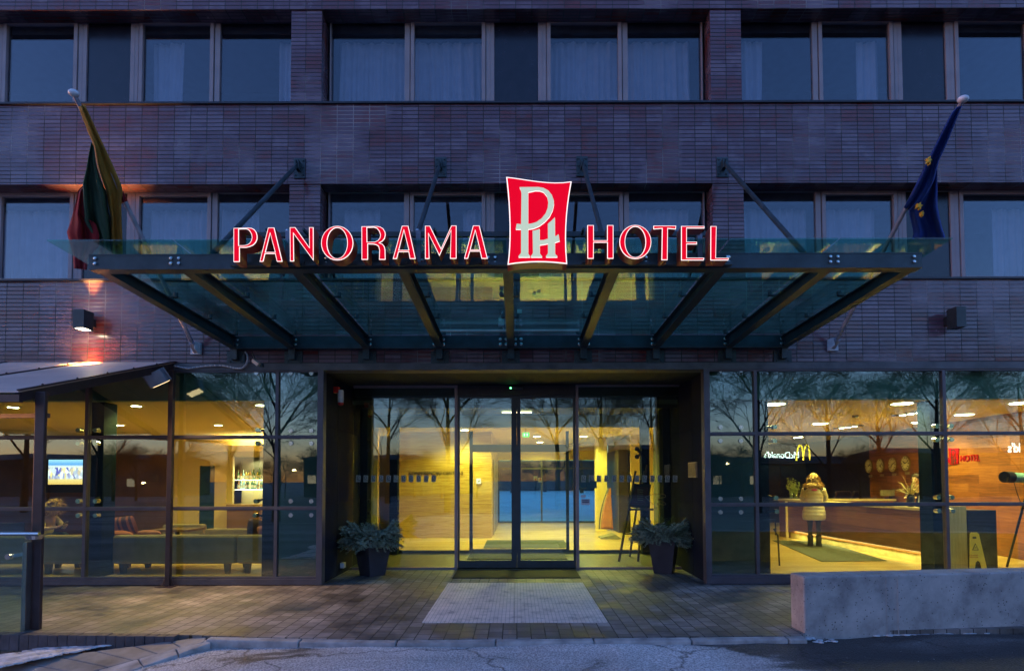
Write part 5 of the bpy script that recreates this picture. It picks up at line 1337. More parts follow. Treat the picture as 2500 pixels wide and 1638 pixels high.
# ================================================================ STREET BEHIND THE CAMERA (seen in the glass)
def grow(m_, p, d, L, r, lev, rd, droop):
    steps = 3 if lev < 3 else 2
    for i in range(steps):
        q = p + d * (L / steps)
        m_.cyl(p, q, r, r * .86, 5 if lev < 2 else 3, False)
        p = q; r *= .86
        d = (d + Vector((rd.uniform(-.18, .18), rd.uniform(-.18, .18), rd.uniform(-.06, .12) - droop * lev * .03))).normalized()
        if lev > 0 and lev < 7 and rd.random() < .7: 
            s = (d + Vector((rd.uniform(-1, 1), rd.uniform(-1, 1), rd.uniform(-.3, .5))) * .9).normalized()
            grow(m_, p, s, L * .62, max(.004, r * .5), lev + 1 + (rd.random() < .3), rd, droop)
    if lev >= 8: return
    for k in range(3 if lev < 6 else 2):
        s = (d + Vector((rd.uniform(-1, 1), rd.uniform(-1, 1), rd.uniform(-.4, .6))) * (.62 if lev else .75)).normalized()
        grow(m_, p, s, L * rd.uniform(.62, .82), max(.004, r * .66), lev + 1, rd, droop)
M_bark = mat('dark_bark', (.018, .015, .014), .9)
protos = []
for k in range(3):
    rd = random.Random(40 + k); tr = MB(); tr.cyl((0, 0, 0), (0, 0, 2.4), .20, .17, 8)
    cr_ = MB()
    for j in range(5): grow(cr_, Vector((0, 0, 2.2 + .9 * j)), Vector((.7 * math.cos(j * 2.2 + k), .7 * math.sin(j * 2.2 + k), 1)).normalized(), 2.2 - .15 * j, .075, 2, rd, .5)
    tr.cyl((0, 0, 2.4), (.1, 0, 7.5), .17, .05, 6)
    protos.append((tr, cr_))
meshes = []
TREES = [(675, 26, 1.0, 0, 'bare street tree with a wide crown mirrored above the lounge sofas'), (1075, 30, 1.05, 1, 'bare street tree mirrored in the glass left of the sliding doors'), (925, 42, 1.2, 2, 'distant bare tree mirrored behind the left entrance glass'), (1370, 34, 1.0, 2, 'bare tree mirrored at the right edge of the sliding doors'),
         (1480, 48, 1.3, 0, 'tall distant tree mirrored above the easel'), (1620, 40, 1.1, 1, 'bare tree mirrored in the glass beside the right planter'), (1850, 32, 1.1, 1, 'bare tree mirrored behind the first reception mullion'), (2025, 46, 1.15, 0, 'bare tree mirrored above the reception customer'), (2150, 50, 1.2, 2, 'bare tree mirrored above the wall clocks'),
         (2290, 38, 1.15, 1, 'bare tree mirrored over the dark reception column'), (2500, 34, 1.0, 0, 'bare tree mirrored at the right edge of the reception glass'), (60, 34, 1.05, 2, 'bare tree mirrored at the far left of the lounge glass'), (240, 38, 1.1, 1, 'bare tree mirrored beside the lounge television'), (420, 44, 1.15, 0, 'bare tree mirrored behind the thin shelter post'), (560, 50, 1.2, 2, 'distant bare tree mirrored over the bar wall')]

first = {}
for px, Z, sc_, k, lab in TREES:
    x = (px - 1262) / F * Z; y = -(Z - D)
    if k not in first:
        t = thing('bare_tree', lab, 'tree', (0, 0, 0), 'bare trees across the street')
        protos[k][0].build('trunk', M_bark, t); protos[k][1].build('crown', M_bark, t)
        first[k] = t
    else:
        t = copy_tree(first[k]); t['label'] = lab
    t.location = (x, y, zroad - .26); t.scale = (sc_, sc_, sc_); t.rotation_euler = (0, 0, px * .7)
rd = random.Random(77)
for i in range(26):
    Z = rd.uniform(50, 57); px = -60 + i * 104 + rd.uniform(-30, 30); k = rd.randrange(3)
    t = copy_tree(first[k]); t['label'] = 'small bare tree in the row in front of the far low buildings'; t['group'] = 'row of small bare trees before the far buildings'
    sc_ = rd.uniform(.42, .62)
    if 1830 < px < 2010: px -= 190 if px < 1920 else -110
    if px > 2420: px += 170
    t.location = ((px - 1262) / F * Z, -(Z - D), zroad - .26 - 1.0 * sc_); t.scale = (sc_ * 1.2, sc_ * 1.2, sc_); t.rotation_euler = (0, 0, rd.uniform(0, 6))
# low buildings across the street
M_far = mat('far_render', (.035, .05, .06), .9, var=.3, scale=.4)
M_froof = mat('far_roof', (.03, .03, .035), .8)
M_fwin = glow('far_lit_window', (1, .8, .5), .12)
def far_house(px0, px1, Z, h, label, name='far_building', roofh=.8, wins=()):
    x0, x1 = sorted(((px0 - 1262) / F * Z, (px1 - 1262) / F * Z)); y = -(Z - D); zg_ = zroad - .25
    t = thing(name, label, 'building', ((x0 + x1) / 2, y - 4, zg_))
    MB().box(x0, x1, y - 8, y, zg_, zg_ + h).build('wall', M_far, t)
    MB().add([(x0 - .3, y + .3, zg_ + h), (x1 + .3, y + .3, zg_ + h), (x1 + .3, y - 8.3, zg_ + h), (x0 - .3, y - 8.3, zg_ + h), (x0 + 1.5, y - 4, zg_ + h + roofh), (x1 - 1.5, y - 4, zg_ + h + roofh)], [(0, 1, 5, 4), (1, 2, 5), (2, 3, 4, 5), (3, 0, 4), (3, 2, 1, 0)]).build('roof', M_froof, t)
    for (wx, wz, lit) in wins:
        xx = (wx - 1262) / F * Z
        MB().box(xx - .45, xx + .45, y + .004, y + .03, zg_ + wz, zg_ + wz + .9).build('window', M_fwin if lit else M_panel, t)
    return t
far_house(740, 1020, 62, 4.2, 'dark low building mirrored right of the lounge', wins=((760, 1.6, 1), (800, 1.6, 0), (860, 1.6, 0)))
far_house(-100, 420, 66, 4.4, 'long low building mirrored behind the lounge television', wins=((120, 1.6, 0), (320, 1.2, 1), (380, 1.6, 0)))
far_house(1020, 1150, 75, 3.6, 'small pale roofed house mirrored in the veneer wall', wins=((1080, 1.5, 0),))
far_house(1400, 1700, 64, 5.4, 'tall dark building mirrored behind the easel', wins=((1450, 2, 0), (1540, 2, 0)))
fr_ = far_house(1700, 2130, 61, 3.6, 'dark restaurant building carrying the lit arches sign', name='restaurant_building', roofh=.9, wins=((1750, 1.3, 1), (1775, 1.4, 0), (1840, 1.3, 1)))
far_house(2180, 2900, 60, 4.6, 'long dark building mirrored in the walnut wall', wins=((2240, 2, 0), (2300, 2, 0)))
# illuminated restaurant sign (reads correctly from the hotel; mirrored in the glass)
def rest_sign(px_a, px_t0, px_t1, py, Z, hgt_, label, arch=True):
    yS = -(Z - D) + .35; xa = (px_a - 1262) / F * Z; z = H + (1170 - py) * Z / F
    xt0, xt1 = (px_t0 - 1262) / F * Z, (px_t1 - 1262) / F * Z
    t = thing('roof_sign', label, 'sign', (xt1, yS, z - 1))
    BACKM = lambda x, z_: Matrix.Translation((x, yS, z_)) @ Matrix(((-1, 0, 0, 0), (0, 0, 1, 0), (0, 1, 0, 0), (0, 0, 0, 1)))
    me = text_mesh("McDonald's", 1.0, .03); w = max(v.co.x for v in me.vertices) - min(v.co.x for v in me.vertices)
    s_ = abs(xt1 - xt0) / w; hs = hgt_
    me.transform(Matrix.Diagonal((s_, hs, 1, 1)))
    place_mesh(me, 'lettering', glow('cool_white_sign', (.75, 1.0, .9), 2.2), BACKM((xt0 + xt1) / 2, z), t)
    if arch:
        m_ = MB(); R_ = .62
        for s in (-1, 1):
            pts = [Vector((xa + s * .36 + .36 * math.cos(a) * 1.0, yS, z - .55 + 1.55 * math.sin(a))) for a in [math.pi * i / 14 for i in range(15)]]
            m_.tube(pts, .075, 6)
        m_.build('arches', glow('yellow_arches', (1.0, .75, .05), 1.8), t)
    MB().box(min(xt0, xt1) - .3, max(xt1, xa) + .6, yS - .25, yS - .12, z - .75, z - .60).box((xt0 + xt1) / 2 - .1, (xt0 + xt1) / 2 + .1, yS - .3, yS - .2, zroad, z - .6).build('frame', M_steel, t)
    return t
rest_sign(1958, 1947, 1866, 1112, 60, .95, 'lit white lettering with yellow arches mirrored above the reception desk')
rest_sign(2380, 2566, 2456, 1098, 60, 1.45, 'second lit white roof lettering mirrored at the far right of the glass', arch=False)
# street lamps far away
def street_lamp(px, Z, h, label, colr=(1, .75, .35)):
    x = (px - 1262) / F * Z; y = -(Z - D)
    t = thing('street_lamp', label, 'street lamp', (x, y, zroad - .25))
    MB().cyl((x, y, zroad - .25), (x, y, h), .06, .04, 8).bar((x, y, h), (x + .8, y, h + .1), .05).build('post', M_steel, t)
    MB().ball((x + .85, y, h + .05), .16, 10, (1.3, 1, .6)).build('lamp_head', glow('street_glow', colr, 9), t)
street_lamp(697, 58, 2.6, 'street lamp mirrored in the dark pane right of the lounge')
street_lamp(1755, 55, 3.0, 'street lamp mirrored in the dark pane left of the reception')
street_lamp(1010, 70, 2.7, 'distant street lamp mirrored in the left entrance glass')
street_lamp(331, 58, 1.3, 'low lamp mirrored in the brown lounge wall')
# behind the hotel, seen through the lobby: snow, a fence and trees
struct(MB().add([(-60, 12.4, -.02), (60, 12.4, -.02), (60, 120, .5), (-60, 120, .5), (-60, 12.4, -.6), (60, 12.4, -.6)], [(0, 1, 2, 3), (4, 5, 1, 0)]), 'rear_snow', mat('clean_snow', (.78, .82, .88), .7, var=.12, scale=.5, bump=.3, bscale=1.5), origin=(0, 12.4, 0))
for i, (px, Z, lab) in enumerate(((1250, 60, 'bare tree seen through the rear window near the lift doors'), (1330, 64, 'bare tree seen through the rear window in the middle'), (1420, 58, 'bare tree seen through the rear window near the yellow wall'))):
    t = copy_tree(first[i]); t['label'] = lab; t['group'] = 'bare trees behind the hotel'
    t.location = ((px - 1262) / F * Z, Z - D, .2); t.scale = (1, 1, 1); t.rotation_euler = (0, 0, i * 1.3)
t = thing('rear_building', 'long low building behind the hotel seen through the rear window', 'building', (4, 62, .3))
MB().box(-8, 16, 60, 68, .3, 3.6).build('wall', M_far, t); MB().box(-8.3, 16.3, 59.7, 68.3, 3.6, 3.9).build('roof', M_froof, t)
# ================================================================ STICKER ROW ON THE ENTRANCE GLASS
M_stk = mat('frosted_sticker', (.42, .44, .38), .6, var=.1)
M_stkd = mat('sticker_mark', (.06, .07, .06), .6)
def stickers(px_list, par):
    bg_, mk = MB(), MB()
    for px in px_list:
        c = at(px, 1168, YD + .02); w, h = .043, .062
        bg_.poly([(c.x - w, c.z - h), (c.x + w * .85, c.z - h), (c.x + w, c.z + h * .9), (c.x - w * .9, c.z + h)], YD + .014, YD + .0165)
        for x0, x1, z0, z1 in ((-.026, -.014, -.05, .045), (-.014, .016, .035, .045), (.010, .02, -.002, .04), (-.014, .014, -.008, .002), (-.004, .006, -.05, -.015), (.020, .030, -.05, -.015), (.006, .020, -.034, -.026)):
            mk.box(c.x + x0, c.x + x1, YD + .0115, YD + .0138, c.z + z0, c.z + z1)
    o = bg_.build('sticker_row', M_stk, par); mk.build('sticker_mark', M_stkd, o)
stickers([875 + 18.4 * i for i in range(11)], ent)
stickers([1425 + 18.6 * i for i in range(13)], ent)
m_ = MB()
for a, b, c_, d_ in ((1415, 1432, 1177, 1190), (1440, 1457, 1174, 1192)): m_.box(xD(a), xD(b), YD + .012, YD + .018, zD(d_), zD(c_))
m_.build('green_sticker', mat('teal_sticker', (.02, .09, .10), .5), ent)
m_ = MB()
for a, b, c_, d_ in ((1419, 1440, 1218, 1233), (1418, 1430, 1208, 1215)): m_.box(xD(a), xD(b), YD + .012, YD + .016, zD(d_), zD(c_))
m_.build('notice', mat('paper_white', (.7, .68, .75), .7), ent)
m_ = MB()
for k in range(2): m_.box(xD(1421), xD(1438), YD + .009, YD + .0115, zD(1223 + k * 4), zD(1221 + k * 4))
m_.build('notice_print', mat('print_navy', (.05, .05, .15), .7), ent)
m_ = MB()
for a, b, c_, d_ in ((1303, 1312, 1162, 1173), (1314, 1323, 1166, 1177)): m_.box(xi(a), xi(b), YI + .010, YI + .016, zi(d_), zi(c_))
m_.build('notice', mat('paper_white', (.7, .68, .75), .7), isc)
m_ = MB(); 
for a in (1305, 1316): m_.poly([(xi(a), zi(1172)), (xi(a + 5), zi(1172)), (xi(a + 4), zi(1165))], YI + .006, YI + .0095)
m_.build('notice_mark', mat('print_red', (.5, .03, .03), .7), isc)
# lettering on the veneer wall
hl = thing('wall_lettering', 'dark lettering of the conference centre on the striped veneer wall', 'lettering', (xf(1065, YW), YW - .02, 1.75))
c = at(1064, 1155, YW - .02)
M_dkl = mat('dark_letter', (.03, .02, .01), .5)
text_on('KONFERENCIJŲ CENTRAS', .128, face_at(c.x, YW - .012, c.z), M_dkl, hl, 'first_line', .006)
c = at(1142, 1176, YW - .02)
c = at(1168, 1174, YI + .3)
t = thing('small_sign', 'small square white sign with a dark arrow hanging before the veneer wall', 'sign', (c.x, YW - .2, c.z)); c = at(1168, 1174, YW - .05)
MB().box(c.x - .06, c.x + .06, YW - .05, YW - .002, c.z - .07, c.z + .07).build('plate', glow('white_plate', (1, .95, .85), .25), t)
MB().poly([(c.x - .03, c.z - .04), (c.x + .035, c.z + .04), (c.x + .035, c.z - .01)], YW - .056, YW - .0505).build('arrow', M_dkl, t)
# exit sign
c = at(1284, 1061, YI + .45)
t = thing('exit_sign', 'small glowing green exit sign under the lobby ceiling', 'sign', (c.x, YI + .5, c.z))
MB().box(c.x - .075, c.x + .075, c.y, c.y + .05, c.z - .05, c.z + .05).build('box', glow('exit_green', (.05, .9, .12), .35), t)
MB().box(c.x - .005, c.x + .005, c.y + .02, c.y + .03, c.z + .05, CEIL).build('bracket', M_blk, t)
m_ = MB()
for dx in (-.035, .03): m_.box(c.x + dx - .018, c.x + dx + .018, c.y - .006, c.y - .001, c.z - .03, c.z + .03)
m_.build('pictogram', glow('exit_white', (.8, 1, .8), .3), t)
# mats inside
for nm_, q_, z_, lab in (('floor_mat', [(1199, 1319), (1372, 1319), (1391, 1338), (1180, 1338)], FL, 'dark mat inside the inner doors'), ('floor_mat', [(1155, 1351), (1368, 1351), (1386, 1366), (1140, 1366)], .03, 'dark mat between the outer and inner doors')):
    p = [atz(px, py, z_) for px, py in q_]
    t = MB().box(p[3].x, p[2].x, p[3].y, p[0].y, z_, z_ + .012).build(nm_, mat('green_black_mat', (.035, .04, .02), .85), origin=(0, p[3].y, z_)); tag(t, lab, 'mat')
# reception rug
p = [atz(px, py, FL + .001) for px, py in ((1886, 1319), (2010, 1322), (2165, 1369), (2006, 1371))]
t = MB().add([(v.x, v.y, FL + .002) for v in p] + [(v.x, v.y, FL + .012) for v in p], [(3, 2, 1, 0), (4, 5, 6, 7), (0, 1, 5, 4), (1, 2, 6, 5), (2, 3, 7, 6), (3, 0, 4, 7)]).build('rug', mat('grey_green_rug', (.09, .10, .07), .95, var=.3, scale=20, bump=.5)); tag(t, 'grey green rug on the oak floor in front of the reception desk', 'rug')

# ================================================================ LOUNGE
M_sofa = mat('olive_sofa_fabric', (.27, .21, .13), .9, var=.15, scale=5, bump=.2, bscale=60)
def rbox(m_, x0, x1, y0, y1, z0, z1, b=.04):
    """box with softened edges: stacked profile"""
    p = [(b, 0), (b * .3, b * .3), (0, b)]
    lv = [(i_, z0 + h_) for i_, h_ in p] + [(i_, z1 - h_) for i_, h_ in reversed(p)]
    vs = []
    for i_, z in lv:
        c = b * .6
        X0, X1, Y0, Y1 = x0 + i_, x1 - i_, y0 + i_, y1 - i_
        vs += [(X0 + c, Y0, z), (X1 - c, Y0, z), (X1, Y0 + c, z), (X1, Y1 - c, z), (X1 - c, Y1, z), (X0 + c, Y1, z), (X0, Y1 - c, z), (X0, Y0 + c, z)]
    n = 8; fs = [tuple(range(n - 1, -1, -1)), tuple((len(lv) - 1) * n + i for i in range(n))]
    for k in range(len(lv) - 1):
        for i in range(n): fs.append((k * n + i, k * n + (i + 1) % n, (k + 1) * n + (i + 1) % n, (k + 1) * n + i))
    return m_.add(vs, fs)
def sofa(x0, x1, y0, label, back='front', depth=.82, zt=.70, legs=True):
    t = thing('sofa', label, 'sofa', ((x0 + x1) / 2, y0 + depth / 2, FL), 'olive lounge sofas')
    yb0, yb1 = (y0, y0 + .2) if back == 'front' else (y0 + depth - .2, y0 + depth)
    rbox(MB(), x0, x1, yb0, yb1, .22, zt).build('backrest', M_sofa, t, smooth=False)
    ys0, ys1 = (yb1 + .002, y0 + depth) if back == 'front' else (y0, yb0 - .002)
    rbox(MB(), x0 + .005, x1 - .005, ys0, ys1, .22, .46).build('seat', M_sofa, t)
    for sx in (x0 + .10, x1 - .22):
        for sy in (y0 + .05, y0 + depth - .13):
            MB().hexa([(sx + .015, sy + .01, FL), (sx + .085, sy + .01, FL), (sx + .085, sy + .07, FL), (sx + .015, sy + .07, FL)], [(sx, sy, .218), (sx + .10, sy, .218), (sx + .10, sy + .08, .218), (sx, sy + .08, .218)]).build('leg', mat('sofa_leg', (.035, .03, .02), .5), t)
    return t
YSF = .72
sxx = lambda px: xf(px, YSF)
sofa(sxx(92), sxx(268), YSF, 'olive sofa at the glass with the seated child, between the thick post and dark column')
sofa(sxx(275), sxx(577), YSF, 'long olive sofa at the glass behind the thin brown post')
sofa(sxx(580), sxx(700), YSF, 'short olive sofa at the glass beside the dark pier near the bar')
sofa(sxx(-260), sxx(86), YSF, 'olive sofa at the glass behind the thick brown post')
sofa(xf(352, 2.9), xf(455, 2.9), 2.9, 'olive sofa facing the street left of the low table', 'back', zt=.66)
sofa(xf(460, 2.7), xf(610, 2.7), 2.7, 'low olive sofa facing the street in front of the bar opening', 'back', zt=.58)
def cushion(px, py, Y, w, h, rz, tilt, col, label, stripes=False):
    c = at(px, py, Y)
    n = 12; vs, fs = [], []
    for s in (1, -1):
        for i in range(n + 1):
            for j in range(n + 1):
                u, v = i / n * 2 - 1, j / n * 2 - 1
                th = .075 * (max(0, 1 - u * u) ** .5) * (max(0, 1 - v * v) ** .5)
                q = Vector((u * w / 2 * (1 - .06 * v * v), s * th, v * h / 2 * (1 - .06 * u * u)))
                q = Matrix.Rotation(tilt, 3, 'X') @ (Matrix.Rotation(rz, 3, 'Y') @ q); vs.append((c.x + q.x, c.y + q.y, c.z + q.z))
    k = (n + 1) ** 2
    for i in range(n):
        for j in range(n):
            a = i * (n + 1) + j; fs.append((a, a + 1, a + n + 2, a + n + 1)); fs.append((k + a, k + a + n + 1, k + a + n + 2, k + a + 1))
    m_ = MB(); m_.add(vs, fs)
    if stripes: m_.m = [1 if ((f // 2) // 12) in (5, 7, 8, 10) else 0 for f in range(len(fs))]
    o = m_.build('cushion', [cloth(col[0], col[1]), cloth('dark_stripe', (.10, .05, .05))], smooth=True); tag(o, label, 'cushion', 'lounge cushions')
cushion(300, 1283, YSF + .52, .50, .34, R(-8), R(18), ('rust_cloth', (.42, .13, .05)), 'rust striped cushion standing on the long sofa right of the dark column', True)
cushion(256, 1290, YSF + .5, .30, .34, R(20), R(15), ('plum_cloth', (.07, .04, .05)), 'dark plum cushion behind the dark column')
cushion(290, 1305, YSF + .24, .50, .16, R(0), R(70), ('rust_cloth', (.42, .13, .05)), 'flat rust cushion lying along the sofa back')
cushion(365, 1303, YSF + .26, .40, .14, R(3), R(60), ('rose_cloth', (.42, .16, .12)), 'rose cushion lying at the thin brown post')
cushion(628, 1290, YSF + .5, .36, .34, R(12), R(15), ('plum_cloth', (.07, .04, .05)), 'dark plum cushion on the short sofa near the bar')
cushion(640, 1299, YSF + .45, .14, .24, R(-12), R(15), ('rose_cloth', (.42, .16, .12)), 'rose cushion beside the dark pier')
# low table
c = at(432, 1291, 2.0)
t = thing('coffee_table', 'dark low table with a book between the lounge sofas', 'table', (c.x, 2.0, FL))
MB().box(c.x - .42, c.x + .32, 1.8, 2.4, c.z - .04, c.z).build('tabletop', M_brown, t); MB().cyl((c.x - .05, 2.1, FL), (c.x - .05, 2.1, c.z - .04), .04).cyl((c.x - .05, 2.1, FL), (c.x - .05, 2.1, FL + .02), .2).build('pedestal', M_blk, t)
# television
c0, c1 = at(110, 1107, YB - .3), at(204, 1202, YB - .3)
t = thing('television', 'switched on television showing players in white and blue on the brown lounge wall', 'television', ((c0.x + c1.x) / 2, YB - .2, c1.z))
MB().box(c0.x, c1.x, YB - .3, YB - .22, c1.z, c0.z).build('casing', mat('tv_black', (.015, .015, .018), .3), t, bevel=.012)
MB().box((c0.x + c1.x) / 2 - .1, (c0.x + c1.x) / 2 + .1, YB - .22, YB - .002, c1.z + .3, c0.z - .3).build('wall_mount', M_blk, t)
def tv_mat():
    mt, n, b, o = nodes('television_picture'); L = n.links.new
    tc = N(n, 'ShaderNodeTexCoord'); sx = N(n, 'ShaderNodeSeparateXYZ'); L(tc.outputs['Generated'], sx.inputs[0])
    vo = N(n, 'ShaderNodeTexVoronoi'); vo.inputs['Scale'].default_value = 1; mp = N(n, 'ShaderNodeMapping'); mp.inputs['Scale'].default_value = (17, 1, 5); L(tc.outputs['Generated'], mp.inputs[0]); L(mp.outputs[0], vo.inputs['Vector'])
    r1 = ramp(n, [(0.0, (.02, .03, .35)), (.35, (.9, .9, .95)), (.6, (.10, .08, .5)), (.8, (.95, .7, .3)), (1, (.9, .9, .9))]); sc_ = N(n, 'ShaderNodeSeparateColor'); L(vo.outputs['Color'], sc_.inputs[0]); L(sc_.outputs[0], r1.inputs[0])
    r2 = ramp(n, [(0.0, (.75, .42, .12)), (.22, (.85, .6, .25)), (.3, (.5, .5, .5)), (.72, (.75, .75, .8)), (.8, (.10, .3, .75)), (1, (.35, .6, .85))]); L(sx.outputs[2], r2.inputs[0])
    m1 = N(n, 'ShaderNodeMapRange'); m1.inputs['From Min'].default_value = .18; m1.inputs['From Max'].default_value = .26; L(sx.outputs[2], m1.inputs[0])
    m2 = N(n, 'ShaderNodeMapRange'); m2.inputs['From Min'].default_value = .72; m2.inputs['From Max'].default_value = .66; L(sx.outputs[2], m2.inputs[0])
    mm = N(n, 'ShaderNodeMath', operation='MULTIPLY'); L(m1.outputs[0], mm.inputs[0]); L(m2.outputs[0], mm.inputs[1])
    mx = N(n, 'ShaderNodeMix'); mx.data_type = 'RGBA'; L(mm.outputs[0], mx.inputs[0]); L(r2.outputs[0], mx.inputs[6]); L(r1.outputs[0], mx.inputs[7])
    L(mx.outputs[2], b.inputs['Emission Color']); b.inputs['Emission Strength'].default_value = .28; b.inputs['Base Color'].default_value = (.02, .02, .02, 1)
    return mt
s0, s1 = at(119, 1122, YB - .3), at(201, 1182, YB - .3)
MB().box(s0.x, s1.x, YB - .306, YB - .301, s1.z, s0.z).build('screen', tv_mat(), t)
# bottles on the bar shelves
def bottle_proto(name, col, prof, cap):
    t = thing('bottle', '', 'bottle', (0, 0, 0), 'bottles on the bar shelves')
    MB().lathe((0, 0, 0), prof, 10).build('glass_body', mat(name, col, .12, var=.1, coat=.5), t, smooth=True)
    MB().cyl((0, 0, prof[-1][1]), (0, 0, prof[-1][1] + .025), .015, n=8).build('cap', mat(name + '_cap', cap, .4, metal=.5), t)
    MB().lathe((0, 0, 0), [(prof[1][0] + .001, .05), (prof[1][0] + .001, .13)], 10).build('paper_label', mat(name + '_label', (.6, .55, .4), .6), t)
    return t
pr = [(.030, 0), (.038, .01), (.038, .17), (.014, .22), (.013, .29)]
pr2 = [(.040, 0), (.046, .01), (.046, .13), (.016, .18), (.014, .23)]
BP = [bottle_proto('green_bottle', (.05, .16, .05), pr, (.5, .4, .1)), bottle_proto('amber_bottle', (.35, .14, .02), pr2, (.1, .02, .02)), bottle_proto('clear_blue_bottle', (.35, .55, .6), pr, (.6, .6, .6)), bottle_proto('gold_bottle', (.55, .38, .06), pr2, (.05, .05, .05))]
CN = ['green', 'amber', 'pale blue', 'gold']; rd = random.Random(3); cnt = 0; used = set()
for row, py in ((0, 1169), (1, 1193)):
    nn_ = 13
    for i in range(nn_):
        k = rd.randrange(4) if cnt > 3 else cnt
        x = xb(572) + i * (xb(644) - xb(572)) / nn_ + rd.uniform(-.01, .01)
        if k in used: o = copy_tree(BP[k])
        else: o = BP[k]; used.add(k)
        o.location = (x, YB + .2 + rd.uniform(-.05, .12), zb_(py) + .001)
        s_ = rd.uniform(.85, 1.12); o.scale = (s_, s_, s_)
        o['label'] = '%s bottle in the row on the %s glass shelf behind the bar' % (CN[k], ('upper', 'lower')[row])
        cnt += 1

# ================================================================ PEOPLE
def skin_body(name, joints, edges, mt, parent, sub=2):
    """one continuous body grown over a skeleton: joints = {name: (x, y, z, radius)}"""
    org = ORG[parent.name]; ks = list(joints)
    me = bpy.data.meshes.new(name); me.from_pydata([Vector(joints[k][:3]) - org for k in ks], [(ks.index(a), ks.index(b)) for a, b in edges], [])
    o = bpy.data.objects.new(name, me); COL.objects.link(o)
    o.modifiers.new('skin', 'SKIN'); me_s = me.skin_vertices[0].data if me.skin_vertices else None
    if me_s is None:
        bpy.context.view_layer.objects.active = o; me.skin_vertices
    for i, k in enumerate(ks): r_ = joints[k][3]; me.skin_vertices[0].data[i].radius = (r_, r_)
    me.skin_vertices[0].data[0].use_root = True
    sb = o.modifiers.new('sub', 'SUBSURF'); sb.levels = sb.render_levels = sub
    dg = bpy.context.evaluated_depsgraph_get(); dg.update()
    m2 = bpy.data.meshes.new_from_object(o.evaluated_get(dg)); bpy.data.objects.remove(o)
    for p in m2.polygons: p.use_smooth = True
    m2.materials.clear(); m2.materials.append(mt)
    ob = bpy.data.objects.new(name, m2); COL.objects.link(ob); ob.parent = parent; ORG[ob.name] = org
    return ob
M_skin = mat('skin', (.55, .33, .22), .55, var=.08)
def human(t, x, y, z0, face, pose, mt=None, sc=1.0):
    """pose: dict of joint -> (side, forward, up, radius) in metres, face = heading angle; side is to the person's left"""
    f = Vector((math.cos(face), math.sin(face), 0)); l = Vector((-f.y, f.x, 0)); J = {}
    for k, (a, b, c_, r_) in pose.items():
        p = Vector((x, y, z0)) + (l * a + f * b + Vector((0, 0, c_))) * sc; J[k] = (p.x, p.y, p.z, r_ * sc)
    return J
BASE = {'pelvis': (0, 0, .93, .125), 'waist': (0, 0, 1.08, .115), 'chest': (0, 0, 1.28, .14), 'neckb': (0, .0, 1.43, .065), 'neck': (0, .01, 1.49, .052), 'head0': (0, .02, 1.56, .078), 'head1': (0, .02, 1.64, .088), 'head2': (0, .01, 1.69, .07), 'nose': (0, .105, 1.59, .014)}
BE = [('pelvis', 'waist'), ('waist', 'chest'), ('chest', 'neckb'), ('neckb', 'neck'), ('neck', 'head0'), ('head0', 'head1'), ('head1', 'head2'), ('head0', 'nose')]
for s, n_s in ((1, 'l'), (-1, 'r')):
    BE += [('chest', 'sh' + n_s), ('sh' + n_s, 'el' + n_s), ('el' + n_s, 'wr' + n_s), ('wr' + n_s, 'pm' + n_s), ('pelvis', 'hp' + n_s), ('hp' + n_s, 'kn' + n_s), ('kn' + n_s, 'an' + n_s), ('an' + n_s, 'to' + n_s)]
    BE += [('pm' + n_s, 'f%d%s' % (i, n_s)) for i in range(4)] + [('wr' + n_s, 'th' + n_s)]
def hand(P, n_s, s, pm, dr, up=(0, 0, 1)):
    P['pm' + n_s] = (*pm, .022); d = Vector(dr).normalized(); w = d.cross(Vector(up)).normalized()
    for i in range(4):
        q = Vector(pm) + d * (.085 - .008 * abs(i - 1.3)) + w * (.02 * (i - 1.5)) + Vector((0, 0, -.012)); P['f%d%s' % (i, n_s)] = (*q, .0085)
    q = Vector(P['wr' + n_s][:3]) + d * .06 - w * .05 * (1 if s > 0 else -1); P['th' + n_s] = (*q, .010)
# --- customer at the desk
wx, wy = 6.93, atz(1978, 1334, FL).y
t = thing('person', 'woman seen from behind in a pale quilted hooded coat leaning on the reception desk', 'person', (wx, wy, FL))
P = dict(BASE)
for s, n in ((1, 'l'), (-1, 'r')):
    P['sh' + n] = (s * .17, 0, 1.38, .06); P['el' + n] = (s * .24, .14, 1.16, .045); P['wr' + n] = (s * .15, .36, 1.14, .027); hand(P, n, s, (s * .14, .42, 1.13), (0, 1, -.1))
    P['hp' + n] = (s * .09, 0, .88, .095); P['kn' + n] = (s * .09, .02 * s, .49, .06); P['an' + n] = (s * .09, -.02 * s, .09, .042); P['to' + n] = (s * .10, .14, .04, .035)
P['nose'] = (0, .11, 1.57, .014)
fc = R(62)
J = human(t, wx, wy, FL, fc, P, sc=.97)
skin_body('body', J, BE, mat('dark_leggings', (.03, .02, .018), .7), t)
f = Vector((math.cos(fc), math.sin(fc), 0)); l_ = Vector((-f.y, f.x, 0))
CP = [(.62, .235), (.70, .262), (.80, .255), (.92, .228), (1.04, .196), (1.16, .202), (1.27, .205), (1.34, .175), (1.39, .115), (1.43, .075)]
prof = [(.18, FL + .62)]
for i in range(73):
    z = .62 + .81 * i / 72; k = max(j for j in range(len(CP) - 1) if CP[j][0] <= z + 1e-6); u = (z - CP[k][0]) / (CP[k + 1][0] - CP[k][0])
    r_ = CP[k][1] + (CP[k + 1][1] - CP[k][1]) * min(1, u); prof.append((r_ + .011 * abs(math.sin((z - .62) / .085 * math.pi)) - .005, FL + z * .97 + .02))
M_coat = mat('champagne_quilted_coat', (.52, .44, .27), .42, var=.15, scale=9, bump=.3, bscale=25)
m_ = MB().lathe((wx, wy, 0), prof, 22, .78)
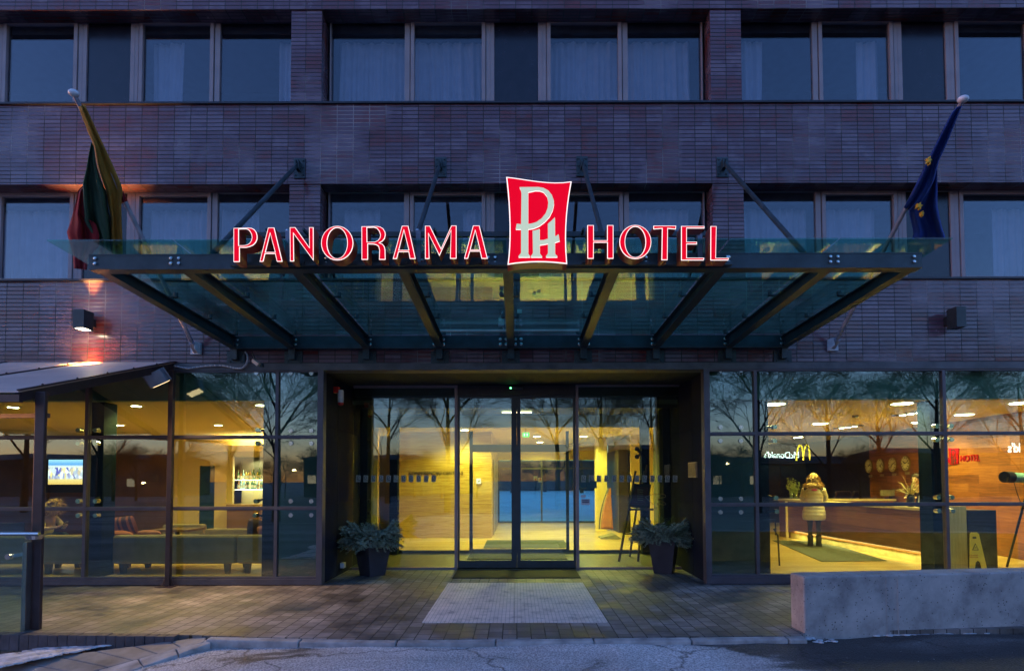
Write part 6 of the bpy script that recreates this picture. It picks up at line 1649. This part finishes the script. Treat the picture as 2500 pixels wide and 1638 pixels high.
for s in (1, -1):
    a_, b_, c_ = [Vector(J[k + ('l' if s > 0 else 'r')][:3]) for k in ('sh', 'el', 'wr')]
    for p_, q_, r0_, r1_ in ((a_, b_, .085, .075), (b_, c_, .078, .055)):
        for k in range(5): m_.cyl(p_.lerp(q_, k / 5), p_.lerp(q_, (k + .5) / 5), r0_ + (r1_ - r0_) * k / 5 - .008, r0_ + (r1_ - r0_) * k / 5 + .004, 12); m_.cyl(p_.lerp(q_, (k + .5) / 5), p_.lerp(q_, (k + 1) / 5), r0_ + (r1_ - r0_) * k / 5 + .004, r0_ + (r1_ - r0_) * k / 5 - .010, 12)
m_.build('coat', M_coat, t, smooth=True)
def fur(m_, c, rx, ry, rz, n, L, rd, back=None, droop=.3):
    for _ in range(n):
        a, b = rd.uniform(0, 2 * math.pi), math.acos(rd.uniform(-1, 1)); d = Vector((math.sin(b) * math.cos(a), math.sin(b) * math.sin(a), math.cos(b)))
        p = Vector((c[0] + rx * d.x, c[1] + ry * d.y, c[2] + rz * d.z)); e = (d + Vector((rd.uniform(-.5, .5), rd.uniform(-.5, .5), -droop))).normalized() * L * rd.uniform(.6, 1.3)
        w = e.cross(Vector((rd.random(), rd.random(), rd.random()))).normalized() * .007
        m_.add([p - w, p + w, p + e], [(0, 1, 2)])
    return m_
hd_ = Vector(J['head1'][:3]); rd = random.Random(2)
m_ = MB().ball((hd_.x - .03 * f.x, hd_.y - .03 * f.y, hd_.z - .17), .15, 14, (1.25, 1.05, .5)); fur(m_, (hd_.x, hd_.y, hd_.z - .17), .19, .16, .07, 700, .06, rd)
m_.build('fur_hood', mat('tawny_fur', (.55, .38, .16), .9, var=.3, scale=20), t)
m_ = MB().ball((hd_.x, hd_.y, hd_.z + .01), .112, 14, (.95, .95, 1.05)); fur(m_, (hd_.x, hd_.y, hd_.z), .10, .10, .10, 600, .09, rd, droop=1.2)
m_.build('hair', mat('blonde_hair', (.50, .33, .13), .5, var=.35, scale=25), t)
q_ = hd_ - f * .17 + l_ * -.02 + Vector((0, 0, -.27))
MB().ball((q_.x, q_.y, q_.z), .05, 10, (1.5, .8, .5)).build('scarf', mat('pink_scarf', (.55, .06, .18), .8), t)
m_ = MB()
for n in 'lr':
    a_, k_ = Vector(J['an' + n][:3]), Vector(J['to' + n][:3]); m_.cyl(a_ + Vector((0, 0, .18)), a_ + Vector((0, 0, -.04)), .062, .058, 10).ball(tuple((a_ + k_) / 2 + Vector((0, 0, -.04))), .075, 10, (1.0, 1.0, .6))
m_.build('boots', mat('black_boots', (.02, .015, .015), .4), t, smooth=True)
# --- receptionist
c = at(2240, 1180, 4.3); rx_, ry_ = c.x, c.y
zH = c.z - 1.38
t = thing('person', 'receptionist in a dark jacket looking down behind the desk beside the tall plant', 'person', (rx_, ry_, FL))
P = {}
for k, v in BASE.items():
    a, b, c_, r_ = v; lean = max(0, c_ - .95) * .42; P[k] = (a, b + lean, c_ - max(0, c_ - 1.1) * .10, r_)
P['head1'] = (0, .36, 1.50, .088); P['head2'] = (0, .37, 1.57, .07); P['head0'] = (0, .37, 1.44, .075); P['nose'] = (0, .46, 1.42, .015)
for s, n in ((1, 'l'), (-1, 'r')):
    P['sh' + n] = (s * .18, .15, 1.31, .06); P['el' + n] = (s * .25, .30, 1.08, .045); P['wr' + n] = (s * .12, .50, 1.06, .027); hand(P, n, s, (s * .10, .55, 1.07), (0, 1, -.2))
    P['hp' + n] = (s * .09, 0, .88, .095); P['kn' + n] = (s * .09, .02, .49, .06); P['an' + n] = (s * .09, 0, .09, .042); P['to' + n] = (s * .10, .14, .04, .035)
fr2 = R(205)
J = human(t, rx_ + .25, ry_ + .1, zH, fr2, P)
for k in J: J[k] = (J[k][0], J[k][1], max(J[k][2], FL + .03), J[k][3])
skin_body('body', J, BE, M_skin, t)
f2 = Vector((math.cos(fr2), math.sin(fr2), 0))
Jc = {k: (v[0], v[1], v[2], v[3] * 1.18) for k, v in J.items() if k in ('pelvis', 'waist', 'chest', 'shl', 'shr', 'ell', 'elr', 'wrl', 'wrr', 'hpl', 'hpr', 'knl', 'knr', 'anl', 'anr')}
skin_body('jacket', Jc, [e for e in BE if e[0] in Jc and e[1] in Jc], mat('dark_jacket', (.035, .012, .018), .7), t)
hd_ = Vector(J['head1'][:3]) - f2 * .02; m_ = MB().ball((hd_.x, hd_.y, hd_.z + .035), .098, 14, (1, 1, .9)); fur(m_, (hd_.x, hd_.y, hd_.z + .03), .09, .09, .085, 250, .035, rd)
m_.build('hair', mat('dark_brown_hair', (.04, .02, .01), .5), t)
m_ = MB(); sd_ = Vector((-f2.y, f2.x, 0)); h0 = Vector(J['head0'][:3])
for s in (1, -1): p = h0 + f2 * .075 + sd_ * s * .032 + Vector((0, 0, .045)); m_.ball(tuple(p), .011, 8)
m_.build('eyes', M_blk, t)
# --- seated child
hx = at(128, 1243, 1.15)
t = thing('person', 'curly fair haired child in a yellow top bent over a phone on the lounge sofa', 'person', (hx.x, 1.25, FL))
cx_, cy_ = hx.x - .22, 1.22; z0 = FL
P = {'pelvis': (0, 0, .56, .11), 'waist': (0, .05, .68, .10), 'chest': (0, .12, .84, .115), 'neckb': (0, .19, .95, .05), 'neck': (0, .22, .99, .042), 'head0': (0, .27, 1.02, .07), 'head1': (0, .27, 1.09, .08), 'head2': (0, .25, 1.14, .06), 'nose': (0, .35, 1.02, .013)}
for s, n in ((1, 'l'), (-1, 'r')):
    P['sh' + n] = (s * .13, .13, .90, .047); P['el' + n] = (s * .17, .26, .74, .036); P['wr' + n] = (s * .07, .42, .76, .023); hand(P, n, s, (s * .05, .46, .78), (-s * .4, .6, .5))
    P['hp' + n] = (s * .08, .03, .54, .08); P['kn' + n] = (s * .11, .40, .62, .055); P['an' + n] = (s * .11, .48, .22, .036); P['to' + n] = (s * .11, .58, .16, .03)
fc3 = R(-15); J = human(t, cx_, cy_, z0, fc3, P)
skin_body('body', J, BE, M_skin, t)
Jc = {k: (v[0], v[1], v[2], v[3] * 1.2) for k, v in J.items() if k in ('pelvis', 'waist', 'chest', 'shl', 'shr', 'ell', 'elr')}
skin_body('shirt', Jc, [e for e in BE if e[0] in Jc and e[1] in Jc], mat('mustard_top', (.55, .42, .14), .8), t)
Jc = {k: (v[0], v[1], v[2], v[3] * 1.2) for k, v in J.items() if k in ('pelvis', 'hpl', 'hpr', 'knl', 'knr', 'anl', 'anr')}
skin_body('trousers', Jc, [e for e in BE if e[0] in Jc and e[1] in Jc], mat('blue_jeans', (.02, .04, .09), .8), t)
hd_ = Vector(J['head1'][:3]); m_ = MB()
rd = random.Random(8)
for _ in range(60):
    a, b = rd.uniform(0, 6.28), math.acos(rd.uniform(-.5, 1)); d = Vector((math.sin(b) * math.cos(a), math.sin(b) * math.sin(a), math.cos(b)))
    m_.ball(tuple(hd_ + Vector((-.02, 0, .03)) + d * .10), rd.uniform(.03, .05), 6)
fur(m_, (hd_.x, hd_.y, hd_.z + .02), .13, .13, .12, 500, .07, rd, droop=.6)
m_.build('hair', mat('curly_fair_hair', (.48, .30, .10), .7, var=.4, scale=25), t)
f3 = Vector((math.cos(fc3), math.sin(fc3), 0)); ph = Vector((cx_, cy_, z0 + .80)) + f3 * .50
rot3 = Matrix.Rotation(R(35), 3, 'Y')
o = rb(MB(), ph, .012, .075, .15, rot3).build('phone', mat('phone_black', (.02, .02, .02), .2)); tag(o, 'phone held by the seated child', 'phone')

# ================================================================ LOBBY THINGS
# easel with framed board
YE = 2.35
ex = lambda px: xf(px, YE); ez = lambda py: zf(py, YE)
t = thing('easel', 'dark wooden easel standing inside the right entrance glass', 'easel', (ex(1555), YE, .03))
M_ew = mat('dark_easel_wood', (.045, .022, .012), .5)
def eb(p, q, y0=YE, y1=YE, w=.035): 
    a, b = at(p[0], p[1], y0), at(q[0], q[1], y1); return MB().bar(a, b, w, .03)
foot = lambda px, y: at(px, 1300, y).x
a = Vector((ex(1506), YE - .15, .03)); b = Vector((ex(1553), YE + .05, ez(1150)))
MB().bar(a, b, .035, .03).build('leg', M_ew, t)
a2 = Vector((ex(1552), YE - .15, .03)); b2 = Vector((ex(1575), YE + .05, ez(1150)))
MB().bar(a2, b2, .035, .03).build('leg', M_ew, t)
MB().bar((ex(1548), YE + .5, .03), (ex(1566), YE + .07, ez(1170)), .03, .03).build('leg', M_ew, t)
MB().bar(Vector((ex(1560), YE + .03, ez(1240))), Vector((ex(1582), YE + .06, ez(1135))), .03, .03).build('mast', M_ew, t)
MB().bar(a.lerp(b, .30), a2.lerp(b2, .30), .03, .025).box(ex(1532), ex(1592), YE - .10, YE + .0, ez(1246), ez(1241)).build('crossbar', M_ew, t)
t2 = thing('framed_board', 'brown framed notice board resting on the easel', 'notice board', (ex(1562), YE - .05, ez(1238)))
def quad_slab(pts, y0, y1, m_=None):
    m_ = m_ or MB(); p = [(at(px, py, y0).x, at(px, py, y0).z) for px, py in pts]; return m_.poly(p, y0, y1)
quad_slab([(1536, 1238), (1580, 1241), (1590, 1182), (1549, 1180)], YE - .06, YE - .03).build('frame', M_ew, t2)
quad_slab([(1541, 1231), (1575, 1233), (1583, 1189), (1553, 1187)], YE - .068, YE - .0605).build('panel', mat('maroon_panel', (.13, .03, .02), .5, var=.3, scale=20), t2)
m_ = MB()
for k in range(6): quad_slab([(1556, 1194 + k * 5), (1570, 1195 + k * 5), (1570, 1196.5 + k * 5), (1556, 1195.5 + k * 5)], YE - .072, YE - .0685, m_)
m_.build('print', mat('gold_print', (.5, .35, .15), .6), t2)
# wire ornament beside the easel
pts = [at(px, py, YE - .3) for px, py in ((1575, 1213), (1595, 1206), (1620, 1206), (1624, 1213), (1605, 1217), (1622, 1226), (1624, 1232), (1604, 1229), (1612, 1240), (1600, 1240), (1598, 1234), (1585, 1222), (1575, 1213))]
t = MB().tube(smoothline(pts), .007, 5)
t.tube([at(1610, 1240, YE - .3), Vector((at(1610, 1240, YE - .3).x, YE - .3, .03))], .007, 5); t.cyl((at(1610, 1240, YE - .3).x, YE - .3, .03), (at(1610, 1240, YE - .3).x, YE - .3, .05), .12, n=12)
tag(t.build('wire_ornament', mat('bronze_wire', (.35, .25, .15), .4, metal=.6)), 'twisted bronze wire ornament standing between the easel and the right planter', 'ornament')
# brochure stand: curved banner
YBn = 6.2
m_ = MB(); rows = []
for i in range(13):
    u = i / 12; py = 1291 - 100 * u; l = 1468 + 28 * (u ** 1.6) * 1.0 - 2; r_ = 1497 - 5 * u + 6 * (1 - u)
    l = 1467 + 22 * u ** 2; r_ = 1497 - 6 * u if u < .9 else 1492
    rows.append([tuple(at(l + (r_ - l) * j / 4, py, YBn + .25 * u + .1 * (j / 4))) for j in range(5)])
t = thing('brochure_stand', 'tall curved orange brochure stand in the lobby left of the dark cabinets', 'stand', (at(1482, 1290, YBn).x, YBn, FL))
m_.sheet(rows, .02).build('panel', mat('orange_banner', (.42, .15, .06), .5, var=.2), t, smooth=True)
p0_ = at(1466, 1291, YBn); p1_ = at(1499, 1291, YBn)
MB().hexa([(p0_.x, YBn - .1, FL), (p1_.x + .2, YBn - .1, FL), (p1_.x + .2, YBn + .4, FL), (p0_.x, YBn + .4, FL)], [(p0_.x, YBn - .1, FL + .03), (p1_.x + .02, YBn - .1, FL + .12), (p1_.x + .02, YBn + .4, FL + .12), (p0_.x, YBn + .4, FL + .03)]).build('base', mat('stand_base', (.25, .24, .12), .4), t)
MB().tube([Vector(rows[i][0]) + Vector((-.04, 0, 0)) for i in range(13)], .018, 6).build('frame', M_gfr, t)
# yellow pillar end by the cabinets
MB().box(xf(1456, 8.6), xf(1482, 8.6), 8.6, 9.0, FL, CEIL).build('column', M_ystl, hotel)

# ================================================================ RECEPTION
dk = thing('reception_desk', 'long walnut reception desk with a pale top running back from the glass', 'desk', (7.6, 4, FL))
dt = 1.08; dxa, dxb = 7.56, 7.26; dya, dyb = 1.10, 6.3
def slant(m_, xa0, xa1, xb0, xb1, ya, yb_, z0, z1): return m_.hexa([(xa0, ya, z0), (xa1, ya, z0), (xb1, yb_, z0), (xb0, yb_, z0)], [(xa0, ya, z1), (xa1, ya, z1), (xb1, yb_, z1), (xb0, yb_, z1)])
slant(MB(), dxa, dxa + .34, dxb, dxb + .34, dya + .05, dyb, FL + .16, dt - .05).build('front_panel', DESKW, dk)
slant(MB(), dxa + .06, dxa + .30, dxb + .06, dxb + .30, dya + .06, dyb, FL, FL + .158).build('plinth', mat('lit_plinth', (.62, .50, .22), .5), dk)
slant(MB(), dxa - .03, dxa + .40, dxb - .03, dxb + .40, dya + .05, dyb + .02, dt - .048, dt).build('counter_top', mat('pale_counter', (.62, .50, .22), .35), dk)
MB().box(dxb - .03, 10.2, dyb + .03, dyb + .55, dt - .048, dt).build('counter_top', mat('pale_counter', (.62, .50, .22), .35), dk)
MB().box(dxb, 10.15, dyb + .06, dyb + .5, FL, dt - .05).build('front_panel', plank_mat('desk_boards_across', (0.12, 0.045, 0.010), (0.25, 0.10, 0.022), (0.36, 0.155, 0.04), 1.6, 0.30, 0.3, 'xz', 0.9), dk)
MB().box(dxb - .05, dxb + .01, dyb - .0, dyb + .05, FL, dt - .05).build('end_post', M_cream, dk)
MB().box(dxa - .02, dxa + .33, dya, dya + .045, FL, 1.14).build('end_panel', LWOOD, dk)
MB().box(7.93, 8.43, 1.12, 1.6, FL, 1.07).build('side_cabinet', mat('black_cabinet', (.012, .010, .010), .3), dk)
l = bpy.data.lights.new('lamp', 'AREA'); l.energy = 3.5 * LG; l.color = (1, .75, .3); l.shape = 'RECTANGLE'; l.size = .05; l.size_y = 4.6
o = bpy.data.objects.new('lamp', l); COL.objects.link(o); o.parent = dk; o.location = Vector((7.36, 3.7, FL + .20)) - ORG[dk.name]; o.rotation_euler = (0, R(-20), R(3.3))
# wet floor sign
YWf = .92
t = thing('wet_floor_sign', 'yellow folding wet floor warning sign against the black cabinet', 'sign', (xf(2383, YWf), YWf, FL))
M_ylw = mat('warning_yellow', (.85, .66, .10), .45, var=.08)
def trap(y, m_):
    zt_, zb2 = zf(1303, y), FL
    o_ = [(xf(2366, y), zb2), (xf(2376, y), zb2), (xf(2377, y), zf(1376, y)), (xf(2384, y), zf(1369, y)), (xf(2391, y), zf(1376, y)), (xf(2393, y), zb2), (xf(2403, y), zb2), (xf(2386, y), zt_), (xf(2366, y), zt_)]
    p = [(xf(a, y), zf(b, y)) for a, b in ((2362, 1389), (2374, 1389), (2376, 1375), (2382, 1370), (2388, 1375), (2391, 1389), (2403, 1389), (2386, 1306), (2382, 1302), (2368, 1302), (2365, 1306))]
    return m_.poly(p, y, y + .015)
trap(YWf, MB()).build('front_leaf', M_ylw, t); trap(YWf + .16, MB()).build('rear_leaf', M_ylw, t)
MB().poly([(xf(a, YWf), zf(b, YWf)) for a, b in ((2368, 1345), (2384, 1345), (2376, 1328))], YWf - .004, YWf - .001).build('warning_triangle', M_blk, t)
MB().poly([(xf(a, YWf), zf(b, YWf)) for a, b in ((2370.5, 1343.5), (2381.5, 1343.5), (2376, 1331.5))], YWf - .007, YWf - .0045).build('triangle_field', M_ylw, t)
m_ = MB(); m_.bar((xf(2373, YWf), YWf - .009, zf(1341, YWf)), (xf(2379, YWf), YWf - .009, zf(1336, YWf)), .006, .003).bar((xf(2374, YWf), YWf - .009, zf(1337, YWf)), (xf(2378, YWf), YWf - .009, zf(1341, YWf)), .006, .003)
m_.box(xf(2370, YWf), xf(2379, YWf), YWf - .004, YWf - .001, zf(1317, YWf), zf(1312, YWf)).build('slipping_figure', M_blk, t)
c = at(2377, 1357, YWf)
text_on('CAUTION', .032, face_at(c.x, YWf - .002, c.z + .012), mat('print_red', (.5, .03, .03), .7), t, 'lettering', .001)
text_on('WET FLOOR', .026, face_at(c.x, YWf - .002, c.z - .02), mat('print_red', (.5, .03, .03), .7), t, 'lettering', .001)
# wall clocks and hotel name on the walnut wall
def wallx(y): return 9.58 + .84 * (y - .32) / 7.48 - .004
WN = Vector((-1, .112, 0)).normalized()
def onwall(px, py):
    p = Vector((9.9, 0, 0)); x = 10.0
    for _ in range(6): p = atx(px, py, x); x = wallx(p.y)
    return p
ca, sa = WN.x, WN.y
TXT = lambda p, off: Matrix.Translation(p + WN * off) @ Matrix(((-WN.y * -1, 0, WN.x, 0), (WN.x * -1 * -1, 0, WN.y, 0), (0, 1, 0, 0), (0, 0, 0, 1)))
# local x of the wall text runs towards the street (-y), local y up, local z out of the wall
ex_ = Vector((0, 0, 1)).cross(WN).normalized()
def WM(p, off): 
    q = p + WN * off
    return Matrix(((ex_.x, 0, WN.x, q.x), (ex_.y, 0, WN.y, q.y), (0, 1, 0, q.z), (0, 0, 0, 1)))
def disc_mesh(r_, n=24, hole=0):
    sh_ = [([(r_ * math.cos(2 * math.pi * i / n), r_ * math.sin(2 * math.pi * i / n)) for i in range(n)], False)]
    if hole: sh_.append(([(hole * math.cos(-2 * math.pi * i / n), hole * math.sin(-2 * math.pi * i / n)) for i in range(n)], False))
    return sh_
M_cf = mat('clock_face', (.85, .75, .42), .4); M_gold = mat('clock_gold', (.5, .36, .1), .35, metal=.7)
for px, py, lab, hh_ in ((2123, 1138, 'furthest small round wall clock, next to the dark rear wall', 2), (2151, 1136, 'second round wall clock from the dark rear wall', 4), (2181, 1134, 'third round wall clock from the dark rear wall', 7), (2213, 1131, 'round wall clock nearest the red hotel name', 10)):
    p = onwall(px, py); r_ = .20
    t = thing('wall_clock', lab, 'wall clock', tuple(p), 'round clocks on the walnut wall')
    place_mesh(curve_mesh(disc_mesh(r_, 24), 0, .015), 'case', M_gold, WM(p, .018), t)
    place_mesh(curve_mesh(disc_mesh(r_ * .88, 24), 0, .002), 'face', M_cf, WM(p, .036), t)
    hm = []
    for k in range(12):
        a = k * math.pi / 6; u, v = math.sin(a), math.cos(a); w = .012 if k % 3 else .02
        hm.append(([(u * r_ * .84 + v * w, v * r_ * .84 - u * w), (u * r_ * .84 - v * w, v * r_ * .84 + u * w), (u * r_ * .64 - v * w, v * r_ * .64 + u * w), (u * r_ * .64 + v * w, v * r_ * .64 - u * w)], False))
    for a, L2, w in ((hh_ * math.pi / 6, .52, .016), (1.2, .74, .011)):
        u, v = math.sin(a), math.cos(a); hm.append(([(v * w, -u * w), (-v * w, u * w), (u * r_ * L2 - v * w, v * r_ * L2 + u * w), (u * r_ * L2 + v * w, v * r_ * L2 - u * w)], False))
    for k_, h_ in enumerate(hm): 
        pass
    mm = MB()
    for h_, _s in hm: 
        k = len(mm.v); mm.v += [(a, b, 0) for a, b in h_]; mm.f.append(tuple(range(k, k + 4))); mm.m.append(0)
    me = bpy.data.meshes.new('marks'); me.from_pydata(mm.v, [], mm.f); place_mesh(me, 'hands_and_marks', M_dkl, WM(p, .040), t)
    p2 = onwall(px + 3, py + 24); me = curve_mesh([([(-.10, -.035), (.10, -.035), (.10, .035), (-.10, .035)], False)], 0, .006)
    place_mesh(me, 'city_plate', mat('city_plate', (.35, .27, .12), .4), WM(p2, .008), t)
t = thing('reception_wall_sign', 'small red hotel name and emblem on the walnut wall behind the desk', 'sign', tuple(onwall(2330, 1115)))
M_rw = glow('dim_red_sign', (.65, .01, .01), .05)
p = onwall(2331, 1114)
q4 = [(-.15, -.18), (.13, -.17), (.16, .18), (-.17, .20)]
place_mesh(curve_mesh([(q4, False)], 0, .01), 'emblem', M_rw, WM(p, .012), t)
emb2 = [([((a - 560) * .00032, -(b - 750) * .00032) for a, b in pp], False) for pp in PP]
place_mesh(curve_mesh(emb2, 0, .001), 'emblem_lettering', M_dkl, WM(p, .025), t)
emb2 = [([((a - 560) * .00032, -(b - 750) * .00032) for a, b in pp], False) for pp in HH]
place_mesh(curve_mesh(emb2, 0, .001), 'emblem_lettering', M_dkl, WM(p, .025), t)
p = onwall(2369, 1119); place_mesh(text_mesh('HOTEL', .20, .008), 'lettering', M_rw, WM(p, .010), t)
p = onwall(2285, 1126); place_mesh(text_mesh('PANORAMA', .19, .008), 'lettering', M_rw, WM(p, .010), t)
# spiky plant on the desk
c = at(2278, 1215, 1.9); px_ = dxa + .14
pc = Vector((dxa + .10 - .02, 1.95, dt)); rd = random.Random(6)
pc = Vector((at(2290, 1200, 2.2).x, 2.2, dt))
pc.x = dxa + .13
t = thing('potted_plant', 'spiky leaved plant in a dark vase on the near end of the desk', 'plant', tuple(pc))
MB().lathe(tuple(pc), [(.05, .001), (.08, .05), (.07, .2), (.05, .24)], 14).build('vase', mat('dark_vase', (.03, .03, .03), .25), t, smooth=True)
m_ = MB()
for k in range(34):
    a = rd.uniform(0, 6.28); el = rd.uniform(.25, 1.35); L2 = rd.uniform(.3, .55); d = Vector((math.cos(a) * math.cos(el), math.sin(a) * math.cos(el), math.sin(el))); w = d.cross(Vector((0, 0, 1))).normalized() * .009
    p = pc + Vector((0, 0, .23)); m1 = p + d * L2 * .6; m2 = p + d * L2 + Vector((0, 0, -.10))
    m_.add([p - w * .5, p + w * .5, m1 + w, m1 - w, m2], [(0, 1, 2, 3), (3, 2, 4)])
m_.build('leaves', mat('straw_leaf', (.42, .34, .14), .6, var=.3), t)
# computer, laptop screens, glass vases with greenery
def monitor(px, py, Y, w, h, label, ang=0.0, cat_='monitor'):
    c = at(px, py, Y); t = thing('computer_monitor', label, cat_, (c.x, c.y, dt))
    u = Vector((math.cos(ang), math.sin(ang), 0)); n = Vector((-u.y, u.x, 0))
    def pl(m_, du, dn0, dn1, z0, z1): 
        q = [c + u * -du + n * dn0, c + u * du + n * dn0, c + u * du + n * dn1, c + u * -du + n * dn1]; return m_.hexa([(v.x, v.y, z0) for v in q], [(v.x, v.y, z1) for v in q])
    pl(MB(), w / 2, 0, .03, dt + .08, dt + .08 + h).build('screen_case', mat('monitor_shell', (.30, .27, .16), .4), t)
    pl(MB(), .03, .0, .03, dt + .01, dt + .079).build('neck', M_blk, t); pl(MB(), .11, -.07, .09, dt + .0005, dt + .009).build('foot', M_blk, t)
monitor(2175, 1211, 6.5, .55, .16, 'low wide monitor back on the rear counter right of the customer')
c = at(2248, 1205, 4.6)
t = thing('tablet', 'black framed tablet with a white oval standing on the desk before the receptionist', 'tablet', (dxb + .25, 4.2, dt))
tc_ = Vector((at(2248, 1208, 2.9).x, 2.9, dt)); tc_.x = 7.62
tp = at(2249, 1208, 2.45)
rt = Matrix.Rotation(R(12), 3, 'Y')
tb = Vector((7.62, D * 0 + (7.62 * F / (2249 - CX)) - D, dt + .135))
rb(MB(), tb, .20, .02, .27, rt).build('case', M_blk, t); rb(MB(), tb + Vector((0, -.013, 0)), .16, .004, .22, rt).build('screen', mat('tablet_white', (.6, .6, .55), .3), t)
rb(MB(), tb + Vector((0, -.017, .01)), .07, .003, .12, rt).build('oval', M_blk, t)
for px, hgt2, lab in ((1932, .62, 'tall glass vase of greenery at the left end of the rear counter'), (1944, .48, 'shorter glass vase beside the tall vase on the rear counter')):
    c = at(px, 1217, dyb + .25)
    c = Vector((c.x if c.x > dxb else dxb + .1, dyb + .25, dt))
    t = thing('flower_vase', lab, 'vase', tuple(c)); MB().lathe(tuple(c), [(.05, .001), (.05, .02), (.055, .25), (.05, .25), (.045, .03)], 12).build('vase', glass('vase_glass', (.85, .95, .85), .12), t, smooth=True)
    m_ = MB()
    for k in range(26):
        a = rd.uniform(0, 6.28); p = c + Vector((0, 0, .05)); q = c + Vector((.10 * math.cos(a), .1 * math.sin(a), rd.uniform(.5, 1) * hgt2)); m_.cyl(p, q, .003, .002, 4)
        for _ in range(4):
            r2 = p.lerp(q, rd.uniform(.5, 1)); m_.ball(tuple(r2 + Vector((rd.uniform(-.03, .03), rd.uniform(-.03, .03), 0))), .018, 6, (1, 1, .5))
    m_.build('greenery', mat('yellow_green_leaf', (.30, .34, .07), .6, var=.3), t)
c = atz(2088, 1014, CEIL)
t = MB().lathe(tuple(c), [(.03, -.05), (.055, -.035), (.06, -.012), (.06, -.003)], 16).build('smoke_detector', mat('grey_detector', (.2, .18, .12), .5), origin=tuple(c)); tag(t, 'small dark smoke detector on the reception ceiling between the lights', 'smoke detector')
# glass fronted shelf unit at the dark rear wall
X0, X1 = at(2028, 1180, 11.2).x, at(2092, 1180, 11.2).x
t = thing('shelf_unit', 'dark shelf unit with lit glasses at the rear wall behind the reception', 'shelf', ((X0 + X1) / 2, 11.3, FL))
MB().box(X0, X0 + .04, 11.1, 11.5, FL, 1.9).box(X1 - .04, X1, 11.1, 11.5, FL, 1.9).box(X0, X1, 11.5, 11.54, FL, 1.9).box(X0, X1, 11.1, 11.5, FL, .9).build('carcass', mat('dark_shelf_wood', (.05, .025, .012), .4), t)
for z in (1.2, 1.52): MB().box(X0 + .041, X1 - .041, 11.12, 11.49, z, z + .02).build('board', glow('dim_glass_board', (1, .75, .35), .12), t)
rd = random.Random(12); m_ = MB()
for k in range(22): 
    x = rd.uniform(X0 + .1, X1 - .1); z = rd.choice((.901, 1.221, 1.541)); m_.cyl((x, 11.2 + rd.random() * .2, z), (x, 11.25, z + rd.uniform(.1, .22)), .035, .045, 8)
m_.build('glassware', mat('warm_glassware', (.55, .42, .18), .2), t)['kind'] = 'stuff'
# telescope on a stand at the far right
c0 = at(2452, 1164, .9); c1 = at(2560, 1170, 1.1)
t = thing('telescope', 'pale blue telescope tube on a tripod behind the right hand reception glass', 'telescope', (c1.x - .3, 1.0, FL))
d = (c1 - c0).normalized()
MB().cyl(c0 + d * .13, c1, .088, .088, 20).build('tube', mat('pale_blue_tube', (.20, .42, .45), .35, var=.08), t, smooth=False)
MB().cyl(c0, c0 + d * .14, .10, .10, 20).build('dew_shield', M_blk, t); MB().cyl(c0 - d * .002, c0 - d * .0005, .085, n=20).build('front_lens', mat('lens_dark', (.01, .012, .012), .05), t)
cm = c0.lerp(c1, .55)
for a in (0, 2.1, 4.2): MB().bar(cm + Vector((0, 0, -.1)), (cm.x + .35 * math.cos(a + 2.6), cm.y + .3 * math.sin(a + 2.6), FL + .02), .03).build('leg', M_blk, t)
MB().tube(smoothline([c0 + d * .15 + Vector((0, -.05, -.08)), c0 + d * .22 + Vector((0, -.05, -.3)), c0 + d * .32 + Vector((0, -.05, -.48)), c0 + d * .5 + Vector((0, 0, -.55))]), .006, 5).build('cord', M_blk, t)
# chair edge at the left of the reception
c = at(1890, 1300, 1.75)
t = thing('stand_frame', 'slender black metal display stand at the left edge of the reception glass', 'stand', (c.x, c.y, FL))
p_ = [at(1884, 1268, 1.5), at(1893, 1268, 1.5), at(1889, 1290, 1.5), at(1899, 1308, 1.5)]
MB().bar(p_[3], (p_[3].x + .02, 1.5, FL), .022).bar(p_[2], p_[3], .022).bar(p_[1] + Vector((0, 0, .0)), p_[1] + Vector((.0, 0, -.28)), .02).build('leg', M_blk, t)
MB().box(p_[0].x - .02, p_[1].x + .01, 1.48, 1.52, p_[0].z - .02, p_[0].z).build('tray', M_blk, t)
for i, (px, w) in enumerate(((2060, .5), (2100, .4))):
    c = at(px, 1215, 8.5); t = thing('office_chair', ('high backed dark office chair behind the rear counter' if i == 0 else 'low dark office chair next to the rear counter wall'), 'chair', (c.x, 8.5, FL))
    rbox(MB(), c.x - w / 2, c.x + w / 2, 8.5, 8.6, .55, 1.25, .05).build('backrest', mat('dark_leather', (.06, .03, .02), .4), t); rbox(MB(), c.x - w / 2, c.x + w / 2, 8.05, 8.49, .45, .55, .04).build('seat', mat('dark_leather', (.06, .03, .02), .4), t)
    MB().cyl((c.x, 8.3, FL + .03), (c.x, 8.3, .45), .03).build('column', M_blk, t)
    m_ = MB()
    for k in range(5): a = k * 1.257; m_.bar((c.x, 8.3, FL + .05), (c.x + .3 * math.cos(a), 8.3 + .3 * math.sin(a), FL + .02), .03)
    m_.build('base', M_blk, t)

# every pane, bolt, wall and slab is an object of its own
for o in list(bpy.data.objects):
    if o.type == 'MESH' and o.parent is not None and o.name.split('.')[0] in ('pane', 'bolt', 'blind_box', 'spandrel_beam', 'pier', 'partition_wall', 'rear_wall', 'vestibule_wall', 'lobby_floor', 'lobby_ceiling', 'recess_cladding', 'rafter', 'roof', 'notice', 'green_sticker', 'boots', 'lamp_face', 'letter_bracket', 'lens', 'sign_rail', 'cove', 'trim'):
        if o.name.startswith('recess_cladding'): continue
        split_islands(o)
